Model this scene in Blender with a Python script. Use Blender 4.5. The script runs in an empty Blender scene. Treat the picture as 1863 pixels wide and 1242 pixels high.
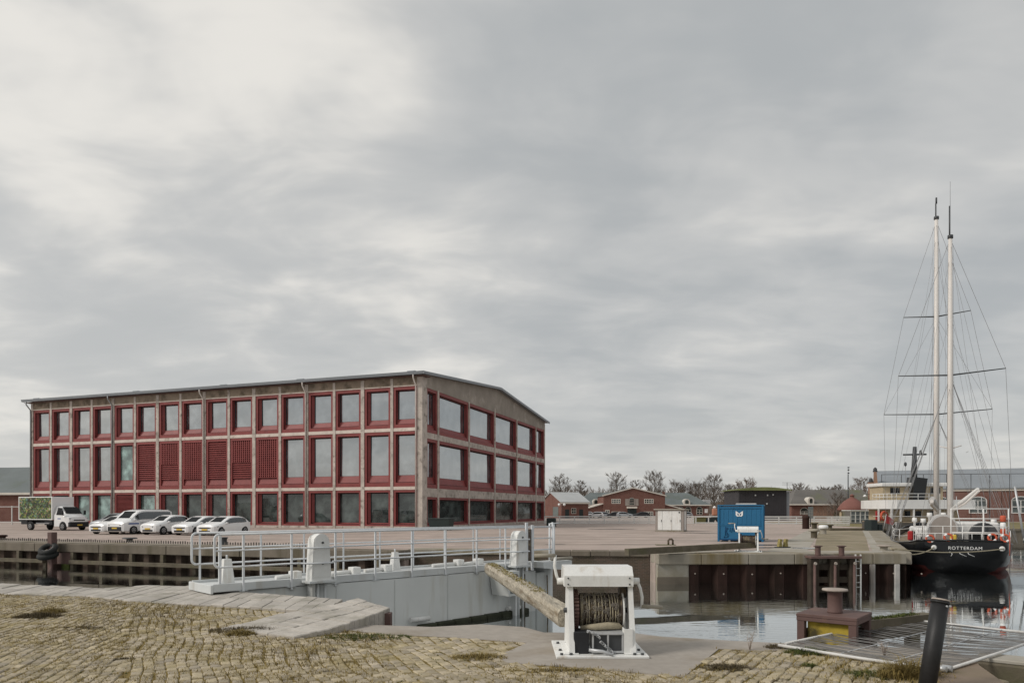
import bpy, math, random
from mathutils import Vector, Matrix
R = math.radians
random.seed(7)
scene = bpy.context.scene
col = scene.collection

# ------------------------------------------------------------------ camera
F, CX, HY, EYE = 1293.0, 931.5, 927.0, 1.9      # focal length, centre column and horizon row of the photo, eye height (m)
cam = bpy.data.cameras.new('camera')
cam.sensor_width = 36.0
cam.lens = 36.0 * F / 1863.0
cam.shift_y = (HY - 621.0) / 1863.0
cam.clip_start, cam.clip_end = 0.1, 6000.0
camo = bpy.data.objects.new('camera', cam)
col.objects.link(camo)
camo.location = (0, 0, EYE)
camo.rotation_euler = (R(90), 0, 0)
scene.camera = camo

def at(px, py, z=0.0):
    """survey: the point of the level z that the photo shows at (px, py)"""
    Y = F * (EYE - z) / (py - HY)
    return Vector(((px - CX) * Y / F, Y, z))

def pt(px, Y, z=0.0):
    return Vector(((px - CX) * Y / F, Y, z))

def zh(py, Y):
    return EYE + (HY - py) * Y / F

# ------------------------------------------------------------------ world: bright overcast
SUN_EL, SUN_AZ = 38.0, 250.0            # degrees; azimuth clockwise from +Y
w = bpy.data.worlds.new('World')
scene.world = w
w.use_nodes = True
nt = w.node_tree
for n in list(nt.nodes):
    nt.nodes.remove(n)

def wn(t, **kw):
    n = nt.nodes.new(t)
    for k, v in kw.items():
        setattr(n, k, v)
    return n

def wl(a, b):
    nt.links.new(a, b)

def wmath(op, a, b=None, c=None, clamp=False):
    n = wn('ShaderNodeMath', operation=op, use_clamp=clamp)
    for i, q in enumerate((a, b, c)):
        if q is None:
            continue
        if isinstance(q, (int, float)):
            n.inputs[i].default_value = q
        else:
            wl(q, n.inputs[i])
    return n.outputs[0]

def wmix(fac, a, b):
    n = wn('ShaderNodeMix', data_type='RGBA')
    if isinstance(fac, (int, float)):
        n.inputs[0].default_value = fac
    else:
        wl(fac, n.inputs[0])
    for i, q in ((6, a), (7, b)):
        if isinstance(q, tuple):
            n.inputs[i].default_value = (*q, 1)
        else:
            wl(q, n.inputs[i])
    return n.outputs[2]

def wramp(x, lo, hi):
    n = wn('ShaderNodeMapRange', interpolation_type='SMOOTHSTEP')
    wl(x, n.inputs[0])
    n.inputs[1].default_value, n.inputs[2].default_value = lo, hi
    return n.outputs[0]

sky = wn('ShaderNodeTexSky', sky_type='NISHITA', sun_disc=False)
sky.sun_elevation, sky.sun_rotation = R(SUN_EL), R(SUN_AZ)
sky.air_density, sky.dust_density, sky.ozone_density = 1.0, 2.0, 1.0
geo = wn('ShaderNodeTexCoord')
sep = wn('ShaderNodeSeparateXYZ')
wl(geo.outputs['Generated'], sep.inputs[0])
zz = wmath('MAXIMUM', sep.outputs[2], 0.0)
den = wmath('ADD', zz, 0.20)
comb = wn('ShaderNodeCombineXYZ')                # the cloud deck seen in perspective
wl(wmath('DIVIDE', sep.outputs[0], den), comb.inputs[0])
wl(wmath('DIVIDE', sep.outputs[1], den), comb.inputs[1])
def wnoise(scale, detail, rough, off, dist=0.0, stretch=(1, 1, 1)):
    mp = wn('ShaderNodeMapping')
    mp.inputs['Location'].default_value = off
    mp.inputs['Scale'].default_value = stretch
    wl(comb.outputs[0], mp.inputs[0])
    n = wn('ShaderNodeTexNoise', noise_dimensions='3D')
    n.inputs['Scale'].default_value = scale
    n.inputs['Detail'].default_value = detail
    n.inputs['Roughness'].default_value = rough
    n.inputs['Distortion'].default_value = dist
    wl(mp.outputs[0], n.inputs['Vector'])
    return n.outputs[0]
big = wnoise(1.25, 4.0, 0.48, (3.1, 0.7, 0.0), 0.35, (1.0, 1.0, 1))
mid = wnoise(3.4, 4.0, 0.52, (1.7, 4.2, 2.0), 0.4, (0.85, 1.1, 1))
fine = wnoise(9.0, 3.0, 0.50, (8.7, 1.2, 5.0), 0.2, (0.6, 1.3, 1))
cl = wmath('ADD', wmath('MULTIPLY', big, 0.54), wmath('ADD', wmath('MULTIPLY', mid, 0.36), wmath('MULTIPLY', fine, 0.10)))
# broad brightening of the deck around the veiled sun side (left)
gd = Vector((-0.78, 0.50, 0.38)).normalized()
dotn = wn('ShaderNodeVectorMath', operation='DOT_PRODUCT')
wl(geo.outputs['Generated'], dotn.inputs[0])
dotn.inputs[1].default_value = gd
glow = wramp(dotn.outputs['Value'], 0.40, 1.0)
t = wmath('ADD', wramp(cl, 0.33, 0.72), wmath('MULTIPLY', glow, 0.42))
c1 = wmix(wramp(t, 0.0, 0.62), (3.30, 3.42, 3.45), (4.20, 4.22, 4.14))
c2 = wmix(wramp(t, 0.5, 1.15), c1, (6.2, 6.0, 5.6))
hor = wramp(wmath('SUBTRACT', 0.30, zz), 0.05, 0.30)          # paler towards the horizon
c3 = wmix(wmath('MULTIPLY', hor, 0.35), c2, (4.85, 4.78, 4.58))
c4 = wmix(0.94, sky.outputs[0], c3)
bg = wn('ShaderNodeBackground')
bg.inputs['Strength'].default_value = 0.10
wl(c4, bg.inputs['Color'])
wo = wn('ShaderNodeOutputWorld')
wl(bg.outputs[0], wo.inputs[0])

sun = bpy.data.lights.new('sun', 'SUN')
sun.energy, sun.angle, sun.color = 1.5, R(16), (1.0, 0.95, 0.88)
suno = bpy.data.objects.new('sun', sun)
col.objects.link(suno)
suno.location = (-40, -20, 60)
sd = Vector((math.sin(R(SUN_AZ)) * math.cos(R(SUN_EL)), math.cos(R(SUN_AZ)) * math.cos(R(SUN_EL)), math.sin(R(SUN_EL))))
suno.rotation_euler = (-sd).to_track_quat('-Z', 'Y').to_euler()

vs = scene.view_settings
scene.display_settings.display_device = 'sRGB'
vs.view_transform, vs.look, vs.gamma, vs.use_curve_mapping = 'Standard', 'None', 1.0, False
vs.exposure = 0.42

# ------------------------------------------------------------------ materials
MATS = {}
def mat(name, c, rough=0.75, var=0.12, scale=2.0, bump=0.0, bscale=30.0, metal=0.0, spec=0.35,
        stain=None, sscale=0.8, samt=0.5, sthr=0.5, streak=False, rnd=0.0, c2=None, tint=False, fine=0.0, grain=None):
    """plain painted, rusty, stony or timber surface: colour noise, stains, fine relief"""
    m = bpy.data.materials.new(name)
    MATS[name] = m
    m.use_nodes = True
    t = m.node_tree
    b = t.nodes['Principled BSDF']
    b.inputs['Roughness'].default_value = rough
    b.inputs['Metallic'].default_value = metal
    b.inputs['Specular IOR Level'].default_value = spec
    tc = t.nodes.new('ShaderNodeTexCoord')
    def noise(sc, det, off, st=None):
        mp = t.nodes.new('ShaderNodeMapping')
        mp.inputs['Location'].default_value = (off, off * 1.7, off * 0.3)
        mp.inputs['Scale'].default_value = st or (1, 1, 1)
        t.links.new(tc.outputs['Object'], mp.inputs[0])
        n = t.nodes.new('ShaderNodeTexNoise')
        n.inputs['Scale'].default_value = sc
        n.inputs['Detail'].default_value = det
        n.inputs['Roughness'].default_value = 0.6
        t.links.new(mp.outputs[0], n.inputs['Vector'])
        return n.outputs[0]
    def rng(x, a, bb, lo=0.0, hi=1.0):
        n = t.nodes.new('ShaderNodeMapRange')
        t.links.new(x, n.inputs[0])
        for i, v in enumerate((a, bb, lo, hi)):
            n.inputs[1 + i].default_value = v
        return n.outputs[0]
    def mix(f, a, bcol, blend='MIX'):
        n = t.nodes.new('ShaderNodeMix')
        n.data_type = 'RGBA'
        n.blend_type = blend
        if isinstance(f, float):
            n.inputs[0].default_value = f
        else:
            t.links.new(f, n.inputs[0])
        for i, q in ((6, a), (7, bcol)):
            if isinstance(q, tuple):
                n.inputs[i].default_value = (*q, 1)
            else:
                t.links.new(q, n.inputs[i])
        return n.outputs[2]
    lo = tuple(max(0.0, q * (1 - var)) for q in c)
    hi = tuple(min(1.0, q * (1 + var)) for q in c)
    base = mix(rng(noise(scale, 5, 1.3), 0.3, 0.7), lo, hi)
    if fine:
        f = rng(noise(scale * 14, 3, 5.1, grain), 0.25, 0.75, 1 - fine, 1 + fine)
        g = t.nodes.new('ShaderNodeCombineXYZ')
        for i in range(3):
            t.links.new(f, g.inputs[i])
        base = mix(1.0, base, g.outputs[0], 'MULTIPLY')
    if rnd or tint:
        oi = t.nodes.new('ShaderNodeObjectInfo')
        x = oi.outputs['Random']
        if tint:
            a = t.nodes.new('ShaderNodeAttribute')
            a.attribute_name = 'tint'
            ad = t.nodes.new('ShaderNodeMath')
            ad.operation = 'ADD'
            t.links.new(x, ad.inputs[0])
            t.links.new(a.outputs['Fac'], ad.inputs[1])
            fr = t.nodes.new('ShaderNodeMath')
            fr.operation = 'FRACT'
            t.links.new(ad.outputs[0], fr.inputs[0])
            x = fr.outputs[0]
        if c2:
            base = mix(rng(x, 0.0, 1.0, 0.0, 0.8), base, c2)
            wn_ = t.nodes.new('ShaderNodeTexWhiteNoise')
            wn_.noise_dimensions = '1D'
            t.links.new(x, wn_.inputs['W'])
            x = wn_.outputs['Value']
        r_ = rnd or 0.2
        f = rng(x, 0.0, 1.0, 1 - r_, 1 + r_)
        g = t.nodes.new('ShaderNodeCombineXYZ')
        for i in range(3):
            t.links.new(f, g.inputs[i])
        base = mix(1.0, base, g.outputs[0], 'MULTIPLY')
    if stain:
        st = grain or ((1, 1, 0.12) if streak else None)
        base = mix(rng(noise(sscale, 6, 7.9, st), sthr, sthr + 0.16, 0.0, samt), base, stain)
    t.links.new(base, b.inputs['Base Color'])
    if bump:
        bn = t.nodes.new('ShaderNodeBump')
        bn.inputs['Strength'].default_value = min(1.0, bump)
        bn.inputs['Distance'].default_value = 0.02
        t.links.new(noise(bscale, 6, 3.3, grain), bn.inputs['Height'])
        t.links.new(bn.outputs[0], b.inputs['Normal'])
    return m

def glass_mat(name, c, refl, rough=0.02, rooms=True, gain=0.40):
    """window pane: dark room behind, sky mirrored in a coated sheet"""
    m = bpy.data.materials.new(name)
    MATS[name] = m
    m.use_nodes = True
    t = m.node_tree
    b = t.nodes['Principled BSDF']
    b.inputs['Base Color'].default_value = (*c, 1)
    b.inputs['Roughness'].default_value = 0.6
    b.inputs['Specular IOR Level'].default_value = 0.05
    g = t.nodes.new('ShaderNodeBsdfGlossy')
    g.inputs['Color'].default_value = (0.95, 0.98, 1.0, 1)
    g.inputs['Roughness'].default_value = rough
    tc0 = t.nodes.new('ShaderNodeTexCoord')
    oi = t.nodes.new('ShaderNodeObjectInfo')
    va = t.nodes.new('ShaderNodeVectorMath')
    va.operation = 'ADD'
    t.links.new(tc0.outputs['Object'], va.inputs[0])
    t.links.new(oi.outputs['Random'], va.inputs[1])
    n0 = t.nodes.new('ShaderNodeTexNoise')
    n0.inputs['Scale'].default_value = 0.9
    n0.inputs['Detail'].default_value = 3
    t.links.new(va.outputs[0], n0.inputs['Vector'])
    r0 = t.nodes.new('ShaderNodeValToRGB')
    r0.color_ramp.elements[0].position, r0.color_ramp.elements[0].color = .42, (*c, 1)
    r0.color_ramp.elements[1].position, r0.color_ramp.elements[1].color = .75, (*[q * 4 + .02 for q in c], 1)
    t.links.new(n0.outputs[0], r0.inputs[0])
    if rooms:
        t.links.new(r0.outputs[0], b.inputs['Base Color'])
    fr = t.nodes.new('ShaderNodeLayerWeight')
    fr.inputs['Blend'].default_value = 0.35
    mr = t.nodes.new('ShaderNodeMapRange')
    t.links.new(fr.outputs['Fresnel'], mr.inputs[0])
    mr.inputs[3].default_value, mr.inputs[4].default_value = refl, min(1.0, refl + gain)
    mx = t.nodes.new('ShaderNodeMixShader')
    t.links.new(mr.outputs[0], mx.inputs[0])
    t.links.new(b.outputs[0], mx.inputs[1])
    t.links.new(g.outputs[0], mx.inputs[2])
    # slow waviness of old panes
    tc = t.nodes.new('ShaderNodeTexCoord')
    n = t.nodes.new('ShaderNodeTexNoise')
    n.inputs['Scale'].default_value = 0.5
    t.links.new(tc.outputs['Object'], n.inputs['Vector'])
    bn = t.nodes.new('ShaderNodeBump')
    bn.inputs['Strength'].default_value = 0.06
    bn.inputs['Distance'].default_value = 0.15
    t.links.new(n.outputs[0], bn.inputs['Height'])
    t.links.new(bn.outputs[0], g.inputs['Normal'])
    t.links.new(mx.outputs[0], t.nodes['Material Output'].inputs[0])
    return m

def brick_mat(name, c, c2, mortar, bw=0.22, bh=0.07, bump=0.4, stain=None, samt=0.5):
    m = bpy.data.materials.new(name)
    MATS[name] = m
    m.use_nodes = True
    t = m.node_tree
    b = t.nodes['Principled BSDF']
    b.inputs['Roughness'].default_value = 0.9
    b.inputs['Specular IOR Level'].default_value = 0.2
    tc = t.nodes.new('ShaderNodeTexCoord')
    s = t.nodes.new('ShaderNodeSeparateXYZ')
    t.links.new(tc.outputs['Object'], s.inputs[0])
    ad = t.nodes.new('ShaderNodeMath')
    t.links.new(s.outputs[0], ad.inputs[0])
    t.links.new(s.outputs[1], ad.inputs[1])
    cb = t.nodes.new('ShaderNodeCombineXYZ')
    t.links.new(ad.outputs[0], cb.inputs[0])
    t.links.new(s.outputs[2], cb.inputs[1])
    br = t.nodes.new('ShaderNodeTexBrick')
    br.inputs['Scale'].default_value = 1.0
    br.inputs['Brick Width'].default_value = bw
    br.inputs['Row Height'].default_value = bh
    br.inputs['Mortar Size'].default_value = 0.010
    br.inputs['Color1'].default_value = (*c, 1)
    br.inputs['Color2'].default_value = (*c2, 1)
    br.inputs['Mortar'].default_value = (*mortar, 1)
    t.links.new(cb.outputs[0], br.inputs['Vector'])
    n = t.nodes.new('ShaderNodeTexNoise')
    n.inputs['Scale'].default_value = 0.9
    n.inputs['Detail'].default_value = 6
    t.links.new(tc.outputs['Object'], n.inputs['Vector'])
    mr = t.nodes.new('ShaderNodeMapRange')
    t.links.new(n.outputs[0], mr.inputs[0])
    mr.inputs[1].default_value, mr.inputs[2].default_value = 0.45, 0.68
    mr.inputs[3].default_value, mr.inputs[4].default_value = 0.0, samt
    mx = t.nodes.new('ShaderNodeMix')
    mx.data_type = 'RGBA'
    t.links.new(mr.outputs[0], mx.inputs[0])
    t.links.new(br.outputs['Color'], mx.inputs[6])
    mx.inputs[7].default_value = (*(stain or tuple(q * 0.6 for q in c)), 1)
    t.links.new(mx.outputs[2], b.inputs['Base Color'])
    if bump:
        bn = t.nodes.new('ShaderNodeBump')
        bn.inputs['Strength'].default_value = bump
        bn.inputs['Distance'].default_value = 0.01
        bn.invert = True
        t.links.new(br.outputs['Fac'], bn.inputs['Height'])
        t.links.new(bn.outputs[0], b.inputs['Normal'])
    return m

# ------------------------------------------------------------------ mesh builder
class MB:
    def __init__(s):
        s.v, s.f, s.mi, s.sm = [], [], [], []
    def add(s, vs_, fs, mi=0, smooth=False):
        o = len(s.v)
        s.v += [tuple(q) for q in vs_]
        for f in fs:
            s.f.append(tuple(i + o for i in f))
            s.mi.append(mi)
            s.sm.append(smooth)
        return s
    def box(s, x0, x1, y0, y1, z0, z1, mi=0):
        vs_ = [(x, y, z) for z in (z0, z1) for y in (y0, y1) for x in (x0, x1)]
        return s.add(vs_, [(0, 2, 3, 1), (4, 5, 7, 6), (0, 1, 5, 4), (2, 6, 7, 3), (0, 4, 6, 2), (1, 3, 7, 5)], mi)
    def cbox(s, x0, x1, y0, y1, z0, z1, c=0.01, mi=0):
        """box with chamfered edges"""
        xs, ys, zs = (x0, x1), (y0, y1), (z0, z1)
        vs_, idx = [], {}
        for i in (0, 1):
            for j in (0, 1):
                for k in (0, 1):
                    p = [xs[i], ys[j], zs[k]]
                    d = [c if i == 0 else -c, c if j == 0 else -c, c if k == 0 else -c]
                    for a in range(3):
                        q = [p[n] + (0 if n == a else d[n]) for n in range(3)]
                        idx[i, j, k, a] = len(vs_)
                        vs_.append(q)
        fs = []
        I = idx
        for i in (0, 1):
            f = [I[i, 0, 0, 0], I[i, 1, 0, 0], I[i, 1, 1, 0], I[i, 0, 1, 0]]
            fs.append(f if i else f[::-1])
            f = [I[0, i, 0, 1], I[0, i, 1, 1], I[1, i, 1, 1], I[1, i, 0, 1]]
            fs.append(f if i else f[::-1])
            f = [I[0, 0, i, 2], I[1, 0, i, 2], I[1, 1, i, 2], I[0, 1, i, 2]]
            fs.append(f if i else f[::-1])
        for j in (0, 1):
            for k in (0, 1):
                fs.append([I[0, j, k, 1], I[1, j, k, 1], I[1, j, k, 2], I[0, j, k, 2]])
                fs.append([I[j, 0, k, 0], I[j, 1, k, 0], I[j, 1, k, 2], I[j, 0, k, 2]])
                fs.append([I[j, k, 0, 0], I[j, k, 1, 0], I[j, k, 1, 1], I[j, k, 0, 1]])
        for i in (0, 1):
            for j in (0, 1):
                for k in (0, 1):
                    fs.append([I[i, j, k, 0], I[i, j, k, 1], I[i, j, k, 2]])
        return s.add(vs_, fs, mi)
    def obox(s, o, a, b, c, mi=0):
        """box from corner o along vectors a, b, c"""
        o, a, b, c = Vector(o), Vector(a), Vector(b), Vector(c)
        vs_ = [o, o + a, o + b, o + a + b, o + c, o + a + c, o + b + c, o + a + b + c]
        return s.add(vs_, [(0, 2, 3, 1), (4, 5, 7, 6), (0, 1, 5, 4), (2, 6, 7, 3), (0, 4, 6, 2), (1, 3, 7, 5)], mi)
    def beam(s, a, b, wd, ht, mi=0):
        """square bar from a to b, ht measured upward"""
        a, b = Vector(a), Vector(b)
        d = (b - a)
        side = d.cross(Vector((0, 0, 1)))
        if side.length < 1e-6:
            side = Vector((1, 0, 0))
        side = side.normalized() * wd
        up = side.cross(d).normalized() * ht
        return s.obox(a - side / 2 - up / 2, d, side, up, mi)
    def quad(s, *ps, mi=0):
        return s.add(ps, [tuple(range(len(ps)))], mi)
    def tube(s, pts, r, n=8, mi=0, caps=True, smooth=True):
        pts = [Vector(p) for p in pts]
        rs = r if isinstance(r, (list, tuple)) else [r] * len(pts)
        vs_, fs = [], []
        prev = None
        for i, p in enumerate(pts):
            d = (pts[min(i + 1, len(pts) - 1)] - pts[max(i - 1, 0)])
            if d.length < 1e-9:
                d = Vector((0, 0, 1))
            d.normalize()
            if prev is None:
                u = d.cross(Vector((0, 0, 1)))
                if u.length < 1e-3:
                    u = d.cross(Vector((0, 1, 0)))
            else:
                u = prev - d * prev.dot(d)
                if u.length < 1e-6:
                    u = d.cross(Vector((0, 0, 1)))
            u.normalize()
            prev = u
            q = d.cross(u)
            for k in range(n):
                a = 2 * math.pi * k / n
                vs_.append(p + (u * math.cos(a) + q * math.sin(a)) * rs[i])
        for i in range(len(pts) - 1):
            for k in range(n):
                k2 = (k + 1) % n
                fs.append((i * n + k, i * n + k2, (i + 1) * n + k2, (i + 1) * n + k))
        s.add(vs_, fs, mi, smooth)
        if caps:
            m = len(pts) - 1
            o = len(s.v) - len(vs_)
            s.f.append(tuple(o + k for k in range(n - 1, -1, -1)))
            s.f.append(tuple(o + m * n + k for k in range(n)))
            s.mi += [mi, mi]
            s.sm += [False, False]
        return s
    def lathe(s, prof, c=(0, 0, 0), axis=(0, 0, 1), n=20, mi=0, smooth=True):
        """prof: (radius, height) pairs turned about axis through c"""
        c, ax = Vector(c), Vector(axis).normalized()
        u = ax.cross(Vector((0, 0, 1)))
        if u.length < 1e-3:
            u = Vector((1, 0, 0))
        u.normalize()
        q = ax.cross(u)
        vs_, fs = [], []
        for r, h in prof:
            for k in range(n):
                a = 2 * math.pi * k / n
                vs_.append(c + ax * h + (u * math.cos(a) + q * math.sin(a)) * max(r, 1e-4))
        for i in range(len(prof) - 1):
            for k in range(n):
                k2 = (k + 1) % n
                fs.append((i * n + k, i * n + k2, (i + 1) * n + k2, (i + 1) * n + k))
        s.add(vs_, fs, mi, smooth)
        o = len(s.v) - len(vs_)
        for i, rev in ((0, True), (len(prof) - 1, False)):
            ring = [o + i * n + k for k in range(n)]
            s.f.append(tuple(ring[::-1] if rev else ring))
            s.mi.append(mi)
            s.sm.append(False)
        return s
    def prism(s, poly, z0, z1, mi=0, side_mi=None):
        n = len(poly)
        zt = z1 if isinstance(z1, (list, tuple)) else [z1] * n
        vs_ = [(p[0], p[1], z0) for p in poly] + [(p[0], p[1], zt[i]) for i, p in enumerate(poly)]
        s.add(vs_, [tuple(range(n, 2 * n))], mi)
        o = len(s.v) - 2 * n
        sm_ = mi if side_mi is None else side_mi
        for i in range(n):
            j = (i + 1) % n
            s.f.append((o + i, o + j, o + n + j, o + n + i))
            s.mi.append(sm_)
            s.sm.append(False)
        s.f.append(tuple(o + i for i in range(n - 1, -1, -1)))
        s.mi.append(sm_)
        s.sm.append(False)
        return s
    def extr(s, poly, vec, mi=0):
        """closed slab: polygon poly (3-D points) pushed along vec"""
        n = len(poly)
        v = Vector(vec)
        vs_ = [Vector(p) for p in poly] + [Vector(p) + v for p in poly]
        fs = [tuple(range(n - 1, -1, -1)), tuple(range(n, 2 * n))]
        fs += [(i, (i + 1) % n, n + (i + 1) % n, n + i) for i in range(n)]
        return s.add(vs_, fs, mi)
    def mesh(s, name, mats):
        me = bpy.data.meshes.new(name)
        me.from_pydata([tuple(q) for q in s.v], [], s.f)
        for m in (mats if isinstance(mats, (list, tuple)) else [mats]):
            me.materials.append(MATS[m])
        me.polygons.foreach_set('material_index', s.mi)
        me.polygons.foreach_set('use_smooth', s.sm)
        me.update()
        return me
    def build(s, name, mats, parent=None, loc=None, rz=None):
        return link(name, s.mesh(name, mats), parent, loc, rz)

def link(name, me, parent=None, loc=None, rz=None):
    o = bpy.data.objects.new(name, me)
    col.objects.link(o)
    if parent:
        o.parent = parent
    if loc is not None:
        o.location = loc
    if rz is not None:
        o.rotation_euler = (0, 0, rz)
    return o

def tag(o, label=None, cat=None, group=None, kind=None):
    if label:
        o['label'] = label
    if cat:
        o['category'] = cat
    if group:
        o['group'] = group
    if kind:
        o['kind'] = kind
    return o

def thing(name, label, cat, loc=(0, 0, 0), rz=0.0, group=None):
    o = bpy.data.objects.new(name, None)
    col.objects.link(o)
    o.empty_display_size = 0.3
    o.location = loc
    o.rotation_euler = (0, 0, rz)
    return tag(o, label, cat, group)

def copy_tree(o, parent=None):
    c = o.copy()
    col.objects.link(c)
    c.parent = parent
    for ch in [q for q in o.children]:
        copy_tree(ch, c)
    return c

def lerp(a, b, t_):
    return a + (b - a) * t_

# colours ------------------------------------------------------------------
mat('red_paint', (0.230, 0.053, 0.050), 0.55, 0.10, 1.2, spec=0.35, stain=(0.13, 0.032, 0.034), samt=0.35)
mat('facade_concrete', (0.48, 0.425, 0.38), 0.9, 0.22, 1.1, 0.3, 18, stain=(0.15, 0.13, 0.105), sscale=1.5, samt=0.85, sthr=0.53, spec=0.2)
mat('facade_frieze', (0.27, 0.215, 0.165), 0.9, 0.2, 0.7, 0.3, 18, stain=(0.11, 0.09, 0.065), sscale=0.9, samt=0.8, sthr=0.47, spec=0.2)
mat('gable_render', (0.30, 0.265, 0.23), 0.9, 0.15, 0.6, 0.2, 14, stain=(0.50, 0.44, 0.39), sscale=0.5, samt=0.75, sthr=0.55, spec=0.2)
mat('beam_pale', (0.62, 0.54, 0.48), 0.9, 0.14, 1.2, 0.2, 18, stain=(0.26, 0.20, 0.15), sscale=1.4, samt=0.75, sthr=0.57, spec=0.2)
mat('zinc', (0.30, 0.315, 0.32), 0.45, 0.1, 0.6, metal=0.3)
mat('pipe_white', (0.55, 0.50, 0.46), 0.6, 0.12, 2.0)
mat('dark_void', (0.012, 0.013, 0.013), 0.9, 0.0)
glass_mat('sky_glass', (0.04, 0.046, 0.05), 0.44)
glass_mat('dark_glass', (0.018, 0.024, 0.022), 0.07)
glass_mat('green_glass', (0.10, 0.15, 0.14), 0.12)
glass_mat('car_glass', (0.006, 0.007, 0.008), 0.015, 0.02, False, 0.12)
mat('white_paint', (0.74, 0.74, 0.72), 0.5, 0.07, 3.0, stain=(0.46, 0.38, 0.28), sscale=5.0, samt=0.6, sthr=0.56, streak=True, fine=0.05)
mat('gate_grey', (0.59, 0.61, 0.61), 0.55, 0.08, 1.2, stain=(0.38, 0.35, 0.29), sscale=3.0, samt=0.5, sthr=0.53, streak=True)
mat('hull_grey', (0.57, 0.585, 0.57), 0.6, 0.07, 0.6, stain=(0.36, 0.33, 0.26), sscale=1.6, samt=0.6, sthr=0.54, streak=True, bump=0.05, bscale=3)
mat('rail_grey', (0.66, 0.68, 0.70), 0.45, 0.06, 3.0, stain=(0.42, 0.40, 0.37), sscale=4, samt=0.5, sthr=0.58)
mat('rubber', (0.018, 0.019, 0.018), 0.75, 0.3, 3.0)
mat('fender_weed', (0.035, 0.038, 0.022), 0.8, 0.4, 3.0, 0.4, 20)
mat('steel_dark', (0.055, 0.058, 0.062), 0.5, 0.2, 3.0)
mat('rust_brown', (0.125, 0.075, 0.066), 0.7, 0.15, 2.5, 0.15, 40, stain=(0.20, 0.12, 0.075), sscale=3, samt=0.5, sthr=0.56)
mat('rust_pale', (0.36, 0.31, 0.27), 0.8, 0.2, 5.0, 0.2, 40)
mat('sheet_pile', (0.042, 0.025, 0.021), 0.95, 0.35, 0.7, 0.2, 12, spec=0.08, stain=(0.016, 0.012, 0.010), sscale=0.8, samt=0.85, sthr=0.47, streak=True)
mat('sheet_pile_left', (0.095, 0.070, 0.055), 0.9, 0.35, 0.9, 0.2, 12, spec=0.1, stain=(0.035, 0.026, 0.020), sscale=0.9, samt=0.85, sthr=0.48, streak=True)
mat('timber_dark', (0.060, 0.048, 0.038), 0.9, 0.35, 1.5, 0.4, 16, spec=0.1)
mat('chain_grey', (0.17, 0.15, 0.125), 0.6, 0.3, 9.0, 0.4, 60)
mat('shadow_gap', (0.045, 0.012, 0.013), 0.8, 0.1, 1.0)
mat('pile_white', (0.42, 0.40, 0.38), 0.8, 0.2, 2.0, stain=(0.16, 0.13, 0.11), sscale=2, samt=0.8, sthr=0.5, streak=True)
mat('coping', (0.29, 0.262, 0.215), 0.9, 0.14, 1.2, 0.3, 20, stain=(0.15, 0.115, 0.05), sscale=0.75, samt=0.85, sthr=0.50, streak=True, spec=0.2)
mat('coping_dark', (0.17, 0.145, 0.115), 0.9, 0.2, 0.8, 0.3, 14, stain=(0.085, 0.075, 0.045), sscale=0.9, samt=0.7, sthr=0.5, streak=True, spec=0.2)
mat('old_timber', (0.125, 0.105, 0.075), 0.9, 0.3, 2.0, 0.4, 16, stain=(0.09, 0.09, 0.04), sscale=2, samt=0.6, sthr=0.52)
mat('concrete_slab', (0.345, 0.312, 0.275), 0.85, 0.09, 0.55, 0.12, 30, stain=(0.255, 0.215, 0.165), sscale=0.9, samt=0.7, sthr=0.5, spec=0.25, fine=0.10)
mat('coping_stone', (0.43, 0.40, 0.36), 0.85, 0.14, 1.1, 0.35, 14, stain=(0.25, 0.235, 0.19), sscale=1.6, samt=0.7, sthr=0.5, rnd=0.12, fine=0.12, spec=0.25)
mat('sett', (0.395, 0.335, 0.225), 0.85, 0.2, 9.0, 0.5, 45, stain=(0.31, 0.25, 0.12), sscale=2.2, samt=0.7, sthr=0.48, rnd=0.26, c2=(0.36, 0.315, 0.255), tint=True, fine=0.18, spec=0.25)
mat('moss_soil', (0.19, 0.145, 0.06), 0.95, 0.45, 5.0, 0.8, 60, stain=(0.23, 0.17, 0.055), sscale=1.5, samt=0.9, sthr=0.47, spec=0.1, fine=0.3)
mat('dry_grass', (0.255, 0.195, 0.075), 0.9, 0.3, 3.0, spec=0.1)
mat('dark_moss', (0.115, 0.092, 0.056), 0.95, 0.4, 6.0, spec=0.1)
mat('green_moss', (0.085, 0.10, 0.032), 0.95, 0.4, 6.0, spec=0.1)
mat('quay_paving', (0.41, 0.335, 0.295), 0.85, 0.16, 0.45, 0.1, 20, stain=(0.29, 0.24, 0.205), sscale=0.42, samt=0.85, sthr=0.47, spec=0.25, fine=0.16, grain=(0.22, 1, 1))
mat('pier_moss', (0.235, 0.20, 0.135), 0.9, 0.22, 0.5, 0.3, 20, stain=(0.32, 0.27, 0.20), sscale=0.45, samt=0.85, sthr=0.49, spec=0.2, fine=0.14)
mat('pale_concrete', (0.36, 0.335, 0.29), 0.88, 0.12, 0.8, 0.2, 20, stain=(0.23, 0.20, 0.13), sscale=0.6, samt=0.7, sthr=0.5, spec=0.2)
mat('wet_patch', (0.10, 0.10, 0.095), 0.06, 0.1, 1.0, spec=0.6)
mat('asphalt_mark', (0.10, 0.088, 0.08), 0.8, 0.2, 1.0)
mat('bank_grass', (0.20, 0.165, 0.075), 0.95, 0.25, 0.4, 0.3, 8, stain=(0.12, 0.115, 0.05), sscale=0.3, samt=0.7)
mat('slate', (0.135, 0.155, 0.155), 0.6, 0.12, 0.3, stain=(0.10, 0.12, 0.085), sscale=0.2, samt=0.6, sthr=0.55)
mat('slate_brown', (0.135, 0.125, 0.115), 0.7, 0.12, 0.3, stain=(0.125, 0.135, 0.05), sscale=0.15, samt=0.7, sthr=0.52)
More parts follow.
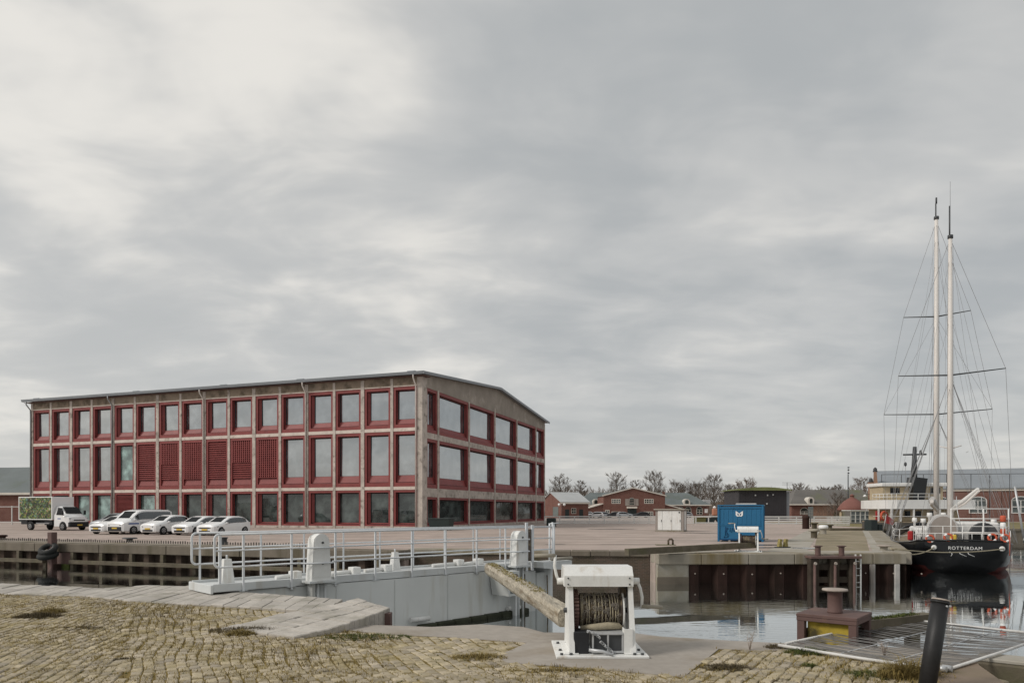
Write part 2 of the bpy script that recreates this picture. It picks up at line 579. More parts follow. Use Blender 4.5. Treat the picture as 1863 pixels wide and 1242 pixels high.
mat('roof_pale', (0.42, 0.43, 0.43), 0.5, 0.08, 0.4)
mat('roof_grey', (0.235, 0.255, 0.275), 0.5, 0.08, 0.3)
mat('roof_moss', (0.17, 0.19, 0.08), 0.9, 0.2, 0.4)
mat('cladding_dark', (0.040, 0.038, 0.042), 0.7, 0.12, 0.6)
brick_mat('brick_red', (0.155, 0.060, 0.047), (0.19, 0.078, 0.060), (0.19, 0.14, 0.12), bump=0.0, samt=0.35)
brick_mat('brick_right', (0.165, 0.077, 0.062), (0.20, 0.095, 0.078), (0.20, 0.15, 0.13), bump=0.0, samt=0.3)
brick_mat('brick_quay', (0.115, 0.078, 0.060), (0.080, 0.062, 0.050), (0.14, 0.12, 0.095), stain=(0.062, 0.055, 0.032), samt=0.85)
mat('brick_tan', (0.30, 0.185, 0.13), 0.9, 0.15, 0.8)
mat('trim_white', (0.60, 0.56, 0.50), 0.7, 0.08, 1.0)
mat('fence_white', (0.66, 0.66, 0.64), 0.6, 0.08, 1.0)
mat('container_blue', (0.020, 0.135, 0.27), 0.5, 0.08, 0.8, stain=(0.02, 0.105, 0.21), sscale=0.7, samt=0.6, sthr=0.52)
mat('container_navy', (0.006, 0.055, 0.14), 0.6, 0.1, 2.0)
mat('pure_white', (0.80, 0.80, 0.79), 0.5, 0.03, 2.0)
mat('kiosk_wall', (0.30, 0.265, 0.24), 0.9, 0.1, 1.5)
mat('bark', (0.11, 0.095, 0.08), 0.95, 0.25, 3.0)
mat('twig', (0.165, 0.140, 0.118), 0.95, 0.25, 0.8)
mat('twig_red', (0.185, 0.135, 0.105), 0.95, 0.25, 0.8)
mat('hedge', (0.032, 0.045, 0.02), 0.9, 0.35, 2.0, 0.5, 10)
mat('car_white', (0.80, 0.80, 0.80), 0.25, 0.02, 1.0, spec=0.5)
mat('car_silver', (0.40, 0.42, 0.44), 0.3, 0.02, 1.0, metal=0.4, spec=0.5)
mat('car_dark', (0.03, 0.03, 0.034), 0.4, 0.05, 1.0)
mat('trim_black', (0.020, 0.021, 0.024), 0.6, 0.1, 2.0)
mat('tyre', (0.014, 0.014, 0.014), 0.85, 0.1, 4.0)
mat('rim', (0.34, 0.34, 0.35), 0.35, 0.05, 4.0, metal=0.6)
mat('plate_yellow', (0.62, 0.42, 0.06), 0.5, 0.03, 3.0)
mat('lamp_clear', (0.24, 0.25, 0.27), 0.15, 0.1, 6.0, spec=0.6)
mat('lamp_red', (0.35, 0.02, 0.02), 0.3, 0.05, 4.0)
mat('stripe_blue', (0.02, 0.07, 0.28), 0.4, 0.03, 2.0)
mat('ship_black', (0.010, 0.011, 0.013), 0.32, 0.2, 0.6, spec=0.45)
mat('ship_red', (0.085, 0.018, 0.016), 0.6, 0.2, 1.0)
mat('ship_white', (0.72, 0.71, 0.69), 0.4, 0.05, 1.5, stain=(0.5, 0.47, 0.42), sscale=1.5, samt=0.4, sthr=0.58)
mat('ship_tan', (0.40, 0.325, 0.215), 0.6, 0.1, 1.5)
mat('ship_hullgrey', (0.075, 0.068, 0.058), 0.6, 0.2, 0.8)
mat('deck_wood', (0.24, 0.19, 0.13), 0.8, 0.15, 2.0)
mat('mast_paint', (0.66, 0.62, 0.585), 0.45, 0.05, 1.0)
mat('canvas', (0.50, 0.49, 0.48), 0.9, 0.08, 2.0)
mat('wire', (0.24, 0.24, 0.245), 0.5, 0.1, 2.0)
mat('galvanised', (0.50, 0.51, 0.52), 0.4, 0.15, 6.0, metal=0.35, stain=(0.30, 0.24, 0.19), sscale=5, samt=0.5, sthr=0.6)
mat('life_orange', (0.52, 0.10, 0.05), 0.6, 0.05, 3.0)
mat('edging_iron', (0.15, 0.135, 0.12), 0.8, 0.2, 3.0)
mat('rope', (0.36, 0.315, 0.225), 0.9, 0.2, 8.0, 0.5, 60)
mat('chain_rust', (0.095, 0.073, 0.058), 0.7, 0.4, 9.0, 0.6, 60, stain=(0.24, 0.19, 0.12), sscale=6, samt=0.9, sthr=0.48)
mat('log_wood', (0.385, 0.345, 0.275), 0.9, 0.2, 3.0, 0.8, 25, stain=(0.17, 0.125, 0.075), sscale=9.0, samt=0.8, sthr=0.52, fine=0.4, grain=(1, 0.06, 1))
mat('log_moss', (0.27, 0.225, 0.085), 0.95, 0.3, 8.0, 0.6, 40)
mat('yellow_paint', (0.36, 0.265, 0.035), 0.8, 0.4, 4.0, stain=(0.045, 0.038, 0.018), sscale=3.0, samt=0.95, sthr=0.47)
mat('steel_plate', (0.205, 0.150, 0.105), 0.6, 0.12, 1.2, 0.1, 20, stain=(0.15, 0.12, 0.06), sscale=1.0, samt=0.6)
mat('post_black', (0.020, 0.020, 0.021), 0.5, 0.3, 6.0, 0.12, 70)
mat('bin_dark', (0.022, 0.032, 0.032), 0.6, 0.1, 2.0)
mat('bin_olive', (0.12, 0.115, 0.045), 0.7, 0.1, 2.0)
mat('dome_red', (0.20, 0.088, 0.072), 0.8, 0.1, 0.8)
mat('work_orange', (0.42, 0.19, 0.12), 0.7, 0.1, 2.0)

# ================================================================== SETTING
WATER, LOW = -1.3, -2.1
def water_mat():
    m = bpy.data.materials.new('harbour_water')
    MATS['harbour_water'] = m
    m.use_nodes = True
    t = m.node_tree
    b = t.nodes['Principled BSDF']
    b.inputs['Base Color'].default_value = (0.020, 0.020, 0.012, 1)
    b.inputs['Roughness'].default_value = 0.5
    g = t.nodes.new('ShaderNodeBsdfGlossy')
    g.inputs['Color'].default_value = (0.93, 0.96, 0.97, 1)
    g.inputs['Roughness'].default_value = 0.015
    fr = t.nodes.new('ShaderNodeFresnel')
    fr.inputs['IOR'].default_value = 1.5
    mr = t.nodes.new('ShaderNodeMapRange')
    t.links.new(fr.outputs[0], mr.inputs[0])
    mr.inputs[1].default_value, mr.inputs[2].default_value = 0.04, 0.55
    mr.inputs[3].default_value, mr.inputs[4].default_value = 0.12, 0.97
    mx = t.nodes.new('ShaderNodeMixShader')
    t.links.new(mr.outputs[0], mx.inputs[0])
    t.links.new(b.outputs[0], mx.inputs[1])
    t.links.new(g.outputs[0], mx.inputs[2])
    t.links.new(mx.outputs[0], t.nodes['Material Output'].inputs[0])
    tc = t.nodes.new('ShaderNodeTexCoord')
    def noise(sc, st, det):
        mp = t.nodes.new('ShaderNodeMapping')
        mp.inputs['Scale'].default_value = st
        mp.inputs['Rotation'].default_value = (0, 0, R(-14))
        t.links.new(tc.outputs['Object'], mp.inputs[0])
        n = t.nodes.new('ShaderNodeTexNoise')
        n.inputs['Scale'].default_value = sc
        n.inputs['Detail'].default_value = det
        t.links.new(mp.outputs[0], n.inputs['Vector'])
        return n.outputs[0]
    rip = noise(3.2, (0.45, 1.5, 1), 3)
    swell = noise(0.7, (0.5, 1.3, 1), 2)
    patch = noise(0.12, (0.6, 1.6, 1), 2)
    pr = t.nodes.new('ShaderNodeMapRange')
    t.links.new(patch, pr.inputs[0])
    pr.inputs[1].default_value, pr.inputs[2].default_value = 0.47, 0.62
    pr.inputs[3].default_value, pr.inputs[4].default_value = 0.05, 1.0
    mu = t.nodes.new('ShaderNodeMath')
    mu.operation = 'MULTIPLY'
    t.links.new(rip, mu.inputs[0])
    t.links.new(pr.outputs[0], mu.inputs[1])
    sw = t.nodes.new('ShaderNodeMath')
    sw.operation = 'MULTIPLY_ADD'
    t.links.new(swell, sw.inputs[0])
    sw.inputs[1].default_value = 0.25
    t.links.new(mu.outputs[0], sw.inputs[2])
    bn = t.nodes.new('ShaderNodeBump')
    bn.inputs['Strength'].default_value = 0.13
    bn.inputs['Distance'].default_value = 0.055
    t.links.new(sw.outputs[0], bn.inputs['Height'])
    t.links.new(bn.outputs[0], g.inputs['Normal'])
    t.links.new(bn.outputs[0], fr.inputs['Normal'])
water_mat()
m = MB()
m.quad((-400, -30, WATER), (500, -30, WATER), (500, 320, WATER), (-400, 320, WATER))
tag(m.build('harbour_water', 'harbour_water'), kind='structure')

# ---- the far quay and everything behind it: one sheet with its water-side edges
QL0, QL1 = Vector((-157.2, 87.5)), Vector((-5.0, 33.15))
EDGE_R0, EDGE_R1 = Vector((6.27, 31.1)), Vector((17.2, 31.5))
PIER1, PIER2 = Vector((34.3, 67.0)), Vector((38.2, 75.2))
land = [QL0, QL1, Vector((-5.0, 34.6)), Vector((1.84, 32.9)), Vector((6.27, 32.4)), EDGE_R0, EDGE_R1, PIER1, PIER2,
        Vector((38.4, 107)), Vector((900, 107)), Vector((900, 3500)), Vector((-1500, 3500)), Vector((-1500, 567))]
m = MB()
m.prism(land, -4.0, 0.0)
tag(m.build('quay_ground', 'quay_paving'), kind='structure')
# mossy deck of the pier on the right, the pale strip beside it and the worn patches of the yard
m = MB()
a, b_ = at(1440, 1000), at(1482, 962)
m.quad((a.x + .3, 31.9, .004), (16.2, 32.2, .004), (33.2, 67, .004), (36.8, 74.5, .004), (30.5, 74.5, .004), (b_.x + .4, b_.y, .004))
tag(m.build('pier_deck', 'pier_moss'), kind='structure')
m = MB()
a0, a1 = at(1385, 1004), at(1470, 962)
m.quad((a0.x, 31.6, .009), (a0.x + 1.9, 31.6, .009), (a1.x + 1.3, a1.y, .009), (a1.x + .2, a1.y, .009))
tag(m.build('pale_track', 'pale_concrete'), kind='structure')
m = MB()
m.quad((6.6, 31.5, .012), (16.6, 31.72, .012), (16.4, 32.75, .012), (6.6, 32.75, .012))
m.quad((16.2, 31.9, .015), (17.0, 31.7, .015), (34.0, 67.0, .015), (33.0, 67.0, .015))
tag(m.build('pier_edge_strip', 'pale_concrete'), kind='structure')
m = MB()
for px, py, w_, d_, sd_ in ((1115, 962, 5.2, .9, 3), (1010, 990, 1.3, .25, 5), (960, 968, 1.0, .3, 2), (985, 978, 1.0, .3, 9), (1150, 990, 4.2, .12, 7), (1275, 969.5, 4.0, .5, 4)):
    p = at(px, py)
    rr = random.Random(sd_)
    n = 14
    m.add([(p.x + w_ / 2 * math.cos(6.283 * k / n) * rr.uniform(.75, 1.1), p.y + d_ * 1.6 * math.sin(6.283 * k / n) * rr.uniform(.7, 1.1), .004) for k in range(n)], [tuple(range(n))])
tag(m.build('tar_patch', 'asphalt_mark'), kind='structure')
m = MB()
for px, py, w_, d_, sd_ in ((1466, 997, 1.6, .9, 1), (1380, 991, 3.4, .55, 8), (1410, 996, 2.4, .3, 6)):
    p = at(px, py)
    rr = random.Random(sd_)
    n = 16
    m.add([(p.x + w_ / 2 * math.cos(6.283 * k / n) * rr.uniform(.6, 1.1), p.y + d_ * math.sin(6.283 * k / n) * rr.uniform(.6, 1.1), .018) for k in range(n)], [tuple(range(n))])
tag(m.build('puddle', 'wet_patch'), kind='structure')
# grass bank on the far side of the basin
m = MB()
m.add([(38.2, 75.4, -.12), (900, 75.4, -.12), (38.4, 107.5, .03), (900, 107.5, .03), (38.2, 75.4, -4), (900, 75.4, -4)], [(0, 1, 3, 2), (4, 5, 1, 0)])
tag(m.build('grass_bank', 'bank_grass'), kind='structure')
bw = thing('bank_wall', 'dark mossy stone wall along the far bank of the basin', 'quay wall', (38.2, 75.0, WATER), 0)
rr = random.Random(3)
m = MB()
m.box(0, 400, -.05, .35, -1.5, .95)
m.build('wall_face', 'coping_dark', bw)
x = 4.0
while x < 50:
    w_ = rr.uniform(1.3, 2.2)
    m = MB()
    m.cbox(x, x + w_ - .05, -.14 - rr.uniform(0, .05), .5, 0.952, 1.18 + rr.uniform(0, .05), .03)
    m.build('cap_stone', 'coping_dark', bw)
    x += w_

# ---- left quay wall --------------------------------------------------------
def frame(A, B):
    d = B - A
    return (A.x, A.y, 0.0), math.atan2(d.y, d.x), d.length
P0 = Vector((-62.0, 53.5))
loc, rz, LW = frame(P0, QL1)
qw = thing('quay_wall', 'weathered quay wall with timber fendering below the parked cars', 'quay wall', loc, rz)
m = MB()
x = 0.0
rr = random.Random(12)
while x < LW:
    w_ = rr.uniform(4.6, 6.4)
    m = MB()
    e = min(LW, x + w_)
    m.cbox(x + .01, e - .01, -.66, .60, -.45, .014 + rr.uniform(0, .006), .025)
    m.build('coping_block', 'coping_dark', qw)
    x = e
def piles(m, x0, x1, pitch, depth, z0, z1, y):
    """trapezoid sheet piling"""
    x = x0
    prof = []
    while x < x1 - 1e-6:
        for f, d in ((0, 0), (.32, 0), (.46, depth), (.86, depth)):
            xx = x + f * pitch
            if xx < x1:
                prof.append((xx, y + d))
        x += pitch
    prof.append((x1, y))
    vs_ = [(a, b, z0) for a, b in prof] + [(a, b, z1) for a, b in prof]
    n = len(prof)
    m.add(vs_, [(i, i + 1, n + i + 1, n + i) for i in range(n - 1)])
m = MB()
piles(m, 0, LW, 1.1, .28, -4.0, -.4, -.42)
m.build('sheet_piling', 'sheet_pile_left', qw)
# bay of the tyre pile is left free of timber
dirw = (QL1 - P0).normalized()
def along(px):
    k = (px - CX) / F
    return (k * P0.y - P0.x) / (dirw.x - k * dirw.y)
xg0, xg1 = along(103), along(150)
x = xg1
posts = []
while x < LW - .4:
    posts.append(x)
    x += (along(202) - along(150))
x = xg0 - .1
back = []
while x > 0:
    back.append(x)
    x -= (along(202) - along(150))
for x in posts + back:
    m = MB()
    m.cbox(x - .11, x + .11, -.66, -.44, -3.6, -.455, .012)
    m.build('fender_post', 'old_timber', qw)
for lst, e0, e1 in ((sorted(back), 0, xg0), (posts, xg1, LW)):
    for z in (-.97,):
        m = MB()
        m.cbox(e0, e1, -.86, -.67, z - .11, z + .10, .015)
        m.build('waler', 'old_timber', qw)
m = MB()
m.cbox(xg0 + .12, xg1 - .15, -.58, -.44, -3.4, -.46, .02)
m.build('backing_plate', 'rust_brown', qw)
m = MB()
m.cbox(xg0 + .3, xg1 - .2, -.68, -.585, -1.45, -1.12, .02)
m.build('weedy_beam', 'green_moss', qw)
# toothed edging along the coping
te = thing('toothed_edging', 'long low toothed edging strip along the left quay edge', 'edging', loc, rz)
m = MB()
m.box(0, LW - 5.2, .72, .95, .0, .045)
m.build('base_strip', 'pale_concrete', te)
m = MB()
x = .3
while x < LW - 5.4:
    m.cbox(x, x + .06, .80, .86, .047, .20 + rr.uniform(-.03, .02), .010)
    x += .168
m.build('teeth', 'edging_iron', te)['kind'] = 'stuff'
# steel pile with two tyres
p = at(103, 1046, WATER)
base = Vector((p.x, p.y, WATER))
# on the wall line, just in front of the timber
q2 = P0 + dirw * (xg0 + .95) + Vector((dirw.y, -dirw.x)) * 1.02
mp = thing('mooring_pile', 'red-brown steel mooring pile with old tyres against the left quay wall', 'mooring pile', (q2.x, q2.y, LOW), rz)
m = MB()
m.cbox(-.17, .17, -.14, .20, -1.5, 2.76, .02)
m.build('pile', 'rust_brown', mp)
m = MB()
m.cbox(.18, .42, -.05, .25, -1.5, 1.0, .02)
m.build('side_pile', 'sheet_pile', mp)
def torus(m, c, ax, r1, r2, n=22, k=10, mi=0):
    pr = []
    m_prof = [(r1 + r2 * math.cos(6.283 * j / k), r2 * math.sin(6.283 * j / k)) for j in range(k + 1)]
    c, ax = Vector(c), Vector(ax).normalized()
    u = ax.cross(Vector((0, 0, 1)))
    if u.length < 1e-3:
        u = Vector((1, 0, 0))
    u.normalize()
    q = ax.cross(u)
    vs_, fs = [], []
    for i in range(n):
        a = 6.2832 * i / n
        d = u * math.cos(a) + q * math.sin(a)
        for rr_, hh in m_prof[:-1]:
            vs_.append(c + d * rr_ + ax * hh)
    for i in range(n):
        for j in range(k):
            fs.append((i * k + j, i * k + (j + 1) % k, ((i + 1) % n) * k + (j + 1) % k, ((i + 1) % n) * k + j))
    m.add(vs_, fs, mi, True)
ty = thing('old_tyre', 'upper worn tyre hung flat round the red-brown pile', 'tyre', (q2.x, q2.y, LOW), rz, 'tyres on the mooring pile')
m = MB(); torus(m, (.12, -.30, 1.84), (.15, -.55, .8), .36, .15); m.build('casing', 'rubber', ty)
m = MB(); torus(m, (.12, -.345, 1.92), (.15, -.55, .8), .30, .035, k=6); m.build('worn_bead', 'galvanised', ty)
ty = thing('old_tyre', 'lower black tyre tucked under the first on the red-brown pile', 'tyre', (q2.x, q2.y, LOW), rz, 'tyres on the mooring pile')
m = MB(); torus(m, (.06, -.28, 1.50), (.05, -.25, .95), .38, .16); m.build('casing', 'rubber', ty)

# ---- brick wall in the gate recess and the right quay front ------------------
loc, rz, L_ = frame(Vector((-5.0, 34.55)), Vector((1.84, 32.85)))
rw = thing('quay_wall', 'brick recess wall of the quay behind the gate railing', 'quay wall', loc, rz)
m = MB(); m.box(0, L_, -.06, .3, -4, -.2); m.build('brickwork', 'brick_quay', rw)
m = MB(); m.cbox(0, L_, -.16, .9, -.199, .016, .02); m.build('coping_block', 'coping', rw)
loc, rz, L_ = frame(Vector((1.84, 32.85)), Vector((6.26, 32.35)))
rw = thing('quay_wall', 'old mossy brick quay wall just behind the white winch', 'quay wall', loc, rz)
m = MB(); m.box(0, L_, -.10, .3, -4, -.22); m.build('brickwork', 'brick_quay', rw)
for k in range(5):
    m = MB(); m.cbox(k * L_ / 5 + .008, (k + 1) * L_ / 5 - .008, -.17 - .02 * (k % 2), .8, -.219, .014 + .004 * (k % 3), .02)
    m.build('coping_block', 'coping_dark', rw)
m = MB(); m.lathe([(.07, 0), (.07, .05)], (3.6, -.10, -.85), (0, -1, 0), 12); m.build('anchor_plate', 'pale_concrete', rw)
loc, rz, L_ = frame(EDGE_R0, EDGE_R1)
sw = thing('quay_wall', 'sheet pile quay front with stained concrete coping on the right', 'quay wall', loc, rz)
x = 0.0
rr = random.Random(5)
while x < L_ - .2:
    e = min(L_, x + rr.uniform(1.2, 2.3))
    if L_ - e < .6:
        e = L_
    m = MB()
    m.cbox(x + .006, e - .006, -.52, .9, -.46, .010 + rr.uniform(0, .003), .03)
    m.build('coping_block', 'coping', sw)
    x = e
m = MB(); m.box(0.02, 1.36, -.40, .2, -4, -.465); m.build('concrete_panel', 'pale_concrete', sw)
m = MB(); m.box(-.02, 1.36, -.44, -.405, -1.35, -1.0); m.build('wet_band', 'coping_dark', sw)
m = MB(); piles(m, 1.37, L_, 1.25, .34, -4.0, -.40, -.46); m.build('sheet_piling', 'sheet_pile', sw)
rr = random.Random(2)
for k in range(9):
    m = MB(); m.lathe([(.035, 0), (.03, .03)], (1.62 + k * 1.25, -.46, -.85 - .02 * (k % 3)), (0, -1, 0), 8); m.build('bolt', 'rust_pale', sw)
for px in (1577, 1622):
    xx = (pt(px, 31.4).x - EDGE_R0.x)
    m = MB(); m.cbox(xx - .12, xx + .10, -.58, -.47, -4, -.465, .02); m.build('pale_pile', 'pile_white', sw)
# side of the pier
loc, rz, L_ = frame(EDGE_R1, PIER2)
sw = thing('quay_wall', 'long side of the mossy pier where the ships lie', 'quay wall', loc, rz)
for k in range(24):
    m = MB(); m.cbox(k * L_ / 24 + .006, (k + 1) * L_ / 24 - .006, -.46, .7, -.51, .022 + .003 * (k % 3), .03); m.build('coping_block', 'coping', sw)
m = MB(); piles(m, 0, L_, 1.25, .34, -4.0, -.45, -.42); m.build('sheet_piling', 'sheet_pile', sw)

# ---- fender frame, ladder and bollards on the right quay ----------------------
ff = thing('mooring_rack', 'rusty steel fender frame with three posts on the right quay front', 'fender', (pt(1516, 30.5).x, 30.5, LOW), R(2))
for k, x in enumerate((-.88, 0.0, .84)):
    m = MB(); m.cbox(x - .19, x + .19, -.16, .16, -1.5, 1.92, .015); m.build('post', 'timber_dark', ff)
    m = MB(); m.tube([(x - .02, -.2, -.8), (x - .02, -.2, 1.7)], .06, 8); m.build('guide_pipe', 'rust_brown', ff)
    m = MB(); m.lathe([(.075, 0), (.06, .05)], (x - .02, -.25, 1.72), (0, -1, 0), 10); m.build('pin_cap', 'rust_pale', ff)
m = MB(); m.cbox(-1.1, 1.1, -.30, .34, 1.925, 2.03, .012); m.build('top_plate', 'rust_brown', ff)
for z in (1.55, 1.0):
    m = MB(); m.cbox(-.69, .65, .0, .12, z - .13, z + .13, .015); m.build('cross_beam', 'timber_dark', ff)
ld = thing('quay_ladder', 'white steel ladder down the right quay wall beside the fender frame', 'ladder', (pt(1557, 30.4).x, 30.38, LOW), R(2))
for x in (-.02, .20):
    m = MB(); m.box(x - .022, x + .022, -.03, .03, -1.2, 2.1); m.build('rail', 'fence_white', ld)
for k in range(9):
    m = MB(); m.tube([(-.02, 0, -.6 + k * .3), (.2, 0, -.6 + k * .3)], .016, 6); m.build('rung', 'fence_white', ld)

def bollard(name, label, loc, r, h, cap_r, cap_h, mat_, cap_mat=None, group=None, base=None):
    t_ = thing(name, label, 'bollard', loc, 0, group)
    m = MB(); m.lathe([(r * 1.12, 0), (r * 1.02, .03), (r, .06), (r, h - .06), (r * 1.15, h - .015)], n=20); m.build('stem', mat_, t_)
    m = MB(); m.lathe([(r * 1.15, h - .014), (cap_r, h + .01), (cap_r, h + cap_h * .6), (cap_r * .8, h + cap_h), (0.01, h + cap_h * 1.05)], n=24); m.build('cap', cap_mat or mat_, t_)
    if base:
        m = MB(); m.cbox(-base, base, -base, base, 0.0, .03, .006); m.build('base_plate', mat_, t_)
    return t_
g = 'mooring bollards on the pier'
bollard('bollard', 'left rust-brown bollard standing on the steel fender frame', pt(1488, 30.52, -.065), .115, .40, .20, .035, 'rust_brown', group=g)
bollard('bollard', 'right rust-brown bollard standing on the steel fender frame', pt(1531, 30.52, -.065), .115, .40, .20, .035, 'rust_brown', group=g)
bollard('bollard', 'weathered concrete-grey mushroom bollard in the middle of the mossy pier', at(1481, 978.5), .20, .46, .36, .16, 'old_timber', 'pale_concrete', g)
bollard('bollard', 'mushroom bollard with a white painted head on the mossy pier', at(1498, 971), .22, .42, .36, .28, 'pale_concrete', 'pure_white', g)
bollard('bollard', 'low flat-headed bollard at the corner of the right quay', at(1608, 1001), .16, .20, .32, .06, 'pale_concrete', 'rust_pale', g)
bollard('bollard', 'small dark bollard at the left end of the toothed kerb behind the white mushroom', at(1508, 964), .28, .45, .42, .1, 'old_timber', None, g)
bollard('bollard', 'small brown bollard behind the concrete mushroom', at(1481.5, 961), .25, .5, .4, .1, 'old_timber', None, g)
bollard('bollard', 'dark post-topped bollard farthest left at the back of the pier', at(1466, 961.5), .33, 1.1, .36, .2, 'sheet_pile', None, g)
g = 'bollards on the left quay'
bollard('bollard', 'wide dark T-headed bollard on the quay in front of the small hatchback', at(236, 985), .16, .17, .42, .08, 'steel_dark', None, g)
bollard('bollard', 'slim dark bollard behind the left end of the gate railing', at(408, 992), .14, .40, .20, .05, 'steel_dark', None, g)
bollard('bollard', 'dark bollard at the very left edge of the photo on the quay', at(0, 981), .3, .2, .42, .1, 'sheet_pile', None, g)
def cleat(label, loc):
    t_ = thing('mooring_cleat', label, 'cleat', loc, R(15), 'ochre cleats on the right quay')
    for x in (-.17, .17):
        m = MB(); m.extr([(x - .10, -.08, .0), (x + .10, -.08, .0), (x + .06, -.08, .26), (x + .10, -.08, .40), (x - .02, -.08, .42), (x - .06, -.08, .26)], (0, .18, 0)); m.build('horn', 'log_moss', t_)
    m = MB(); m.cbox(-.36, .36, -.16, .18, 0, .03, .008); m.build('base_plate', 'steel_dark', t_)
cleat('two-horned ochre cleat right of the far winch', at(1424, 995, .02))
t_ = thing('mooring_cleat', 'small rusty loop cleat on the quay left of the blue container', 'cleat', at(1220, 991), 0, 'ochre cleats on the right quay')
m = MB(); m.tube([(-.12, 0, 0), (-.12, 0, .26), (-.06, 0, .32), (.06, 0, .32), (.12, 0, .26), (.12, 0, 0)], .055, 8); m.build('loop', 'chain_rust', t_)
m = MB(); m.cbox(-.8, .25, -.2, .2, 0.004, .03, .006); m.build('base_plate', 'green_moss', t_)

# ================================================================== RED OFFICE BUILDING
BX, BY, BRZ = -8.85, 70.0, math.atan2(-.3346, .9424)
NB = 16
LEN, WID = 53.75, 41.45
BAY = LEN / NB
bd = thing('office_building', 'three-storey concrete framed office building with red window boxes', 'building', (BX, BY, 0), BRZ)
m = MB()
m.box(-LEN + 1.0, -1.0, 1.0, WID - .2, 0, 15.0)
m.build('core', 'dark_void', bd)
Z = dict(g0=.25, g1=3.90, b2=(3.90, 4.22), m0=4.22, m1=9.72, b1=(9.72, 10.05), t0=10.05, t1=14.15)
def column(x0, x1, y0, y1, z0=0.0, z1=15.0):
    m = MB(); m.box(x0, x1, y0, y1, z0, z1); m.build('column', 'facade_concrete', bd)
cw = []
for i in range(NB + 1):
    x = -LEN + i * BAY
    w_ = .40 if i % 2 == 0 else .30
    if i == NB:
        column(-.55, 0.05, -.06, .9)
        cw.append((x - .55, x))
    elif i == 0:
        column(x, x + .35, -.06, .9)
        cw.append((x, x + .35))
    else:
        column(x - w_ / 2, x + w_ / 2, -.06, .9)
        cw.append((x - w_ / 2, x + w_ / 2))
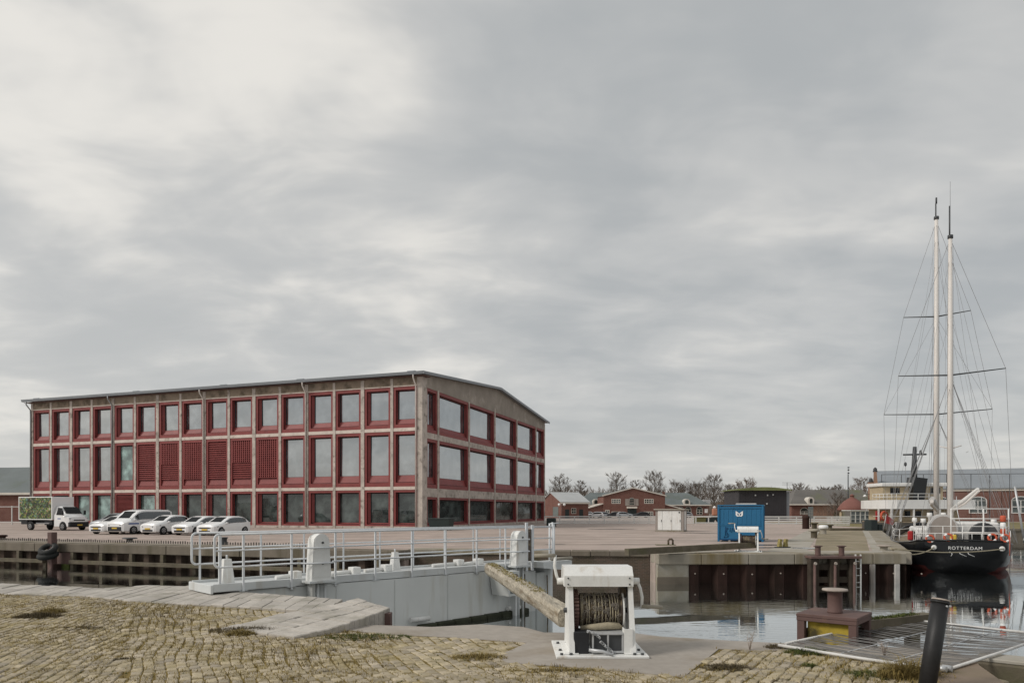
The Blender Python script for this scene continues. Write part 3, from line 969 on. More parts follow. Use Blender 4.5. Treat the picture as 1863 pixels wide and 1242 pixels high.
def win(xa, xb, za, zb, kind, style, side='front', glass='sky_glass'):
    """one window box in a bay: border, splayed reveals, sloping apron, pane.
    built in facade coordinates: u along the wall (to the right seen from outside), d depth inward"""
    if side == 'front':
        P = lambda u, d, z: (u, d, z)
    else:
        P = lambda u, d, z: (-d, u, z)
    D = .40
    bo = .25
    apron = {'top': .54, 'mid': .74, 'ground': .16}[kind]
    bot = {'top': .36, 'mid': .40, 'ground': .18}[kind]
    topb = .30 if kind != 'ground' else .24
    xi0, xi1, zi0, zi1 = xa + bo, xb - bo, za + bot, zb - topb
    sl = .24 if style == 'A' else .03
    sr = .20 if style == 'B' else .03
    if style == 'R':
        sl, sr = .05, .05
    gx0, gx1, gz0, gz1 = xi0 + sl, xi1 - sr, zi0 + apron, zi1 - .06
    f0, f1 = .02, .06                      # border face plane, then a shadow step
    m = MB()
    # border ring
    o = [(xa, za), (xb, za), (xb, zb), (xa, zb)]
    i_ = [(xi0, zi0), (xi1, zi0), (xi1, zi1), (xi0, zi1)]
    vs_ = [P(u, f0, z) for u, z in o] + [P(u, f0, z) for u, z in i_]
    e = .055
    j_ = [(xi0 + e, zi0 + e), (xi1 - e, zi0 + e), (xi1 - e, zi1 - e), (xi0 + e, zi1 - e)]
    vs_ += [P(u, f0 + .16, z) for u, z in i_] + [P(u, f0 + .16, z) for u, z in j_]
    g_ = [(gx0, gz0), (gx1, gz0), (gx1, gz1), (gx0, gz1)]
    vs_ += [P(u, f0 + .16, z) for u, z in j_]
    fs = []
    for k in range(4):
        n = (k + 1) % 4
        fs.append((k, n, 4 + n, 4 + k))            # border
        fs.append((4 + k, 4 + n, 8 + n, 8 + k))    # step in
    m.add(vs_, fs)
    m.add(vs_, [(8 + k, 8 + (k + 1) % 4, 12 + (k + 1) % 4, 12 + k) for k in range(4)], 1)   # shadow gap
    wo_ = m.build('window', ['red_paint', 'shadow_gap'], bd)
    # inner funnel
    m = MB()
    vs_ = [P(u, f0 + .165, z) for u, z in j_] + [P(u, D, z) for u, z in g_]
    m.add(vs_, [(k, (k + 1) % 4, 4 + (k + 1) % 4, 4 + k) for k in (1, 2, 3)])
    m.build('reveal', 'red_paint', wo_)
    m = MB()
    m.add([P(j_[0][0] + .004, f0 + .17, j_[0][1]), P(j_[1][0] - .004, f0 + .17, j_[1][1]), P(gx1, D, gz0), P(gx0, D, gz0)], [(0, 1, 2, 3)])
    m.build('apron', 'red_paint', wo_)
    if glass in ('louvre', 'lattice', 'louvre2'):
        m = MB()
        gz, gzt = zi0 + .72, zi1 - .05
        m.add([P(xi0, .30, zi0), P(xi1, .30, zi0), P(xi1, .30, zi1), P(xi0, .30, zi1)], [(0, 1, 2, 3)])
        m.build('backing', 'red_paint', wo_)
        if glass == 'lattice':
            m = MB(); zq = lerp(gz, gzt, .42); m.add([P(xi0 + .05, .285, zq), P(xi1 - .05, .285, zq), P(xi1 - .05, .285, gzt), P(xi0 + .05, .285, gzt)], [(0, 1, 2, 3)]); m.build('lattice_shade', 'dark_void', wo_)  # black sheet paints the dark of the holes behind the upper lattice
        n = 17
        pitch = (gzt - gz) / n
        m = MB()
        for k in range(n):
            zc = gz + (k + .5) * pitch
            vs_ = [P(xi0 + .08, .06, zc - pitch * .42), P(xi1 - .08, .06, zc - pitch * .42), P(xi1 - .08, .22, zc + pitch * .10), P(xi0 + .08, .22, zc + pitch * .10),
                   P(xi0 + .08, .06, zc - pitch * .22), P(xi1 - .08, .06, zc - pitch * .22), P(xi1 - .08, .22, zc + pitch * .32), P(xi0 + .08, .22, zc + pitch * .32)]
            m.add(vs_, [(0, 1, 5, 4), (3, 2, 1, 0), (4, 5, 6, 7), (0, 4, 7, 3), (1, 2, 6, 5)])
        m.build('louvre_blades', 'red_paint', wo_)['kind'] = 'stuff'
        if glass != 'louvre':
            m = MB()
            nv = 9
            zz0 = gz if glass == 'louvre2' else lerp(gz, gzt, .42)
            for k in range(nv + 1):
                u = lerp(xi0 + .08, xi1 - .08, k / nv)
                vs_ = [P(u - .05, .035, zz0), P(u + .05, .035, zz0), P(u + .05, .035, gzt), P(u - .05, .035, gzt), P(u - .05, .26, zz0), P(u + .05, .26, zz0), P(u + .05, .26, gzt), P(u - .05, .26, gzt)]
                m.add(vs_, [(0, 1, 2, 3), (0, 4, 5, 1), (1, 5, 6, 2), (0, 3, 7, 4)])
            m.build('lattice_bars', 'red_paint', wo_)['kind'] = 'stuff'
        m = MB()
        m.add([P(xi0 + .05, .10, zi0 + .03), P(xi1 - .05, .10, zi0 + .03), P(xi1 - .05, .24, gz - .06), P(xi0 + .05, .24, gz - .06)], [(0, 1, 2, 3)])
        m.build('kick_panel', 'red_paint', wo_)
        return
    # dark gasket frame, then the pane
    m = MB()
    gk = .07
    g2 = [(gx0 + gk, gz0 + .02), (gx1 - .03, gz0 + .02), (gx1 - .03, gz1 - gk), (gx0 + gk, gz1 - gk)]
    vs_ = [P(u, D - .001, z) for u, z in g_] + [P(u, D - .001, z) for u, z in g2] + [P(u, D + .10, z) for u, z in g2]
    fs = []
    for k in range(4):
        n = (k + 1) % 4
        fs += [(k, n, 4 + n, 4 + k), (4 + k, 4 + n, 8 + n, 8 + k)]
    m.add(vs_, fs)
    m.build('gasket', 'trim_black', wo_)
    m = MB()
    if style == 'T':                           # tilted vent
        m.add([P(g2[0][0], D + .10, g2[0][1]), P(g2[1][0], D + .10, g2[1][1]), P(g2[2][0], D - .2, g2[2][1]), P(g2[3][0], D - .2, g2[3][1])], [(0, 1, 2, 3)])
    else:
        j1, j2 = random.uniform(-.02, .02), random.uniform(-.03, .03)
        m.add([P(u, D + .045 + (j1 if q in (0, 3) else -j1) * .6 + (j2 if q > 1 else -j2) * .6, z) for q, (u, z) in enumerate(g2)], [(0, 1, 2, 3)])
    m.build('pane', glass, wo_)
rr = random.Random(4)
mid_kind = {5: 'louvre', 6: 'lattice', 7: 'louvre2', 8: 'louvre', 9: 'lattice', 10: 'louvre2'}
for i in range(NB):
    xa, xb = cw[i][1], cw[i + 1][0]
    st = 'A' if i % 2 == 0 else 'B'
    if i == NB - 1:
        st = 'R'
    win(xa, xb, Z['t0'], Z['t1'], 'top', st)
    if i in mid_kind:
        win(xa, xb, Z['m0'], Z['m1'], 'mid', 'R', glass=mid_kind[i])
    elif i == 4:
        win(xa, xb, Z['m0'], Z['m1'], 'mid', 'A', glass='green_glass')
    else:
        win(xa, xb, Z['m0'], Z['m1'], 'mid', st)
    if i == 4:
        win(xa, xb, Z['g0'], Z['g1'], 'ground', 'R', glass='louvre')
    elif i in (2, 3, 5):
        win(xa, xb, Z['g0'], Z['g1'], 'ground', st, glass='green_glass')
    else:
        win(xa, xb, Z['g0'], Z['g1'], 'ground', st, glass='dark_glass')
    for nm in ('b1', 'b2'):
        m = MB(); m.box(xa + .002, xb - .002, -.03, .9, *Z[nm]); m.build('floor_beam', 'beam_pale', bd)
    m = MB(); m.box(xa + .002, xb - .002, -.02, .9, 0, Z['g0']); m.build('plinth', 'facade_concrete', bd)
    m = MB(); m.box(xa + .002, xb - .002, -.04, .9, Z['t1'], Z['t1'] + .10); m.build('lintel', 'beam_pale', bd)
m = MB(); m.box(-LEN, 0, -.015, .9, Z['t1'] + .101, 15.05); m.build('frieze', 'facade_frieze', bd)
# gable end
gy = [0.0, 3.63, 11.75, 20.0, 28.4, 37.0, WID]
RZ = dict(g=(.25, 3.20), m=(4.08, 9.05), t=(9.64, 14.1))
for k, y in enumerate(gy):
    if k == 0:
        continue
    w_ = .32
    if k == 6:
        column(-.9, .06, y - .32, y)
    else:
        column(-.9, .06, y - w_ / 2, y + w_ / 2, 0, 14.6 if k == 3 else 14.2)
for k in range(6):
    ya = gy[k] + (.91 if k == 0 else .16)
    if k == 0:
        m = MB(); m.box(-.9, .052, .901, 1.0, 0, 15.0); m.build('column', 'facade_concrete', bd); ya = 1.001
    yb = gy[k + 1] - (.32 if k == 5 else .16)
    win(ya, yb, *RZ['t'], 'top', 'R', 'side')
    win(ya, yb, *RZ['m'], 'mid', 'R', 'side')
    win(ya, yb, *RZ['g'], 'ground', 'R', 'side', 'dark_glass')
    for z0, z1 in ((3.2, 4.08), (9.05, 9.64)):
        m = MB(); m.box(-.9, .03, ya + .002, yb - .002, z0, z1); m.build('floor_beam', 'facade_concrete', bd)
    m = MB(); m.box(-.9, .02, ya + .002, yb - .002, 0, .25); m.build('plinth', 'facade_concrete', bd)
ZE, ZR = 15.25, 17.05
m = MB()
m.extr([(.02, 0.05, 14.1), (.02, WID - .01, 14.1), (.02, WID - .01, ZE), (.02, WID / 2, ZR), (.02, 0.05, ZE)], (-.85, 0, 0))
m.build('gable_wall', 'gable_render', bd)
# roof sheets with overhang
ov = .55
def roof_side(y0, y1, z0, z1):
    m = MB()
    m.extr([(-LEN - ov, y0, z0), (ov, y0, z0), (ov, y1, z1), (-LEN - ov, y1, z1)], (0, 0, .16))
    return m
sl = (ZR - ZE) / (WID / 2)
rs = roof_side(-ov, WID / 2, ZE - sl * ov + .02, ZR + .02).build('roof', 'roof_grey', bd)
roof_side(WID + ov, WID / 2, ZE - sl * ov + .02, ZR + .021).build('roof', 'roof_grey', bd)
m = MB()
m.extr([(0, -ov - .22, ZE - .12), (0, -ov + .02, ZE - .12), (0, -ov + .02, ZE + .24), (0, -ov - .30, ZE + .24)], (ov + .05, 0, 0))
m2 = MB()
m2.extr([(-LEN - ov - .1, -ov - .24, ZE - .10), (-LEN - ov - .1, -ov - .005, ZE - .10), (-LEN - ov - .1, -ov - .005, ZE + .17), (-LEN - ov - .1, -ov - .32, ZE + .17)], (LEN + 2 * ov + .15, 0, 0))
m2.build('gutter', 'roof_grey', bd)
m = MB(); m.box(-LEN - ov, ov, -ov, .9, ZE - .20, ZE - .162); m.build('soffit', 'rust_brown', bd)
for s_ in (0, 1):
    m = MB()
    y0, y1 = (-ov - .3, WID / 2) if s_ == 0 else (WID + ov + .1, WID / 2)
    z0 = ZE - sl * ov
    m.extr([(ov + .002, y0, z0 - .08), (ov + .002, y1, ZR - .06), (ov + .002, y1, ZR + .22), (ov + .002, y0, z0 + .20)], (.07, 0, 0))
    m.build('barge_board', 'roof_grey', bd)
for i in (0, 4, 8, 12, 16):
    x = -LEN + i * BAY + (-.08 if i == 16 else (.05 if i == 0 else -.05))
    x = min(x, -.62) if i == 16 else x
    m = MB()
    m.tube([(x, -.72, ZE - .1), (x, -.70, 14.8), (x, -.17, 14.2), (x, -.15, 13.6), (x, -.15, .15)], .075, 8)
    m.build('downpipe', 'pipe_white' if i in (16, 12, 8) else 'zinc', bd)
for k, x in enumerate((-53.0, -37, -24.5, -14.5, -1.5)):
    m = MB(); m.cbox(x, x + .9, -.35, .25, ZE + .2, ZE + .36, .03); m.build('gutter_outlet', 'roof_grey', bd)

# ================================================================== FOREGROUND QUAY
from mathutils import noise as mnoise
near = [(-60, 27), (-13, 18.07), (-9.8, 17.05), (-8.9, 17.5), (-7.7, 17.3), (-6.04, 16.06), (-4.95, 15.3), (-3.9, 14.75), (-3.1, 14.3), (-2.15, 12.3),
        (-2.55, 11.7), (-1.31, 11.5), (-.52, 11.76), (.18, 11.5), (.49, 11.0), (1.89, 10.92), (2.23, 10.64), (3.34, 10.24), (3.7, 10.16), (4.6, 9.96), (5.4, 9.78), (5.85, 9.55),
        (5.93, 9.25), (5.66, 8.62), (5.40, 7.8), (5.2, 5.0), (5.1, -15), (-60, -15)]
m = MB()
m.prism(near, -4.0, -.012)
NG = tag(m.build('foreground_ground', 'moss_soil'), kind='structure')
slab = [(-2.62, 11.25), (-2.5, 11.8), (-1.31, 11.56), (-.52, 11.82), (.18, 11.56), (.49, 11.04), (1.89, 10.98), (2.23, 10.69), (3.34, 10.29), (3.7, 10.2), (4.6, 10.0), (5.4, 9.82), (5.89, 9.58),
        (5.96, 9.28), (5.75, 8.75), (5.0, 8.45), (3.72, 9.66), (3.48, 9.6), (2.84, 9.75), (1.96, 8.11), (.9, 8.55), (-.09, 8.87), (-.224, 9.2), (.225, 10.2), (-.9, 10.62), (-1.89, 10.87)]
m = MB()
m.prism(slab, -.6, .0)
tag(m.build('concrete_apron', 'concrete_slab'), kind='structure')

def inside(p, poly):
    c = False
    j = len(poly) - 1
    for i in range(len(poly)):
        a, b = poly[i], poly[j]
        if (a[1] > p[1]) != (b[1] > p[1]) and p[0] < (b[0] - a[0]) * (p[1] - a[1]) / (b[1] - a[1]) + a[0]:
            c = not c
        j = i
    return c

def resample(pl, n):
    pl = [Vector(p) for p in pl]
    d = [0.0]
    for a, b in zip(pl, pl[1:]):
        d.append(d[-1] + (b - a).length)
    out = []
    for k in range(n + 1):
        s = d[-1] * k / n
        i = 0
        while i < len(pl) - 2 and d[i + 1] < s:
            i += 1
        f = (s - d[i]) / max(1e-6, d[i + 1] - d[i])
        out.append(pl[i].lerp(pl[i + 1], min(1, f)))
    return out

rr = random.Random(21)
def stone_band(up, lo, n, rows, jit=.10):
    U, Lo = resample(up, n), resample(lo, n)
    for r in range(rows):
        off = [rr.uniform(-jit, jit) for _ in range(n + 1)]
        off[0] = off[-1] = 0
        def node(k, f):
            k2 = max(0.0, min(float(n), k + off[int(k)]))
            i = min(n - 1, int(k2))
            return (U[i].lerp(U[i + 1], k2 - i)).lerp(Lo[i].lerp(Lo[i + 1], k2 - i), f)
        f0, f1 = r / rows, (r + 1) / rows
        for k in range(n):
            q = [node(k, f0), node(k + 1, f0), node(k + 1, f1), node(k, f1)]
            c = sum(q, Vector()) / 4
            h = rr.uniform(-.010, .012)
            top, rim = [], []
            for p in q:
                d = (c - p)
                d.z = 0
                d.normalize()
                e = p + d * .010
                rim.append(Vector((e.x, e.y, p.z + h - .014 + rr.uniform(-.004, .004))))
                e = p + d * .028
                top.append(Vector((e.x, e.y, p.z + h)))
            bot = [Vector((p.x, p.y, -.5)) for p in rim]
            mm = MB()
            mm.add(top + rim + bot, [(3, 2, 1, 0)] + [((i + 1) % 4, i, 4 + i, 4 + (i + 1) % 4) for i in range(4)] + [(4 + (i + 1) % 4, 4 + i, 8 + i, 8 + (i + 1) % 4) for i in range(4)])
            mm.build('stone', 'coping_stone', NG)
E = lambda x, y, z: (x, y, z)
qe = [E(-24, 20.1, .03), E(-13, 18.07, .03), E(-9.8, 17.05, .03), E(-8.9, 17.48, .05), E(-7.7, 17.28, .06), E(-6.04, 16.04, .06), E(-4.95, 15.28, .07), E(-3.9, 14.73, .08), E(-3.45, 14.5, .09)]
ql = [E(-23, 18.4, .02), tuple(at(0, 1079, .02)), tuple(at(150, 1083, .02)), tuple(at(248, 1092.6, .02)), tuple(at(319, 1096, .03)), tuple(at(451, 1102.5, .04)), tuple(at(541, 1109, .06)), tuple(at(601, 1104, .08))]
stone_band(qe, ql, 66, 2)
b2u = [E(-4.72, 11.43, .0), tuple(at(520, 1113, .06)), E(-3.42, 13.55, .10), E(-3.10, 14.28, .13)]
b2l = [E(-3.20, 10.45, .03), tuple(at(620, 1137, .10)), E(-2.18, 12.2, .18), E(-2.13, 12.42, .18)]
stone_band(b2u, b2l, 17, 3)
band1 = [p[:2] for p in qe] + [p[:2] for p in reversed(ql)]
band2 = [p[:2] for p in b2u] + [p[:2] for p in reversed(b2l)]
# iron-brown facing of the wedge
m = MB()
m.box(-2.19, -2.09, 12.21, 12.40, -.3, .12)
m.build('corner_iron', 'rust_brown', NG)

# ---- setts
def sett_mesh(i, sx, sy):
    r = random.Random(100 + i)
    mm = MB()
    j = lambda a: r.uniform(-a, a)
    c = .012
    rim = [(-sx / 2 + j(.006), -sy / 2 + j(.008)), (sx / 2 + j(.006), -sy / 2 + j(.008)), (sx / 2 + j(.006), sy / 2 + j(.008)), (-sx / 2 + j(.006), sy / 2 + j(.008))]
    top = [(x * (1 - 2 * c / sx), y * (1 - 2 * c / sy)) for x, y in rim]
    mx_ = (j(.01), j(.015))
    vs_ = [(x, y, j(.004)) for x, y in top] + [(mx_[0], mx_[1], .003)] + [(x, y, -.011) for x, y in rim] + [(x, y, -.07) for x, y in rim]
    fs = [(i_, (i_ + 1) % 4, 4) for i_ in range(4)]
    fs += [((i_ + 1) % 4, i_, 5 + i_, 5 + (i_ + 1) % 4)[::-1] for i_ in range(4)]
    fs += [(5 + (i_ + 1) % 4, 5 + i_, 9 + i_, 9 + (i_ + 1) % 4)[::-1] for i_ in range(4)]
    mm.add(vs_, fs)
    return mm
SX, SY = .128, .185
protos = [sett_mesh(i, SX - .011, SY - .012) for i in range(8)]
pmesh = []
for k, mm in enumerate(protos):
    me = mm.mesh('sett', 'sett')
    at_ = me.attributes.new('tint', 'FLOAT', 'FACE')
    at_.data.foreach_set('value', [k / 8.0] * len(me.polygons))
    pmesh.append(me)
cand = []
rr = random.Random(33)
right_zone = [(1.9, 8.0), (2.9, 9.85), (3.6, 9.75), (5.4, 8.0), (5.4, 5.5), (.5, 5.5)]
def lay(ang, zone_test):
    ux, uy = Vector((math.cos(ang), math.sin(ang))), Vector((-math.sin(ang), math.cos(ang)))
    for i in range(-150, 150):
        for j in range(-12, 122):
            wob = .05 * math.sin(j * .21 + i * .05) + .03 * math.sin(j * .53 + i * .31)
            p = ux * (i * SX + wob) + uy * (j * SY + (SY * .5 if i % 2 else 0)) + Vector((0, 5.0))
            p += Vector((rr.uniform(-.008, .008), rr.uniform(-.010, .010)))
            if p.y < 6.4 or p.y > 19.5 or abs(p.x) > .80 * p.y + 1.0:
                continue
            if not inside(p, near) or inside(p, slab) or inside(p, band1) or inside(p, band2):
                continue
            if zone_test(p):
                cand.append((p, ang + rr.uniform(-.03, .03)))
lay(R(12), lambda p: p.x < -.545 * p.y)
lay(R(25), lambda p: p.x >= -.545 * p.y and not inside(p, right_zone))
lay(R(-32), lambda p: inside(p, right_zone))
def hump(p):
    return .05 * mnoise.noise(Vector((p.x * .35, p.y * .35, 3))) + .012 * mnoise.noise(Vector((p.x * 1.3, p.y * 1.3, 7)))
vis = []
for k, (p, a) in enumerate(cand):
    px, py = CX + F * p.x / p.y, HY + F * EYE / p.y
    if 0 <= px <= 1863 and py <= 1240:
        vis.append((p.y, k))
vis.sort()
near300 = set(k for _, k in vis[:300])
jm_v, jm_f, jm_t = [], [], []
for k, (p, a) in enumerate(cand):
    z = hump(p) * .16 + rr.uniform(-.006, .007)
    tx, ty_ = rr.uniform(-.022, .022), rr.uniform(-.022, .022)
    if k in near300:
        o = link('sett', pmesh[k % 8], NG, (p.x, p.y, z))
        o.rotation_euler = (tx, ty_, a)
    else:
        mm = protos[rr.randrange(8)]
        M = Matrix.Translation((p.x, p.y, z)) @ Matrix.Rotation(a, 4, 'Z') @ Matrix.Rotation(ty_, 4, 'Y') @ Matrix.Rotation(tx, 4, 'X')
        o0 = len(jm_v)
        jm_v += [tuple(M @ Vector(v)) for v in mm.v]
        jm_f += [tuple(i + o0 for i in f) for f in mm.f]
        jm_t += [rr.random()] * len(mm.f)
me = bpy.data.meshes.new('sett_field')
me.from_pydata(jm_v, [], jm_f)
me.materials.append(MATS['sett'])
at_ = me.attributes.new('tint', 'FLOAT', 'FACE')
at_.data.foreach_set('value', jm_t)
o = link('sett_field', me, NG)
o['kind'] = 'stuff'

# ---- moss, dead grass and weeds in the joints
def blades(m, p, n, h, spread, lean=.6, wdt=.004, rnd=random):
    for _ in range(n):
        a = rnd.uniform(0, 6.283)
        r = spread * math.sqrt(rnd.random())
        b = Vector((p[0] + r * math.cos(a), p[1] + r * math.sin(a), p[2]))
        hh = h * rnd.uniform(.4, 1.1)
        la = rnd.uniform(0, 6.283)
        l = Vector((math.cos(la), math.sin(la), 0)) * hh * lean * rnd.uniform(.2, 1.2)
        s = Vector((-math.sin(la), math.cos(la), 0)) * wdt * rnd.uniform(.6, 1.5)
        mid_ = b + l * .4 + Vector((0, 0, hh * .62))
        tip = b + l + Vector((0, 0, hh * .8))
        m.add([b - s, b + s, mid_ + s * .7, mid_ - s * .7, tip], [(0, 1, 2, 3), (3, 2, 4)])
gr = random.Random(8)
mg, md, mn = MB(), MB(), MB()
cnt = 0
while cnt < 15000:
    Y = gr.uniform(7.0, 17.5)
    X = gr.uniform(-.78, .62) * Y
    p = (X, Y)
    if not inside(p, near) or inside(p, slab):
        cnt += 1
        continue
    cnt += 1
    if inside(p, band1) or inside(p, band2):
        continue
    n_ = mnoise.noise(Vector((X * .55, Y * .55, 20)))
    n_ += .26 * max(0.0, min(1.0, (Y - 9.5) / 4)) * max(0.0, min(1.0, (-2.0 - X) / 2))
    z = hump(Vector(p)) * .16 - .015
    if n_ > -.18 + gr.uniform(-.25, .2):
        tgt = mg
        if n_ > .24:
            tgt = md if gr.random() < .22 else mg
        blades(tgt, (X, Y, z), 7, .055 + .05 * max(0, n_), .06, 1.1, .0035, gr)
    elif gr.random() < .35:
        blades(mn, (X, Y, z), 5, .035, .035, .8, .0035, gr)
tag(mg.build('joint_grass', 'dry_grass'), 'straw-coloured dry grass growing in the joints of the setts', 'grass', kind='stuff')
tag(md.build('dead_moss', 'dark_moss'), 'dark dead moss in patches on the setts', 'moss', kind='stuff')
tag(mn.build('green_weed', 'green_moss'), 'fine green weeds between the setts', 'weeds', kind='stuff')
# clumps of dead weeds lying on the paving
def clump(label, loc, w_, d_, h, n, material, seed, rz=0.0):
    r = random.Random(seed)
    m = MB()
    for _ in range(n):
        a = r.uniform(0, 6.283)
        q = math.sqrt(r.random())
        p = Vector((w_ / 2 * q * math.cos(a), d_ / 2 * q * math.sin(a), -.02))
        blades(m, p, 5, h * (1.1 - .6 * q), .03, 1.2, .004, r)
    t_ = tag(m.build('weed_clump', material, None, loc, rz), label, 'plant', 'dead weed clumps on the setts')
    return t_
clump('wide dark weed clump at the far left of the setts', at(70, 1121), .85, .5, .16, 220, 'dark_moss', 1)
clump('tan dry grass hummock next to the dark clump at far left', at(92, 1114), .5, .5, .20, 160, 'dry_grass', 2)
clump('flat grey-brown weed mat left of centre on the setts', at(140, 1142), 1.1, .45, .07, 200, 'dark_moss', 3)
clump('small dark weed tuft alone on the lower left setts', at(226, 1198), .34, .16, .06, 90, 'dark_moss', 4)
clump('dry weeds along the foot of the stone wedge', at(455, 1146), 1.5, .5, .12, 300, 'dark_moss', 5)
clump('yellow dry grass hummock beside the lower tip of the stone wedge', at(437, 1153), .45, .35, .13, 160, 'dry_grass', 6)
clump('green grassy patch in the hollow below the stone wedge', at(660, 1158), 1.5, .55, .09, 330, 'green_moss', 7)
clump('straw tuft at the inner corner of the concrete apron', at(870, 1195), .75, .4, .10, 240, 'dry_grass', 8)
clump('brown weed strip along the sett edge below the winch', at(1010, 1219), 1.6, .22, .07, 260, 'dry_grass', 9)
clump('dark heather-like mat at the left edge of the right sett patch', at(1322, 1214), .62, .38, .10, 260, 'dark_moss', 10)
clump('grey-green weed tuft in the middle of the right sett patch', at(1473, 1211), .26, .2, .08, 100, 'green_moss', 11)
clump('thistle-like weeds under the fallen fence tube', at(1470, 1187), .6, .35, .13, 200, 'green_moss', 12)
clump('low weeds at the end of the fallen fence tube', at(1415, 1177), .4, .3, .10, 120, 'dark_moss', 13)
clump('tall pale grass at the foot of the black post', at(1650, 1232), .7, .3, .34, 240, 'dry_grass', 14)
clump('green weeds beside the pale grass left of the black post', at(1580, 1228), .7, .45, .10, 240, 'green_moss', 15)
clump('brown weed mat along the bottom of the right sett patch', at(1430, 1238), .7, .3, .05, 200, 'dark_moss', 16)
def stalk(label, loc, h, n, seed):
    r = random.Random(seed)
    m = MB()
    for _ in range(n):
        a = r.uniform(0, 6.28)
        l = r.uniform(.1, .35) * h
        tip = Vector((l * math.cos(a), l * math.sin(a), h * r.uniform(.6, 1)))
        mid_ = tip * .5 + Vector((r.uniform(-.02, .02), 0, .06 * h))
        m.tube([(0, 0, -.02), mid_, tip], [.005, .004, .002], 4)
        for k in range(5):
            q = mid_.lerp(tip, r.random())
            d = Vector((r.uniform(-1, 1), r.uniform(-1, 1), r.uniform(.2, 1))) * .045
            m.tube([q, q + d], .0025, 3)
    return tag(m.build('dry_stalk', 'rust_pale', None, loc), label, 'plant', 'dry stalks by the water')
stalk('thin dry stalk standing alone at the edge of the concrete apron', at(1364, 1181), .24, 6, 1)
stalk('dark spiky stalk inside the fallen fence', at(1610, 1192), .17, 9, 2)
stalk('tall dry stalk just right of the black post', at(1712, 1232), .50, 4, 3)

# ================================================================== LOCK GATE
GA, GANG = Vector((-6.46, 15.6, 0)), math.atan2(7.4, 7.68)
GL = 10.67
gt = thing('lock_gate', 'grey steel lock gate with walkway and tubular railings across the canal', 'lock gate', GA, GANG)
m = MB()
# hull: flat front with rounded heel post, slightly curved plan
n = 24
pts = []
for k in range(n + 1):
    x = lerp(.45, GL - 1.15, k / n)
    pts.append((x, .10 - .16 * math.sin(math.pi * k / n)))
vs_ = [(x, y, -3.2) for x, y in pts] + [(x, y, .075) for x, y in pts]
vs_ += [(x, 1.5 - y, -3.2) for x, y in pts] + [(x, 1.5 - y, .075) for x, y in pts]
N = n + 1
fs = []
for k in range(n):
    fs.append((k, k + 1, N + k + 1, N + k))
    fs.append((2 * N + k + 1, 2 * N + k, 3 * N + k, 3 * N + k + 1))
    fs.append((N + k, N + k + 1, 3 * N + k + 1, 3 * N + k))
fs += [(0, N, 3 * N, 2 * N), (n, 2 * N + n, 3 * N + n, N + n)]
m.add(vs_, fs, 0, False)
for i in range(n):
    m.sm[i * 3] = True
m.build('hull', 'hull_grey', gt)
for x in (2.9, 4.6, 6.4):
    y = .10 - .16 * math.sin(math.pi * (x - .45) / (GL - 1.6)) - .004
    m = MB(); m.box(x, x + .025, y - .004, y + .01, -3, .05); m.build('weld_seam', 'hull_grey', gt)
m = MB(); m.cbox(GL - 1.14, GL - .62, .02, 1.4, -3.2, -.02, .02); m.build('end_panel', 'hull_grey', gt)
m = MB(); m.box(GL - .615, GL - .56, .12, 1.3, -3.2, -.06); m.build('joint_gap', 'trim_black', gt)
m = MB(); m.cbox(GL - .555, GL - .10, .06, 1.3, -3.2, -.10, .03); m.build('end_panel', 'hull_grey', gt)
m = MB(); m.lathe([(.34, -3.2), (.34, .10), (.30, .12)], (GL + .12, .45, 0), n=28); m.build('heel_post', 'gate_grey', gt)
m = MB(); m.tube([(GL - .15, -.02, -.2), (GL - .12, -.02, -1.0), (GL - .1, -.02, -2.2)], .022, 6); m.build('chain', 'chain_rust', gt)
m = MB(); m.tube([(GL - 1.16, .0, -.1), (GL - 1.16, .0, -2.3)], .03, 6); m.build('drain_pipe', 'chain_rust', gt)
# weedy rubbing strip on the waterline
for k in range(7):
    x = 5.3 + k * .62
    y = .10 - .16 * math.sin(math.pi * (x - .45) / (GL - 1.6))
    m = MB(); m.cbox(x, x + .60, y - .20, y - .005, -1.42 + .006 * k, -1.20 + .006 * k, .03); m.build('rubbing_block', 'fender_weed', gt)
for x, z, l_ in ((5.05, -1.05, .62), (8.75, -1.10, .5)):
    y = .10 - .16 * math.sin(math.pi * (x - .45) / (GL - 1.6)) - .10
    m = MB(); m.tube([(x, y, z), (x + l_, y, z)], .07, 12); m.build('anode', 'white_paint', gt)
# walkway
m = MB(); m.cbox(-.10, GL + .25, .0, .07, .09, .27, .008); m.build('edge_beam', 'gate_grey', gt)
m = MB(); m.cbox(-.10, GL + .25, 1.20, 1.27, .09, .27, .008); m.build('edge_beam', 'gate_grey', gt)
m = MB(); m.cbox(-.16, -.101, -.02, 1.29, .06, .25, .008); m.build('end_beam', 'gate_grey', gt)
for k in range(9):
    x0 = -.09 + k * 1.21
    m = MB(); m.box(x0 + .006, min(GL + .24, x0 + 1.20), .075, 1.195, .19, .212); m.build('deck_plate', 'gate_grey', gt)
for k in range(9):
    x = .565 + 1.158 * k
    m = MB(); m.cbox(x - .10, x + .10, -.06, 1.3, .078, .088, .003); m.build('bracket', 'gate_grey', gt)
def rail(m, x0, x1, y, z, r, bows=(), end0=None):
    pts = []
    xs = [x0]
    for b in bows:
        xs += [b - .46, b - .36, b - .27, b + .27, b + .36, b + .46]
    xs.append(x1)
    for x in xs:
        yy = y
        for b in bows:
            if abs(x - b) < .30:
                yy = y - .36
            elif abs(x - b) < .40:
                yy = y - .20
        pts.append((x, yy, z))
    m.tube(pts, r, 8)
PED = (2.33, 9.06)
RT, RM, RL_ = 1.36, 1.00, .635
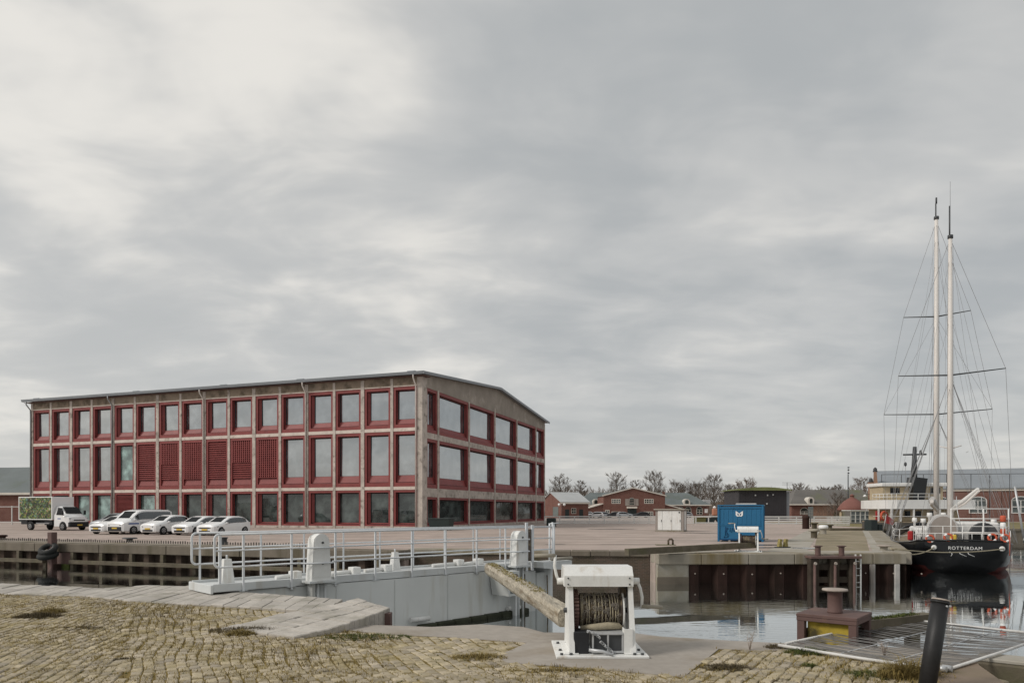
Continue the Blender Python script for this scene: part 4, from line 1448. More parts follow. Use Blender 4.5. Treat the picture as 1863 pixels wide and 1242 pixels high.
def loop(m, x, y, d, r):
    """rounded end of a railing, from top rail round to bottom rail, d=-1 left end, +1 right end"""
    pts = [(x, y, RT)]
    for k in range(1, 6):
        a = math.pi / 2 * k / 5
        pts.append((x + d * .11 * math.sin(a), y, RT - .11 * (1 - math.cos(a))))
    for k in range(0, 6):
        a = math.pi / 2 * k / 5
        pts.append((x + d * .11 * math.cos(a), y, RL_ + .11 * (1 - math.sin(a))))
    m.tube(pts, r, 8)
for y, bows, nm in ((-.045, PED, 'f'), (1.295, (), 'b')):
    x0 = .02 if nm == 'f' else .02
    m = MB(); m.tube([(x0, y, RT), (GL + .10, y, RT)], .027, 10); m.build('top_rail', 'rail_grey', gt)
    m = MB(); rail(m, x0 - .09, GL + .08, y, RM, .020, bows); m.build('mid_rail', 'rail_grey', gt)
    m = MB(); rail(m, x0, GL + .08, y, RL_, .022, bows); m.build('low_rail', 'rail_grey', gt)
    m = MB(); loop(m, x0, y, -1, .027); m.build('rail_end', 'rail_grey', gt)
    for k in range(10):
        x = (.565 if nm == 'f' else .42) + 1.158 * k
        if x > GL + .1:
            continue
        if nm == 'b' and k == 0:
            x = .10
        m = MB(); m.cbox(x - .024, x + .024, y + .002, y + .042 if nm == 'f' else y + .02, .02 if nm == 'f' else .27, RT - .02, .006)
        m.build('rail_post', 'rail_grey', gt)
m = MB(); m.cbox(.04, .10, .03, .08, .271, RT - .02, .006); m.build('rail_post', 'rail_grey', gt)
# latch tubes at the right end
for k, (dx, dy, h) in enumerate(((.06, -.06, 1.50), (.17, -.03, 1.44), (.26, .06, 1.40), (.16, .16, 1.46))):
    m = MB(); m.tube([(GL + dx, dy, .22), (GL + dx, dy, h)], .030, 8); m.build('latch_tube', 'rail_grey', gt)
m = MB(); m.tube([(GL + .02, .0, 1.46), (GL + .30, -.12, 1.47)], .018, 6); m.build('latch_handle', 'rail_grey', gt)
for dx in (-1.18, -.92):
    m = MB(); m.cbox(GL + dx - .05, GL + dx + .05, -.14, -.08, .0, 1.50 if dx < -1 else 1.42, .008); m.build('guide_bar', 'rail_grey', gt)
m = MB(); m.cbox(GL - 1.12, GL - .98, -.12, -.09, .30, 1.30, .006); m.build('guide_plate', 'chain_rust', gt)
m = MB(); m.extr([(GL - .92, -.60, .28), (GL + .4, -.60, .28), (GL + .4, -.60, -.02), (GL - .2, -.60, .02), (GL - .92, -.60, .10)], (0, .55, 0)); m.build('landing_bracket', 'gate_grey', gt)
m = MB(); m.tube([(GL - .55, -.58, .36), (GL + .35, -.62, .36)], .055, 10); m.build('roller', 'pale_concrete', gt)
# sluice pedestals
def pedestal(x, wdt, hgt, y0, y1):
    prof = [(-wdt * .56, .215), (-wdt * .44, hgt - wdt * .42)]
    for k in range(0, 9):
        a = math.pi - math.pi * k / 8
        prof.append((wdt * .44 * math.cos(a), hgt - wdt * .42 + wdt * .42 * math.sin(a)))
    prof += [(wdt * .44, hgt - wdt * .42), (wdt * .56, .215)]
    pd = MB()
    pd.extr([(x + u, y0, z) for u, z in prof], (0, y1 - y0, 0))
    p_ = pd.build('sluice_pedestal', 'white_paint', gt)
    c = MB(); c.extr([(x + u * .86, y0 - .012, .30 + (z - .215) * .93) for u, z in prof], (0, .011, 0)); c.build('cover_plate', 'white_paint', p_)
    for z in (hgt - wdt * .45, .62):
        c = MB(); c.lathe([(.028, 0), (.024, .03)], (x + .02, y0 - .012, z), (0, -1, 0), 10); c.build('bolt', 'steel_dark', p_)
    c = MB(); c.cbox(x - wdt * .75, x + wdt * .75, y0 - .08, y1 + .05, .16, .214, .006); c.build('foot_plate', 'gate_grey', p_)
    for dx in (-.05, .14):
        c = MB(); c.tube([(x + dx, (y0 + y1) / 2 - .05, .16), (x + dx, (y0 + y1) / 2 - .05, -1.6)], .035, 8); c.build('lift_rod', 'gate_grey', p_)
    c = MB(); c.cbox(x - .22, x - .14, y0 + .05, y1, -1.6, .159, .006); c.build('guide', 'gate_grey', p_)
pedestal(PED[0], .47, 1.33, -.34, -.05)
pedestal(PED[1], .44, 1.26, -.34, -.05)
# tapered stand with a pin
m = MB()
for (x, y, h, b) in ((.45, .62, .56, .15), (5.35, 1.0, .5, .13)):
    mm = MB()
    mm.add([(x - b, y - .10, .213), (x + b, y - .10, .213), (x + b, y + .10, .213), (x - b, y + .10, .213),
            (x - b * .55, y - .07, .213 + h), (x + b * .55, y - .07, .213 + h), (x + b * .55, y + .07, .213 + h), (x - b * .55, y + .07, .213 + h)],
           [(0, 1, 5, 4), (1, 2, 6, 5), (2, 3, 7, 6), (3, 0, 4, 7), (4, 5, 6, 7)])
    mm.build('pin_stand', 'white_paint', gt)
    mm = MB(); mm.tube([(x, y, .213 + h), (x, y, .213 + h + .09)], .022, 8); mm.build('pin', 'rail_grey', gt)
for x0, x1, y in ((1.6, 2.1, .55), (3.1, 3.8, .6), (4.2, 4.9, .75), (6.6, 7.6, .9), (7.7, 8.3, .8)):
    mm = MB(); mm.tube([(x0, y, .27), (x1, y + .05, .28)], .05, 10); mm.build('actuator', 'white_paint', gt)
    mm = MB(); mm.cbox(x1 - .1, x1 + .14, y - .1, y + .16, .213, .40, .015); mm.build('actuator_block', 'white_paint', gt)
# shoe that takes the push beam
m = MB(); m.extr([(8.0, -.75, .10), (8.55, -.75, .10), (8.43, -.75, -.62), (8.12, -.75, -.62)], (0, .72, 0)); m.build('beam_shoe', 'hull_grey', gt)
m = MB(); m.extr([(8.16, -.757, .02), (8.47, -.757, .02), (8.38, -.757, -.55), (8.18, -.757, -.55)], (0, .006, 0)); m.build('shoe_face', 'slate', gt)

# ---- push beam (weathered log) from the gate to the winch
pa, pb = Vector((-.62, 20.6, .20)), Vector((.79, 10.14, .36))
lg = thing('push_beam', 'weathered wooden push beam reaching from the lock gate to the winch', 'beam', pa, 0)
d = pb - pa
side = d.cross(Vector((0, 0, 1))).normalized()
up = side.cross(d).normalized()
r_ = random.Random(6)
vs_, fs = [], []
NS, NR = 46, 14
for i in range(NS + 1):
    f = i / NS
    c = d * f
    for k in range(NR):
        a = 6.2832 * k / NR
        # squared timber with worn corners and splits
        e = (abs(math.cos(a)) ** 5 + abs(math.sin(a)) ** 5) ** (-1 / 5)
        w_ = lerp(.175, .14, f) * e * (1 + .10 * mnoise.noise(Vector((f * 7, math.cos(a) * 1.2, math.sin(a) * 1.2))) + .05 * mnoise.noise(Vector((f * 26, a * 2, 5))))
        if k in (4, 9):
            w_ *= .90 + .05 * math.sin(f * 40)
        vs_.append(c + side * (w_ * math.cos(a)) + up * (w_ * .9 * math.sin(a)))
for i in range(NS):
    for k in range(NR):
        k2 = (k + 1) % NR
        fs.append((i * NR + k, i * NR + k2, (i + 1) * NR + k2, (i + 1) * NR + k))
fs += [tuple(range(NR - 1, -1, -1)), tuple(NS * NR + k for k in range(NR))]
m = MB(); m.add(vs_, fs); m.build('timber', 'log_wood', lg)
m = MB()
for k in range(420):
    f = r_.random() ** 1.3 * .8
    c = d * f + side * r_.uniform(-.13, .13) + up * .155
    blades(m, c, 3, .03, .03, .8, .008, r_)
tag(m.build('lichen', 'log_moss', lg), kind='stuff')
def strap(f, h=.02):
    c = d * f
    m = MB()
    m.extr([c + side * .185 + up * .168, c - side * .185 + up * .168, c - side * .185 - up * .168, c + side * .185 - up * .168], d.normalized() * .045)
    m.build('iron_strap', 'chain_rust', lg)
for f in (.22, .52):
    m = MB(); m.lathe([(.03, 0), (.02, .03)], d * f + up * .2, up, 8); m.build('bolt', 'chain_rust', lg)

# ---- winch ----------------------------------------------------------------
def winch(label, loc, rz, detail=True):
    t_ = thing('hand_winch', label, 'winch', loc, rz, 'hand winches on the quays')
    W = .395
    m = MB(); m.cbox(-.595, .595, -.56, .56, .0, .035, .006); bp = m.build('base_plate', 'white_paint', t_)
    for x in (-.52, -.40, .42, .52):
        for y in (-.48, -.40 if abs(x) < .5 else -.2, .3):
            m = MB(); m.lathe([(.022, .035), (.020, .060)], (x, y, 0), n=6); m.build('bolt', 'steel_dark', bp)
    for s in (-1, 1):
        x0 = s * W
        m = MB()
        m.extr([(x0, -.46, .035), (x0, .46, .035), (x0, .20, .98), (x0, -.20, .98)], (s * .02, 0, 0))
        sp = m.build('side_plate', 'white_paint', t_)
        for y0, y1 in ((-.46, -.20), (.46, .20)):        # edge flanges
            m = MB()
            q = .03 if y0 < 0 else -.03
            m.extr([(x0 - .022, y0 - q * .1, .036), (x0 + .048, y0 - q * .1, .036), (x0 + .042, y1, .98), (x0 - .018, y1, .98)], (0, q, 0))
            m.build('flange', 'white_paint', sp)
        m = MB(); m.cbox(x0 - .09, x0 + .10, -.47, .47, .036, .05, .004); m.build('foot', 'white_paint', sp)
    m = MB()
    m.extr([(-.47, -.27, .89), (-.47, -.27, 1.03), (-.47, -.17, 1.145), (-.47, .22, 1.145), (-.47, .30, 1.03), (-.47, .30, .89)], (.91, 0, 0))
    hd = m.build('hood', 'white_paint', t_)
    for x in (-.42, .39):
        for z in (.92, 1.0):
            m = MB(); m.lathe([(.012, 0), (.010, .012)], (x, -.27, z), (0, -1, 0), 6); m.build('screw', 'steel_dark', hd)
    # drum with gear wheel, wire and chain
    prof = [(.03, -.30), (.03, -.285)]
    r0 = .205
    k = 0
    x = -.262
    rn = random.Random(5)
    while x < .31:
        b = r0 + rn.uniform(-.006, .016)
        prof += [(b - .014, x), (b, x + .009), (b - .014, x + .018)]
        x += .0185
    prof += [(.03, .312), (.03, .33)]
    m = MB(); m.lathe(prof, (0, 0, .545), (1, 0, 0), 28); dr = m.build('wire_drum', 'chain_rust', t_)
    m = MB()
    for k in range(150 if detail else 0):
        xx = rn.uniform(-.24, .28)
        a = rn.uniform(-2.3, .9)
        rr_ = r0 + .020
        c = Vector((xx, rr_ * math.sin(a), .545 + rr_ * math.cos(a)))
        tdir = Vector((rn.uniform(-.25, .25), math.cos(a), -math.sin(a)))
        torus(m, c, tdir.cross(Vector((1, rn.uniform(-.6, .6), 0))), .016, .006, 7, 4)
    if detail:
        m.build('chain', 'chain_grey', dr)['kind'] = 'stuff'
        m = MB()
        for k in range(13):
            xx = -.25 + k * .042 + rn.uniform(-.015, .015)
            torus(m, (xx, 0, .545), (1, rn.uniform(-.06, .06), 0), .216 + rn.uniform(0, .008), .008, 26, 5)
        m.build('wire_turns', 'rope', dr)['kind'] = 'stuff'
    m = MB(); m.lathe([(.262, -.340), (.262, -.275)], (0, 0, .545), (1, 0, 0), 36); gw = m.build('gear_wheel', 'rust_brown', t_)
    for k in range(36 if detail else 0):
        a = 6.2832 * k / 36
        m = MB()
        c = Vector((-.340, .262 * math.sin(a), .545 + .262 * math.cos(a)))
        u = Vector((0, math.sin(a), math.cos(a)))
        v = Vector((0, math.cos(a), -math.sin(a)))
        m.obox(c - v * .012 - u * .004, (.065, 0, 0), v * .024, u * .026)
        m.build('tooth', 'rust_brown', gw)
    m = MB(); m.lathe([(.245, .315), (.245, .335), (.10, .34)], (0, 0, .545), (1, 0, 0), 28); m.build('drum_flange', 'white_paint', t_)
    m = MB(); m.tube([(-.46, 0, .545), (.46, 0, .545)], .035, 10); m.build('axle', 'steel_dark', t_)
    m = MB(); m.tube([(-.50, -.02, .94), (.52, -.02, .94)], .022, 10); m.build('crank_shaft', 'steel_dark', t_)
    m = MB(); m.lathe([(.10, .30), (.10, .38)], (0, .05, .80), (1, 0, 0), 18); m.build('pinion', 'chain_rust', t_)
    if detail:
        m = MB(); m.cbox(-.36, -.16, -.42, -.10, .036, .32, .01); m.build('brake_box', 'trim_black', t_)
        m = MB(); m.cbox(-.11, .29, -.40, .05, .05, .29, .01); mo = m.build('control_box', 'steel_dark', t_)
        for x in (-.11, .085, .275):
            m = MB(); m.cbox(x - .012, x + .012, -.425, -.402, .05, .30, .004); m.build('frame_bar', 'galvanised', mo)
        for z in (.06, .295):
            m = MB(); m.cbox(-.125, .29, -.428, -.403, z - .014, z + .014, .004); m.build('frame_bar', 'galvanised', mo)
        m = MB(); m.cbox(-.12, .29, -.41, .06, .292, .31, .004); m.build('lid', 'galvanised', mo)
        m = MB()
        m.extr([(.29, -.44, .04), (.40, -.44, .04), (.40, -.44, .36), (.29, -.44, .36)], (0, .015, 0))
        m.cbox(.29, .305, -.425, -.28, .04, .36, .003); m.cbox(.385, .40, -.425, -.28, .04, .36, .003)
        m.build('cable_channel', 'white_paint', t_)
        m = MB(); m.tube([(-.17, -.48, .10), (.0, -.50, .085), (.13, -.55, .045)], .022, 8); m.build('loose_rod', 'galvanised', t_)
        m = MB()
        for k in range(26):
            x = lerp(-.18, .16, k / 25)
            torus(m, (x, -.44 + .02 * math.sin(k), .33 - .28 * (k / 25) ** 1.6 if k < 12 else .20 - .012 * (k - 12)), (rn.uniform(-1, 1), rn.uniform(-1, 1), rn.uniform(-1, 1)), .018, .006, 7, 4)
        m.build('loose_chain', 'galvanised', t_)['kind'] = 'stuff'
        m = MB(); m.tube([(-.25, -.20, .34), (-.05, -.26, .36), (.1, -.24, .37), (.25, -.2, .36), (.31, -.18, .33)], [.03, .045, .05, .045, .02], 8); m.build('rag_rope', 'rope', t_)
    # cranks
    m = MB(); m.lathe([(.045, -.06), (.045, .06)], (-.49, -.02, .94), (1, 0, 0), 12); m.build('hub', 'white_paint', t_)
    m = MB(); m.tube([(-.53, -.02, .93), (-.56, -.02, 1.02), (-.585, -.02, 1.14), (-.575, -.02, 1.29)], .020, 8); m.build('crank_arm', 'white_paint', t_)
    m = MB(); m.tube([(-.57, -.02, 1.285), (-.86, -.02, 1.28)], .026, 10); m.build('crank_handle', 'pale_concrete', t_)
    m = MB(); m.lathe([(.045, -.06), (.045, .06)], (.50, -.02, .94), (1, 0, 0), 12); m.build('hub', 'white_paint', t_)
    m = MB(); m.tube([(.53, -.02, .95), (.575, -.02, .84), (.60, -.02, .72), (.595, -.02, .59)], .020, 8); m.build('crank_arm', 'white_paint', t_)
    m = MB(); m.tube([(.59, -.02, .60), (.87, -.02, .585)], .026, 10); m.build('crank_handle', 'pale_concrete', t_)
    return t_
winch('white steel hand winch with chain drum on the concrete apron', (1.16, 9.63, .0), 0)
winch('small white hand winch on the far quay in front of the blue container', pt(1361, 32.3), R(-18), False)
# its push beam on the far quay
fb = thing('push_beam', 'dark timber push beam lying on the far quay left of the small winch', 'beam', (0, 0, 0), 0)
m = MB(); m.beam(tuple(at(1140, 1003.5, .15)), tuple(pt(1372, 32.4, .30)), .30, .26); m.build('timber', 'old_timber', fb)

# ================================================================== RIGHT FOREGROUND
# mooring dolphin: square steel table with a bollard
db = thing('dolphin_table', 'brown square steel table on legs at the apron edge carrying a bollard', 'dolphin', (4.92, 10.85, 0), R(-40))
h = .43
m = MB(); m.cbox(-h, h, -h, h, .285, .335, .006); m.build('top_plate', 'rust_brown', db)
for (x0, x1, y0, y1) in ((-h, h, -h, -h + .10), (-h, h, h - .10, h), (-h, -h + .10, -h + .101, h - .101), (h - .10, h, -h + .101, h - .101)):
    m = MB(); m.cbox(x0 + .004, x1 - .004, y0 + .004, y1 - .004, .225, .284, .006); m.build('apron_beam', 'rust_brown', db)
for x in (-1, 1):
    for y in (-1, 1):
        cx, cy = x * (h - .065), y * (h - .065)
        m = MB(); m.cbox(cx - .055, cx + .055, cy - .055, cy + .055, -3.0, .224, .006); m.build('leg', 'rust_brown', db)
m = MB(); m.box(-h + .14, h - .14, -h + .10, -h + .13, -.9, .22); m.build('sign_plate', 'yellow_paint', db)
m = MB(); m.box(-h + .08, h - .08, h - .16, h - .12, -2.6, .1); m.build('back_plate', 'sheet_pile', db)
m = MB(); m.box(-h + .10, -h + .14, -h + .13, h - .16, -2.6, .1); m.build('side_sheet', 'sheet_pile', db)
bo = thing('bollard', 'large brown bollard with pale rim standing on the square steel table', 'bollard', (4.93, 10.85, .335), 0, 'mooring bollards on the pier')
m = MB(); m.lathe([(.112, 0), (.112, .02), (.105, .03), (.105, .30), (.125, .325)], n=28); m.build('stem', 'rust_brown', bo)
m = MB(); m.lathe([(.125, .326), (.182, .335), (.185, .350), (.178, .362), (.13, .366), (.01, .368)], n=32); m.build('cap', 'rust_pale', bo)
# mossy timbers right of it
tb = thing('timber_fender', 'mossy old timber beams in the water right of the brown table', 'timber', (0, 0, 0), 0)
m = MB(); m.beam((5.45, 11.0, .12), (6.9, 11.75, .12), .22, .16); m.build('beam', 'old_timber', tb)
m = MB(); m.beam((5.35, 11.3, -.10), (7.1, 12.2, -.10), .25, .18); m.build('beam', 'old_timber', tb)
m = MB(); m.beam((5.2, 10.55, -.35), (6.5, 11.2, -.35), .35, .14); m.build('beam', 'coping_dark', tb)
for x, y in ((5.7, 11.35), (6.7, 11.9)):
    m = MB(); m.lathe([(.12, -3), (.12, -.02), (.09, .03)], (x, y, 0), n=12); m.build('post', 'old_timber', tb)
m = MB()
r_ = random.Random(4)
for k in range(160):
    f = r_.random()
    blades(m, (lerp(5.5, 6.6, f), lerp(11.03, 11.6, f) + r_.uniform(-.08, .08), .2), 4, .05, .03, .9, .005, r_)
tag(m.build('moss_growth', 'green_moss', tb), kind='stuff')
mat('fence_tube', (0.60, 0.59, 0.57), 0.5, 0.12, 5.0, stain=(0.35, 0.28, 0.22), sscale=4, samt=0.5, sthr=0.58)
mat('fence_wire', (0.17, 0.165, 0.16), 0.5, 0.2, 5.0)
# fallen wire fence panel
A, D_, B = Vector((3.66, 9.76, .045)), Vector((4.99, 8.20, .05)), Vector((6.43, 11.8, .10))
C_ = Vector((7.76, 10.24, .10))
fp = thing('fence_panel', 'fallen galvanised wire fence panel lying from the setts out over the water', 'fence panel', (0, 0, 0), 0)
for a, b, r in ((A, D_, .021), (A + (B - A) * .05, B + (B - A) * .02, .019), (B - (C_ - B) * .05, C_, .021), (D_, C_, .019)):
    m = MB(); m.tube([a, a.lerp(b, .5) - Vector((0, 0, .01)), b], r, 10); m.build('frame_tube', 'fence_tube', fp)
for f in (.40, .71):
    m = MB(); m.tube([A.lerp(D_, f), B.lerp(C_, f)], .006, 6); m.build('stay_wire', 'galvanised', fp)
r_ = random.Random(14)
NW = 58
for k in range(1, NW):
    f = k / NW
    a, b = A.lerp(B, f), D_.lerp(C_, f)
    sag = .05 * math.sin(math.pi * f) + .012 * math.sin(k * 1.9)
    pts = []
    for q in range(7):
        s = q / 6
        p = a.lerp(b, s)
        p.z -= sag * math.sin(math.pi * s) + .010 * math.sin(k * .7 + s * 7)
        p += (B - A).normalized() * (.05 * math.sin(k * .31 + 2) * math.sin(math.pi * s))
        pts.append(p)
    m = MB(); m.tube(pts, .0048, 4, caps=False); m.build('wire', 'fence_wire', fp)
for k in range(2):
    m = MB(); m.lathe([(.035, -.05), (.035, .05)], D_ + Vector((-.03 + .08 * k, .03 * k, .02)), (D_ - A), 10); m.build('clamp', 'galvanised', fp)
# black leaning post
pb_, pt_ = Vector((4.335, 7.45, -.05)), Vector((4.555, 7.55, .955))
bp = thing('leaning_post', 'black steel post leaning to the right at the edge of the setts', 'post', pb_, 0)
d = pt_ - pb_
m = MB(); m.tube([Vector((0, 0, 0)), d * .5, d * .985], .085, 24); m.build('shaft', 'post_black', bp)
m = MB(); m.tube([d * .955, d * .975], [.094, .094], 24); m.build('collar', 'post_black', bp)
m = MB(); m.tube([d * .984, d * 1.0], [.090, .082], 24); m.build('cap', 'rust_pale', bp)
for k in range(2):
    m = MB(); m.lathe([(.012, 0), (.010, .012)], d * .935 + Vector((.02 + .04 * k, -.087 + .01 * k, 0)), (0, -1, 0), 8); m.build('screw', 'galvanised', bp)
# steel cover plate
cp = thing('cover_plate_steel', 'tan-brown steel cover plate on the ground right of the black post', 'steel plate', (0, 0, 0), 0)
pl = [at(1672, 1250), at(1722, 1217), at(1768, 1199), at(1781, 1213), at(1833, 1250), at(1860, 1290), at(1600, 1290)]
m = MB(); m.prism([(p.x, p.y) for p in pl], .003, .028); m.build('plate', 'steel_plate', cp)
# concrete block under the end of the panel, rusty pipes below the edge
cb = thing('concrete_block', 'grey weathered block at the water edge under the fence corner', 'block', (5.98, 9.30, 0), R(-38))
m = MB(); m.cbox(0, .75, -.3, .22, -.75, -.02, .02); m.build('block', 'old_timber', cb)
m = MB(); m.cbox(.1, .68, -.25, .18, -.019, .03, .01); m.build('bearing_plate', 'pale_concrete', cb)
rp = thing('rusty_pipes', 'rusty steel pipes on dark timbers below the edge at lower right', 'pipes', (0, 0, 0), 0)
m = MB(); m.tube([(5.5, 8.15, -.55), (8.0, 9.15, -.35)], .05, 10); m.build('pipe', 'rust_brown', rp)
m = MB(); m.tube([(5.45, 7.7, -.75), (8.0, 8.4, -.60)], .05, 10); m.build('pipe', 'rust_brown', rp)
m = MB(); m.beam((5.6, 8.9, -.75), (9.5, 9.9, -.75), .9, .3); m.build('beam', 'fender_weed', rp)
m = MB(); m.beam((5.4, 7.3, -1.2), (9.5, 8.2, -1.2), 1.6, .3); m.build('beam', 'old_timber', rp)
for x, y in ((6.6, 8.3), (7.8, 9.4)):
    m = MB(); m.lathe([(.14, -3), (.14, -.9)], (x, y, 0), n=12); m.build('pile', 'old_timber', rp)

# ================================================================== YARD: container, kiosk, bin
ct = thing('blue_container', 'blue steel site container with white logo beside the small winch', 'container', pt(1349, 43.4), R(-21))
W2, H2, D2 = 1.25, 2.14, 2.3
m = MB(); m.box(-W2, W2, -D2 / 2, D2 / 2, .08, H2 - .05); m.build('body', 'container_blue', ct)
for x in (-W2, W2):
    for y in (-D2 / 2, D2 / 2):
        m = MB(); m.cbox(x - .06, x + .06, y - .06, y + .06, 0, H2 - .01, .012); m.build('corner_post', 'container_blue', ct)
m = MB(); m.cbox(-W2 - .07, W2 + .07, -D2 / 2 - .07, D2 / 2 + .07, H2 - .009, H2 + .06, .015); m.build('roof_rim', 'container_blue', ct)
m = MB(); m.cbox(-W2 + .06, W2 - .06, -D2 / 2 - .03, -D2 / 2 - .002, .96, 1.02, .006); m.build('seam_bar', 'container_blue', ct)
m = MB(); m.cbox(-W2 + .06, W2 - .06, -D2 / 2 - .05, -D2 / 2 - .002, .08, .17, .01); m.build('base_rail', 'container_navy', ct)
m = MB(); m.cbox(-W2 + .06, W2 - .06, -D2 / 2 - .05, -D2 / 2 - .002, H2 - .16, H2 - .07, .01); m.build('top_rail', 'container_blue', ct)
for k in range(9):
    x = -W2 + .2 + k * .262
    m = MB(); m.cbox(x, x + .10, -D2 / 2 - .016, -D2 / 2 - .001, 1.04, H2 - .18, .005); m.build('rib', 'container_blue', ct)
for x in (-.62, .9):
    m = MB(); m.cbox(x - .06, x + .06, -D2 / 2 - .06, -D2 / 2 - .0, .02, .079, .008); m.build('foot', 'pale_concrete', ct)
# emblem: two leaf-like wings around an open centre
y = -D2 / 2 - .022
def flat(m, pts, y, t=.006):
    m.extr([(x, y, z) for x, z in pts], (0, -t, 0))
zc, xc = 1.66, -.06
m = MB()
flat(m, [(xc - .21, zc + .17), (xc - .14, zc + .14), (xc, zc + .02), (xc + .14, zc + .14), (xc + .21, zc + .17), (xc + .20, zc - .08), (xc + .12, zc - .16), (xc, zc - .13), (xc - .12, zc - .16), (xc - .20, zc - .08)], y)
m.build('emblem', 'pure_white', ct)
m = MB()
flat(m, [(xc - .115, zc + .05), (xc - .02, zc - .035), (xc - .02, zc - .08), (xc - .10, zc - .085)], y - .007, .003)
flat(m, [(xc + .115, zc + .05), (xc + .02, zc - .035), (xc + .02, zc - .08), (xc + .10, zc - .085)], y - .007, .003)
m.build('emblem_openings', 'container_navy', ct)
# sprayed tag, dark blue strokes
m = MB()
yy = -D2 / 2 - .008
for st in ([(-.86, .34), (-.86, .88)], [(-.86, .88), (-.70, .80), (-.84, .62), (-.66, .40), (-.72, .26), (-.94, .24), (-.92, .36)], [(-.58, .84), (-.60, .62), (-.50, .58), (-.45, .84)],
           [(-.36, .84), (-.38, .64), (-.30, .60), (-.24, .82)], [(-.18, .64), (-.14, .84), (-.06, .62)], [(-.76, .32), (-.80, .84)]):
    m.tube([(x, yy, z) for x, z in st], .022, 4)
m.build('sprayed_tag', 'container_navy', ct)
m = MB(); m.cbox(-.35, .85, .2, 1.0, H2 + .061, H2 + .16, .03); m.build('roof_bundle', 'canvas', ct)

ks = thing('transformer_kiosk', 'small white-doored transformer kiosk standing alone on the yard', 'kiosk', pt(1221, 62.5), R(-24))
m = MB(); m.box(-1.22, 1.22, -.75, .75, 0, 1.88); m.build('wall', 'kiosk_wall', ks)
m = MB(); m.cbox(-1.35, 1.35, -.9, .9, 1.882, 1.99, .015); m.build('roof', 'pale_concrete', ks)
m = MB(); m.cbox(-1.24, 1.24, -.79, .79, 0, .12, .01); m.build('plinth', 'coping', ks)
for x0, x1 in ((-1.0, -.62), (-.60, .22), (.24, 1.0)):
    m = MB(); m.cbox(x0, x1, -.79, -.752, .14, 1.82, .008); dd = m.build('door', 'white_paint', ks)
    m = MB(); m.cbox(x1 - .09, x1 - .05, -.815, -.791, .85, 1.05, .005); m.build('handle', 'steel_dark', dd)
m = MB(); m.cbox(1.222, 1.245, -.45, .25, .14, 1.8, .006); m.build('side_panel', 'white_paint', ks)
m = MB(); m.lathe([(.07, 0), (.07, .02)], (.86, -.79, 1.68), (0, -1, 0), 14); m.build('warning_disc', 'steel_dark', ks)

bn_ = thing('waste_container', 'dark green waste container in front of the gable end', 'waste container', pt(803, 66.2), BRZ)
m = MB(); m.add([(-.95, -.5, .12), (.95, -.5, .12), (.95, .5, .12), (-.95, .5, .12), (-1.05, -.6, 1.0), (1.05, -.6, 1.0), (1.05, .6, 1.0), (-1.05, .6, 1.0)], [(3, 2, 1, 0), (0, 1, 5, 4), (1, 2, 6, 5), (2, 3, 7, 6), (3, 0, 4, 7)]); m.build('tub', 'bin_dark', bn_)
m = MB(); m.cbox(-1.08, 1.08, -.64, .64, 1.001, 1.13, .03); m.build('lid', 'bin_dark', bn_)
for x in (-.8, .8):
    for y in (-.4, .4):
        m = MB(); m.lathe([(.09, -.03), (.09, .03)], (x, y, .09), (1, 0, 0), 12); m.build('wheel', 'tyre', bn_)
bk = tag(MB().cbox(-.55, .55, -.35, .35, 0, .06, .01).build('pallet_step', 'old_timber', None, tuple(pt(1003, 80.0)), R(-19)), 'dark low box by the far corner of the red building', 'box')
m = MB(); m.cbox(-.5, .5, -.3, .3, .061, 1.0, .08); m.build('crate_body', 'bin_dark', bk)

# ================================================================== BACKGROUND
def frame_win(root, x, z, w_, h_, y, nx, nz, glass='dark_glass', fr='trim_white', b=.09):
    """framed window with glazing bars on a wall facing -y"""
    m = MB()
    m.box(x, x + w_, y - .05, y - .004, z, z + b); m.box(x, x + w_, y - .05, y - .004, z + h_ - b, z + h_)
    m.box(x, x + b, y - .049, y - .004, z + b, z + h_ - b); m.box(x + w_ - b, x + w_, y - .049, y - .004, z + b, z + h_ - b)
    for k in range(1, nx):
        xx = x + w_ * k / nx
        m.box(xx - b * .4, xx + b * .4, y - .045, y - .004, z + b, z + h_ - b)
    for k in range(1, nz):
        zz_ = z + h_ * k / nz
        m.box(x + b, x + w_ - b, y - .043, y - .004, zz_ - b * .35, zz_ + b * .35)
    wo_ = m.build('window', fr, root)
    m = MB(); m.quad((x + .02, y - .012, z + .02), (x + w_ - .02, y - .012, z + .02), (x + w_ - .02, y - .012, z + h_ - .02), (x + .02, y - .012, z + h_ - .02)); m.build('pane', glass, wo_)
    return wo_
def arch_pts(x, z, w_, h_, n=10, flat_=1.0):
    r = w_ / 2
    rise = r * flat_
    return [(x, z), (x + w_, z)] + [(x + r + r * math.cos(math.pi * k / n), z + h_ - rise + rise * math.sin(math.pi * k / n)) for k in range(n + 1)]
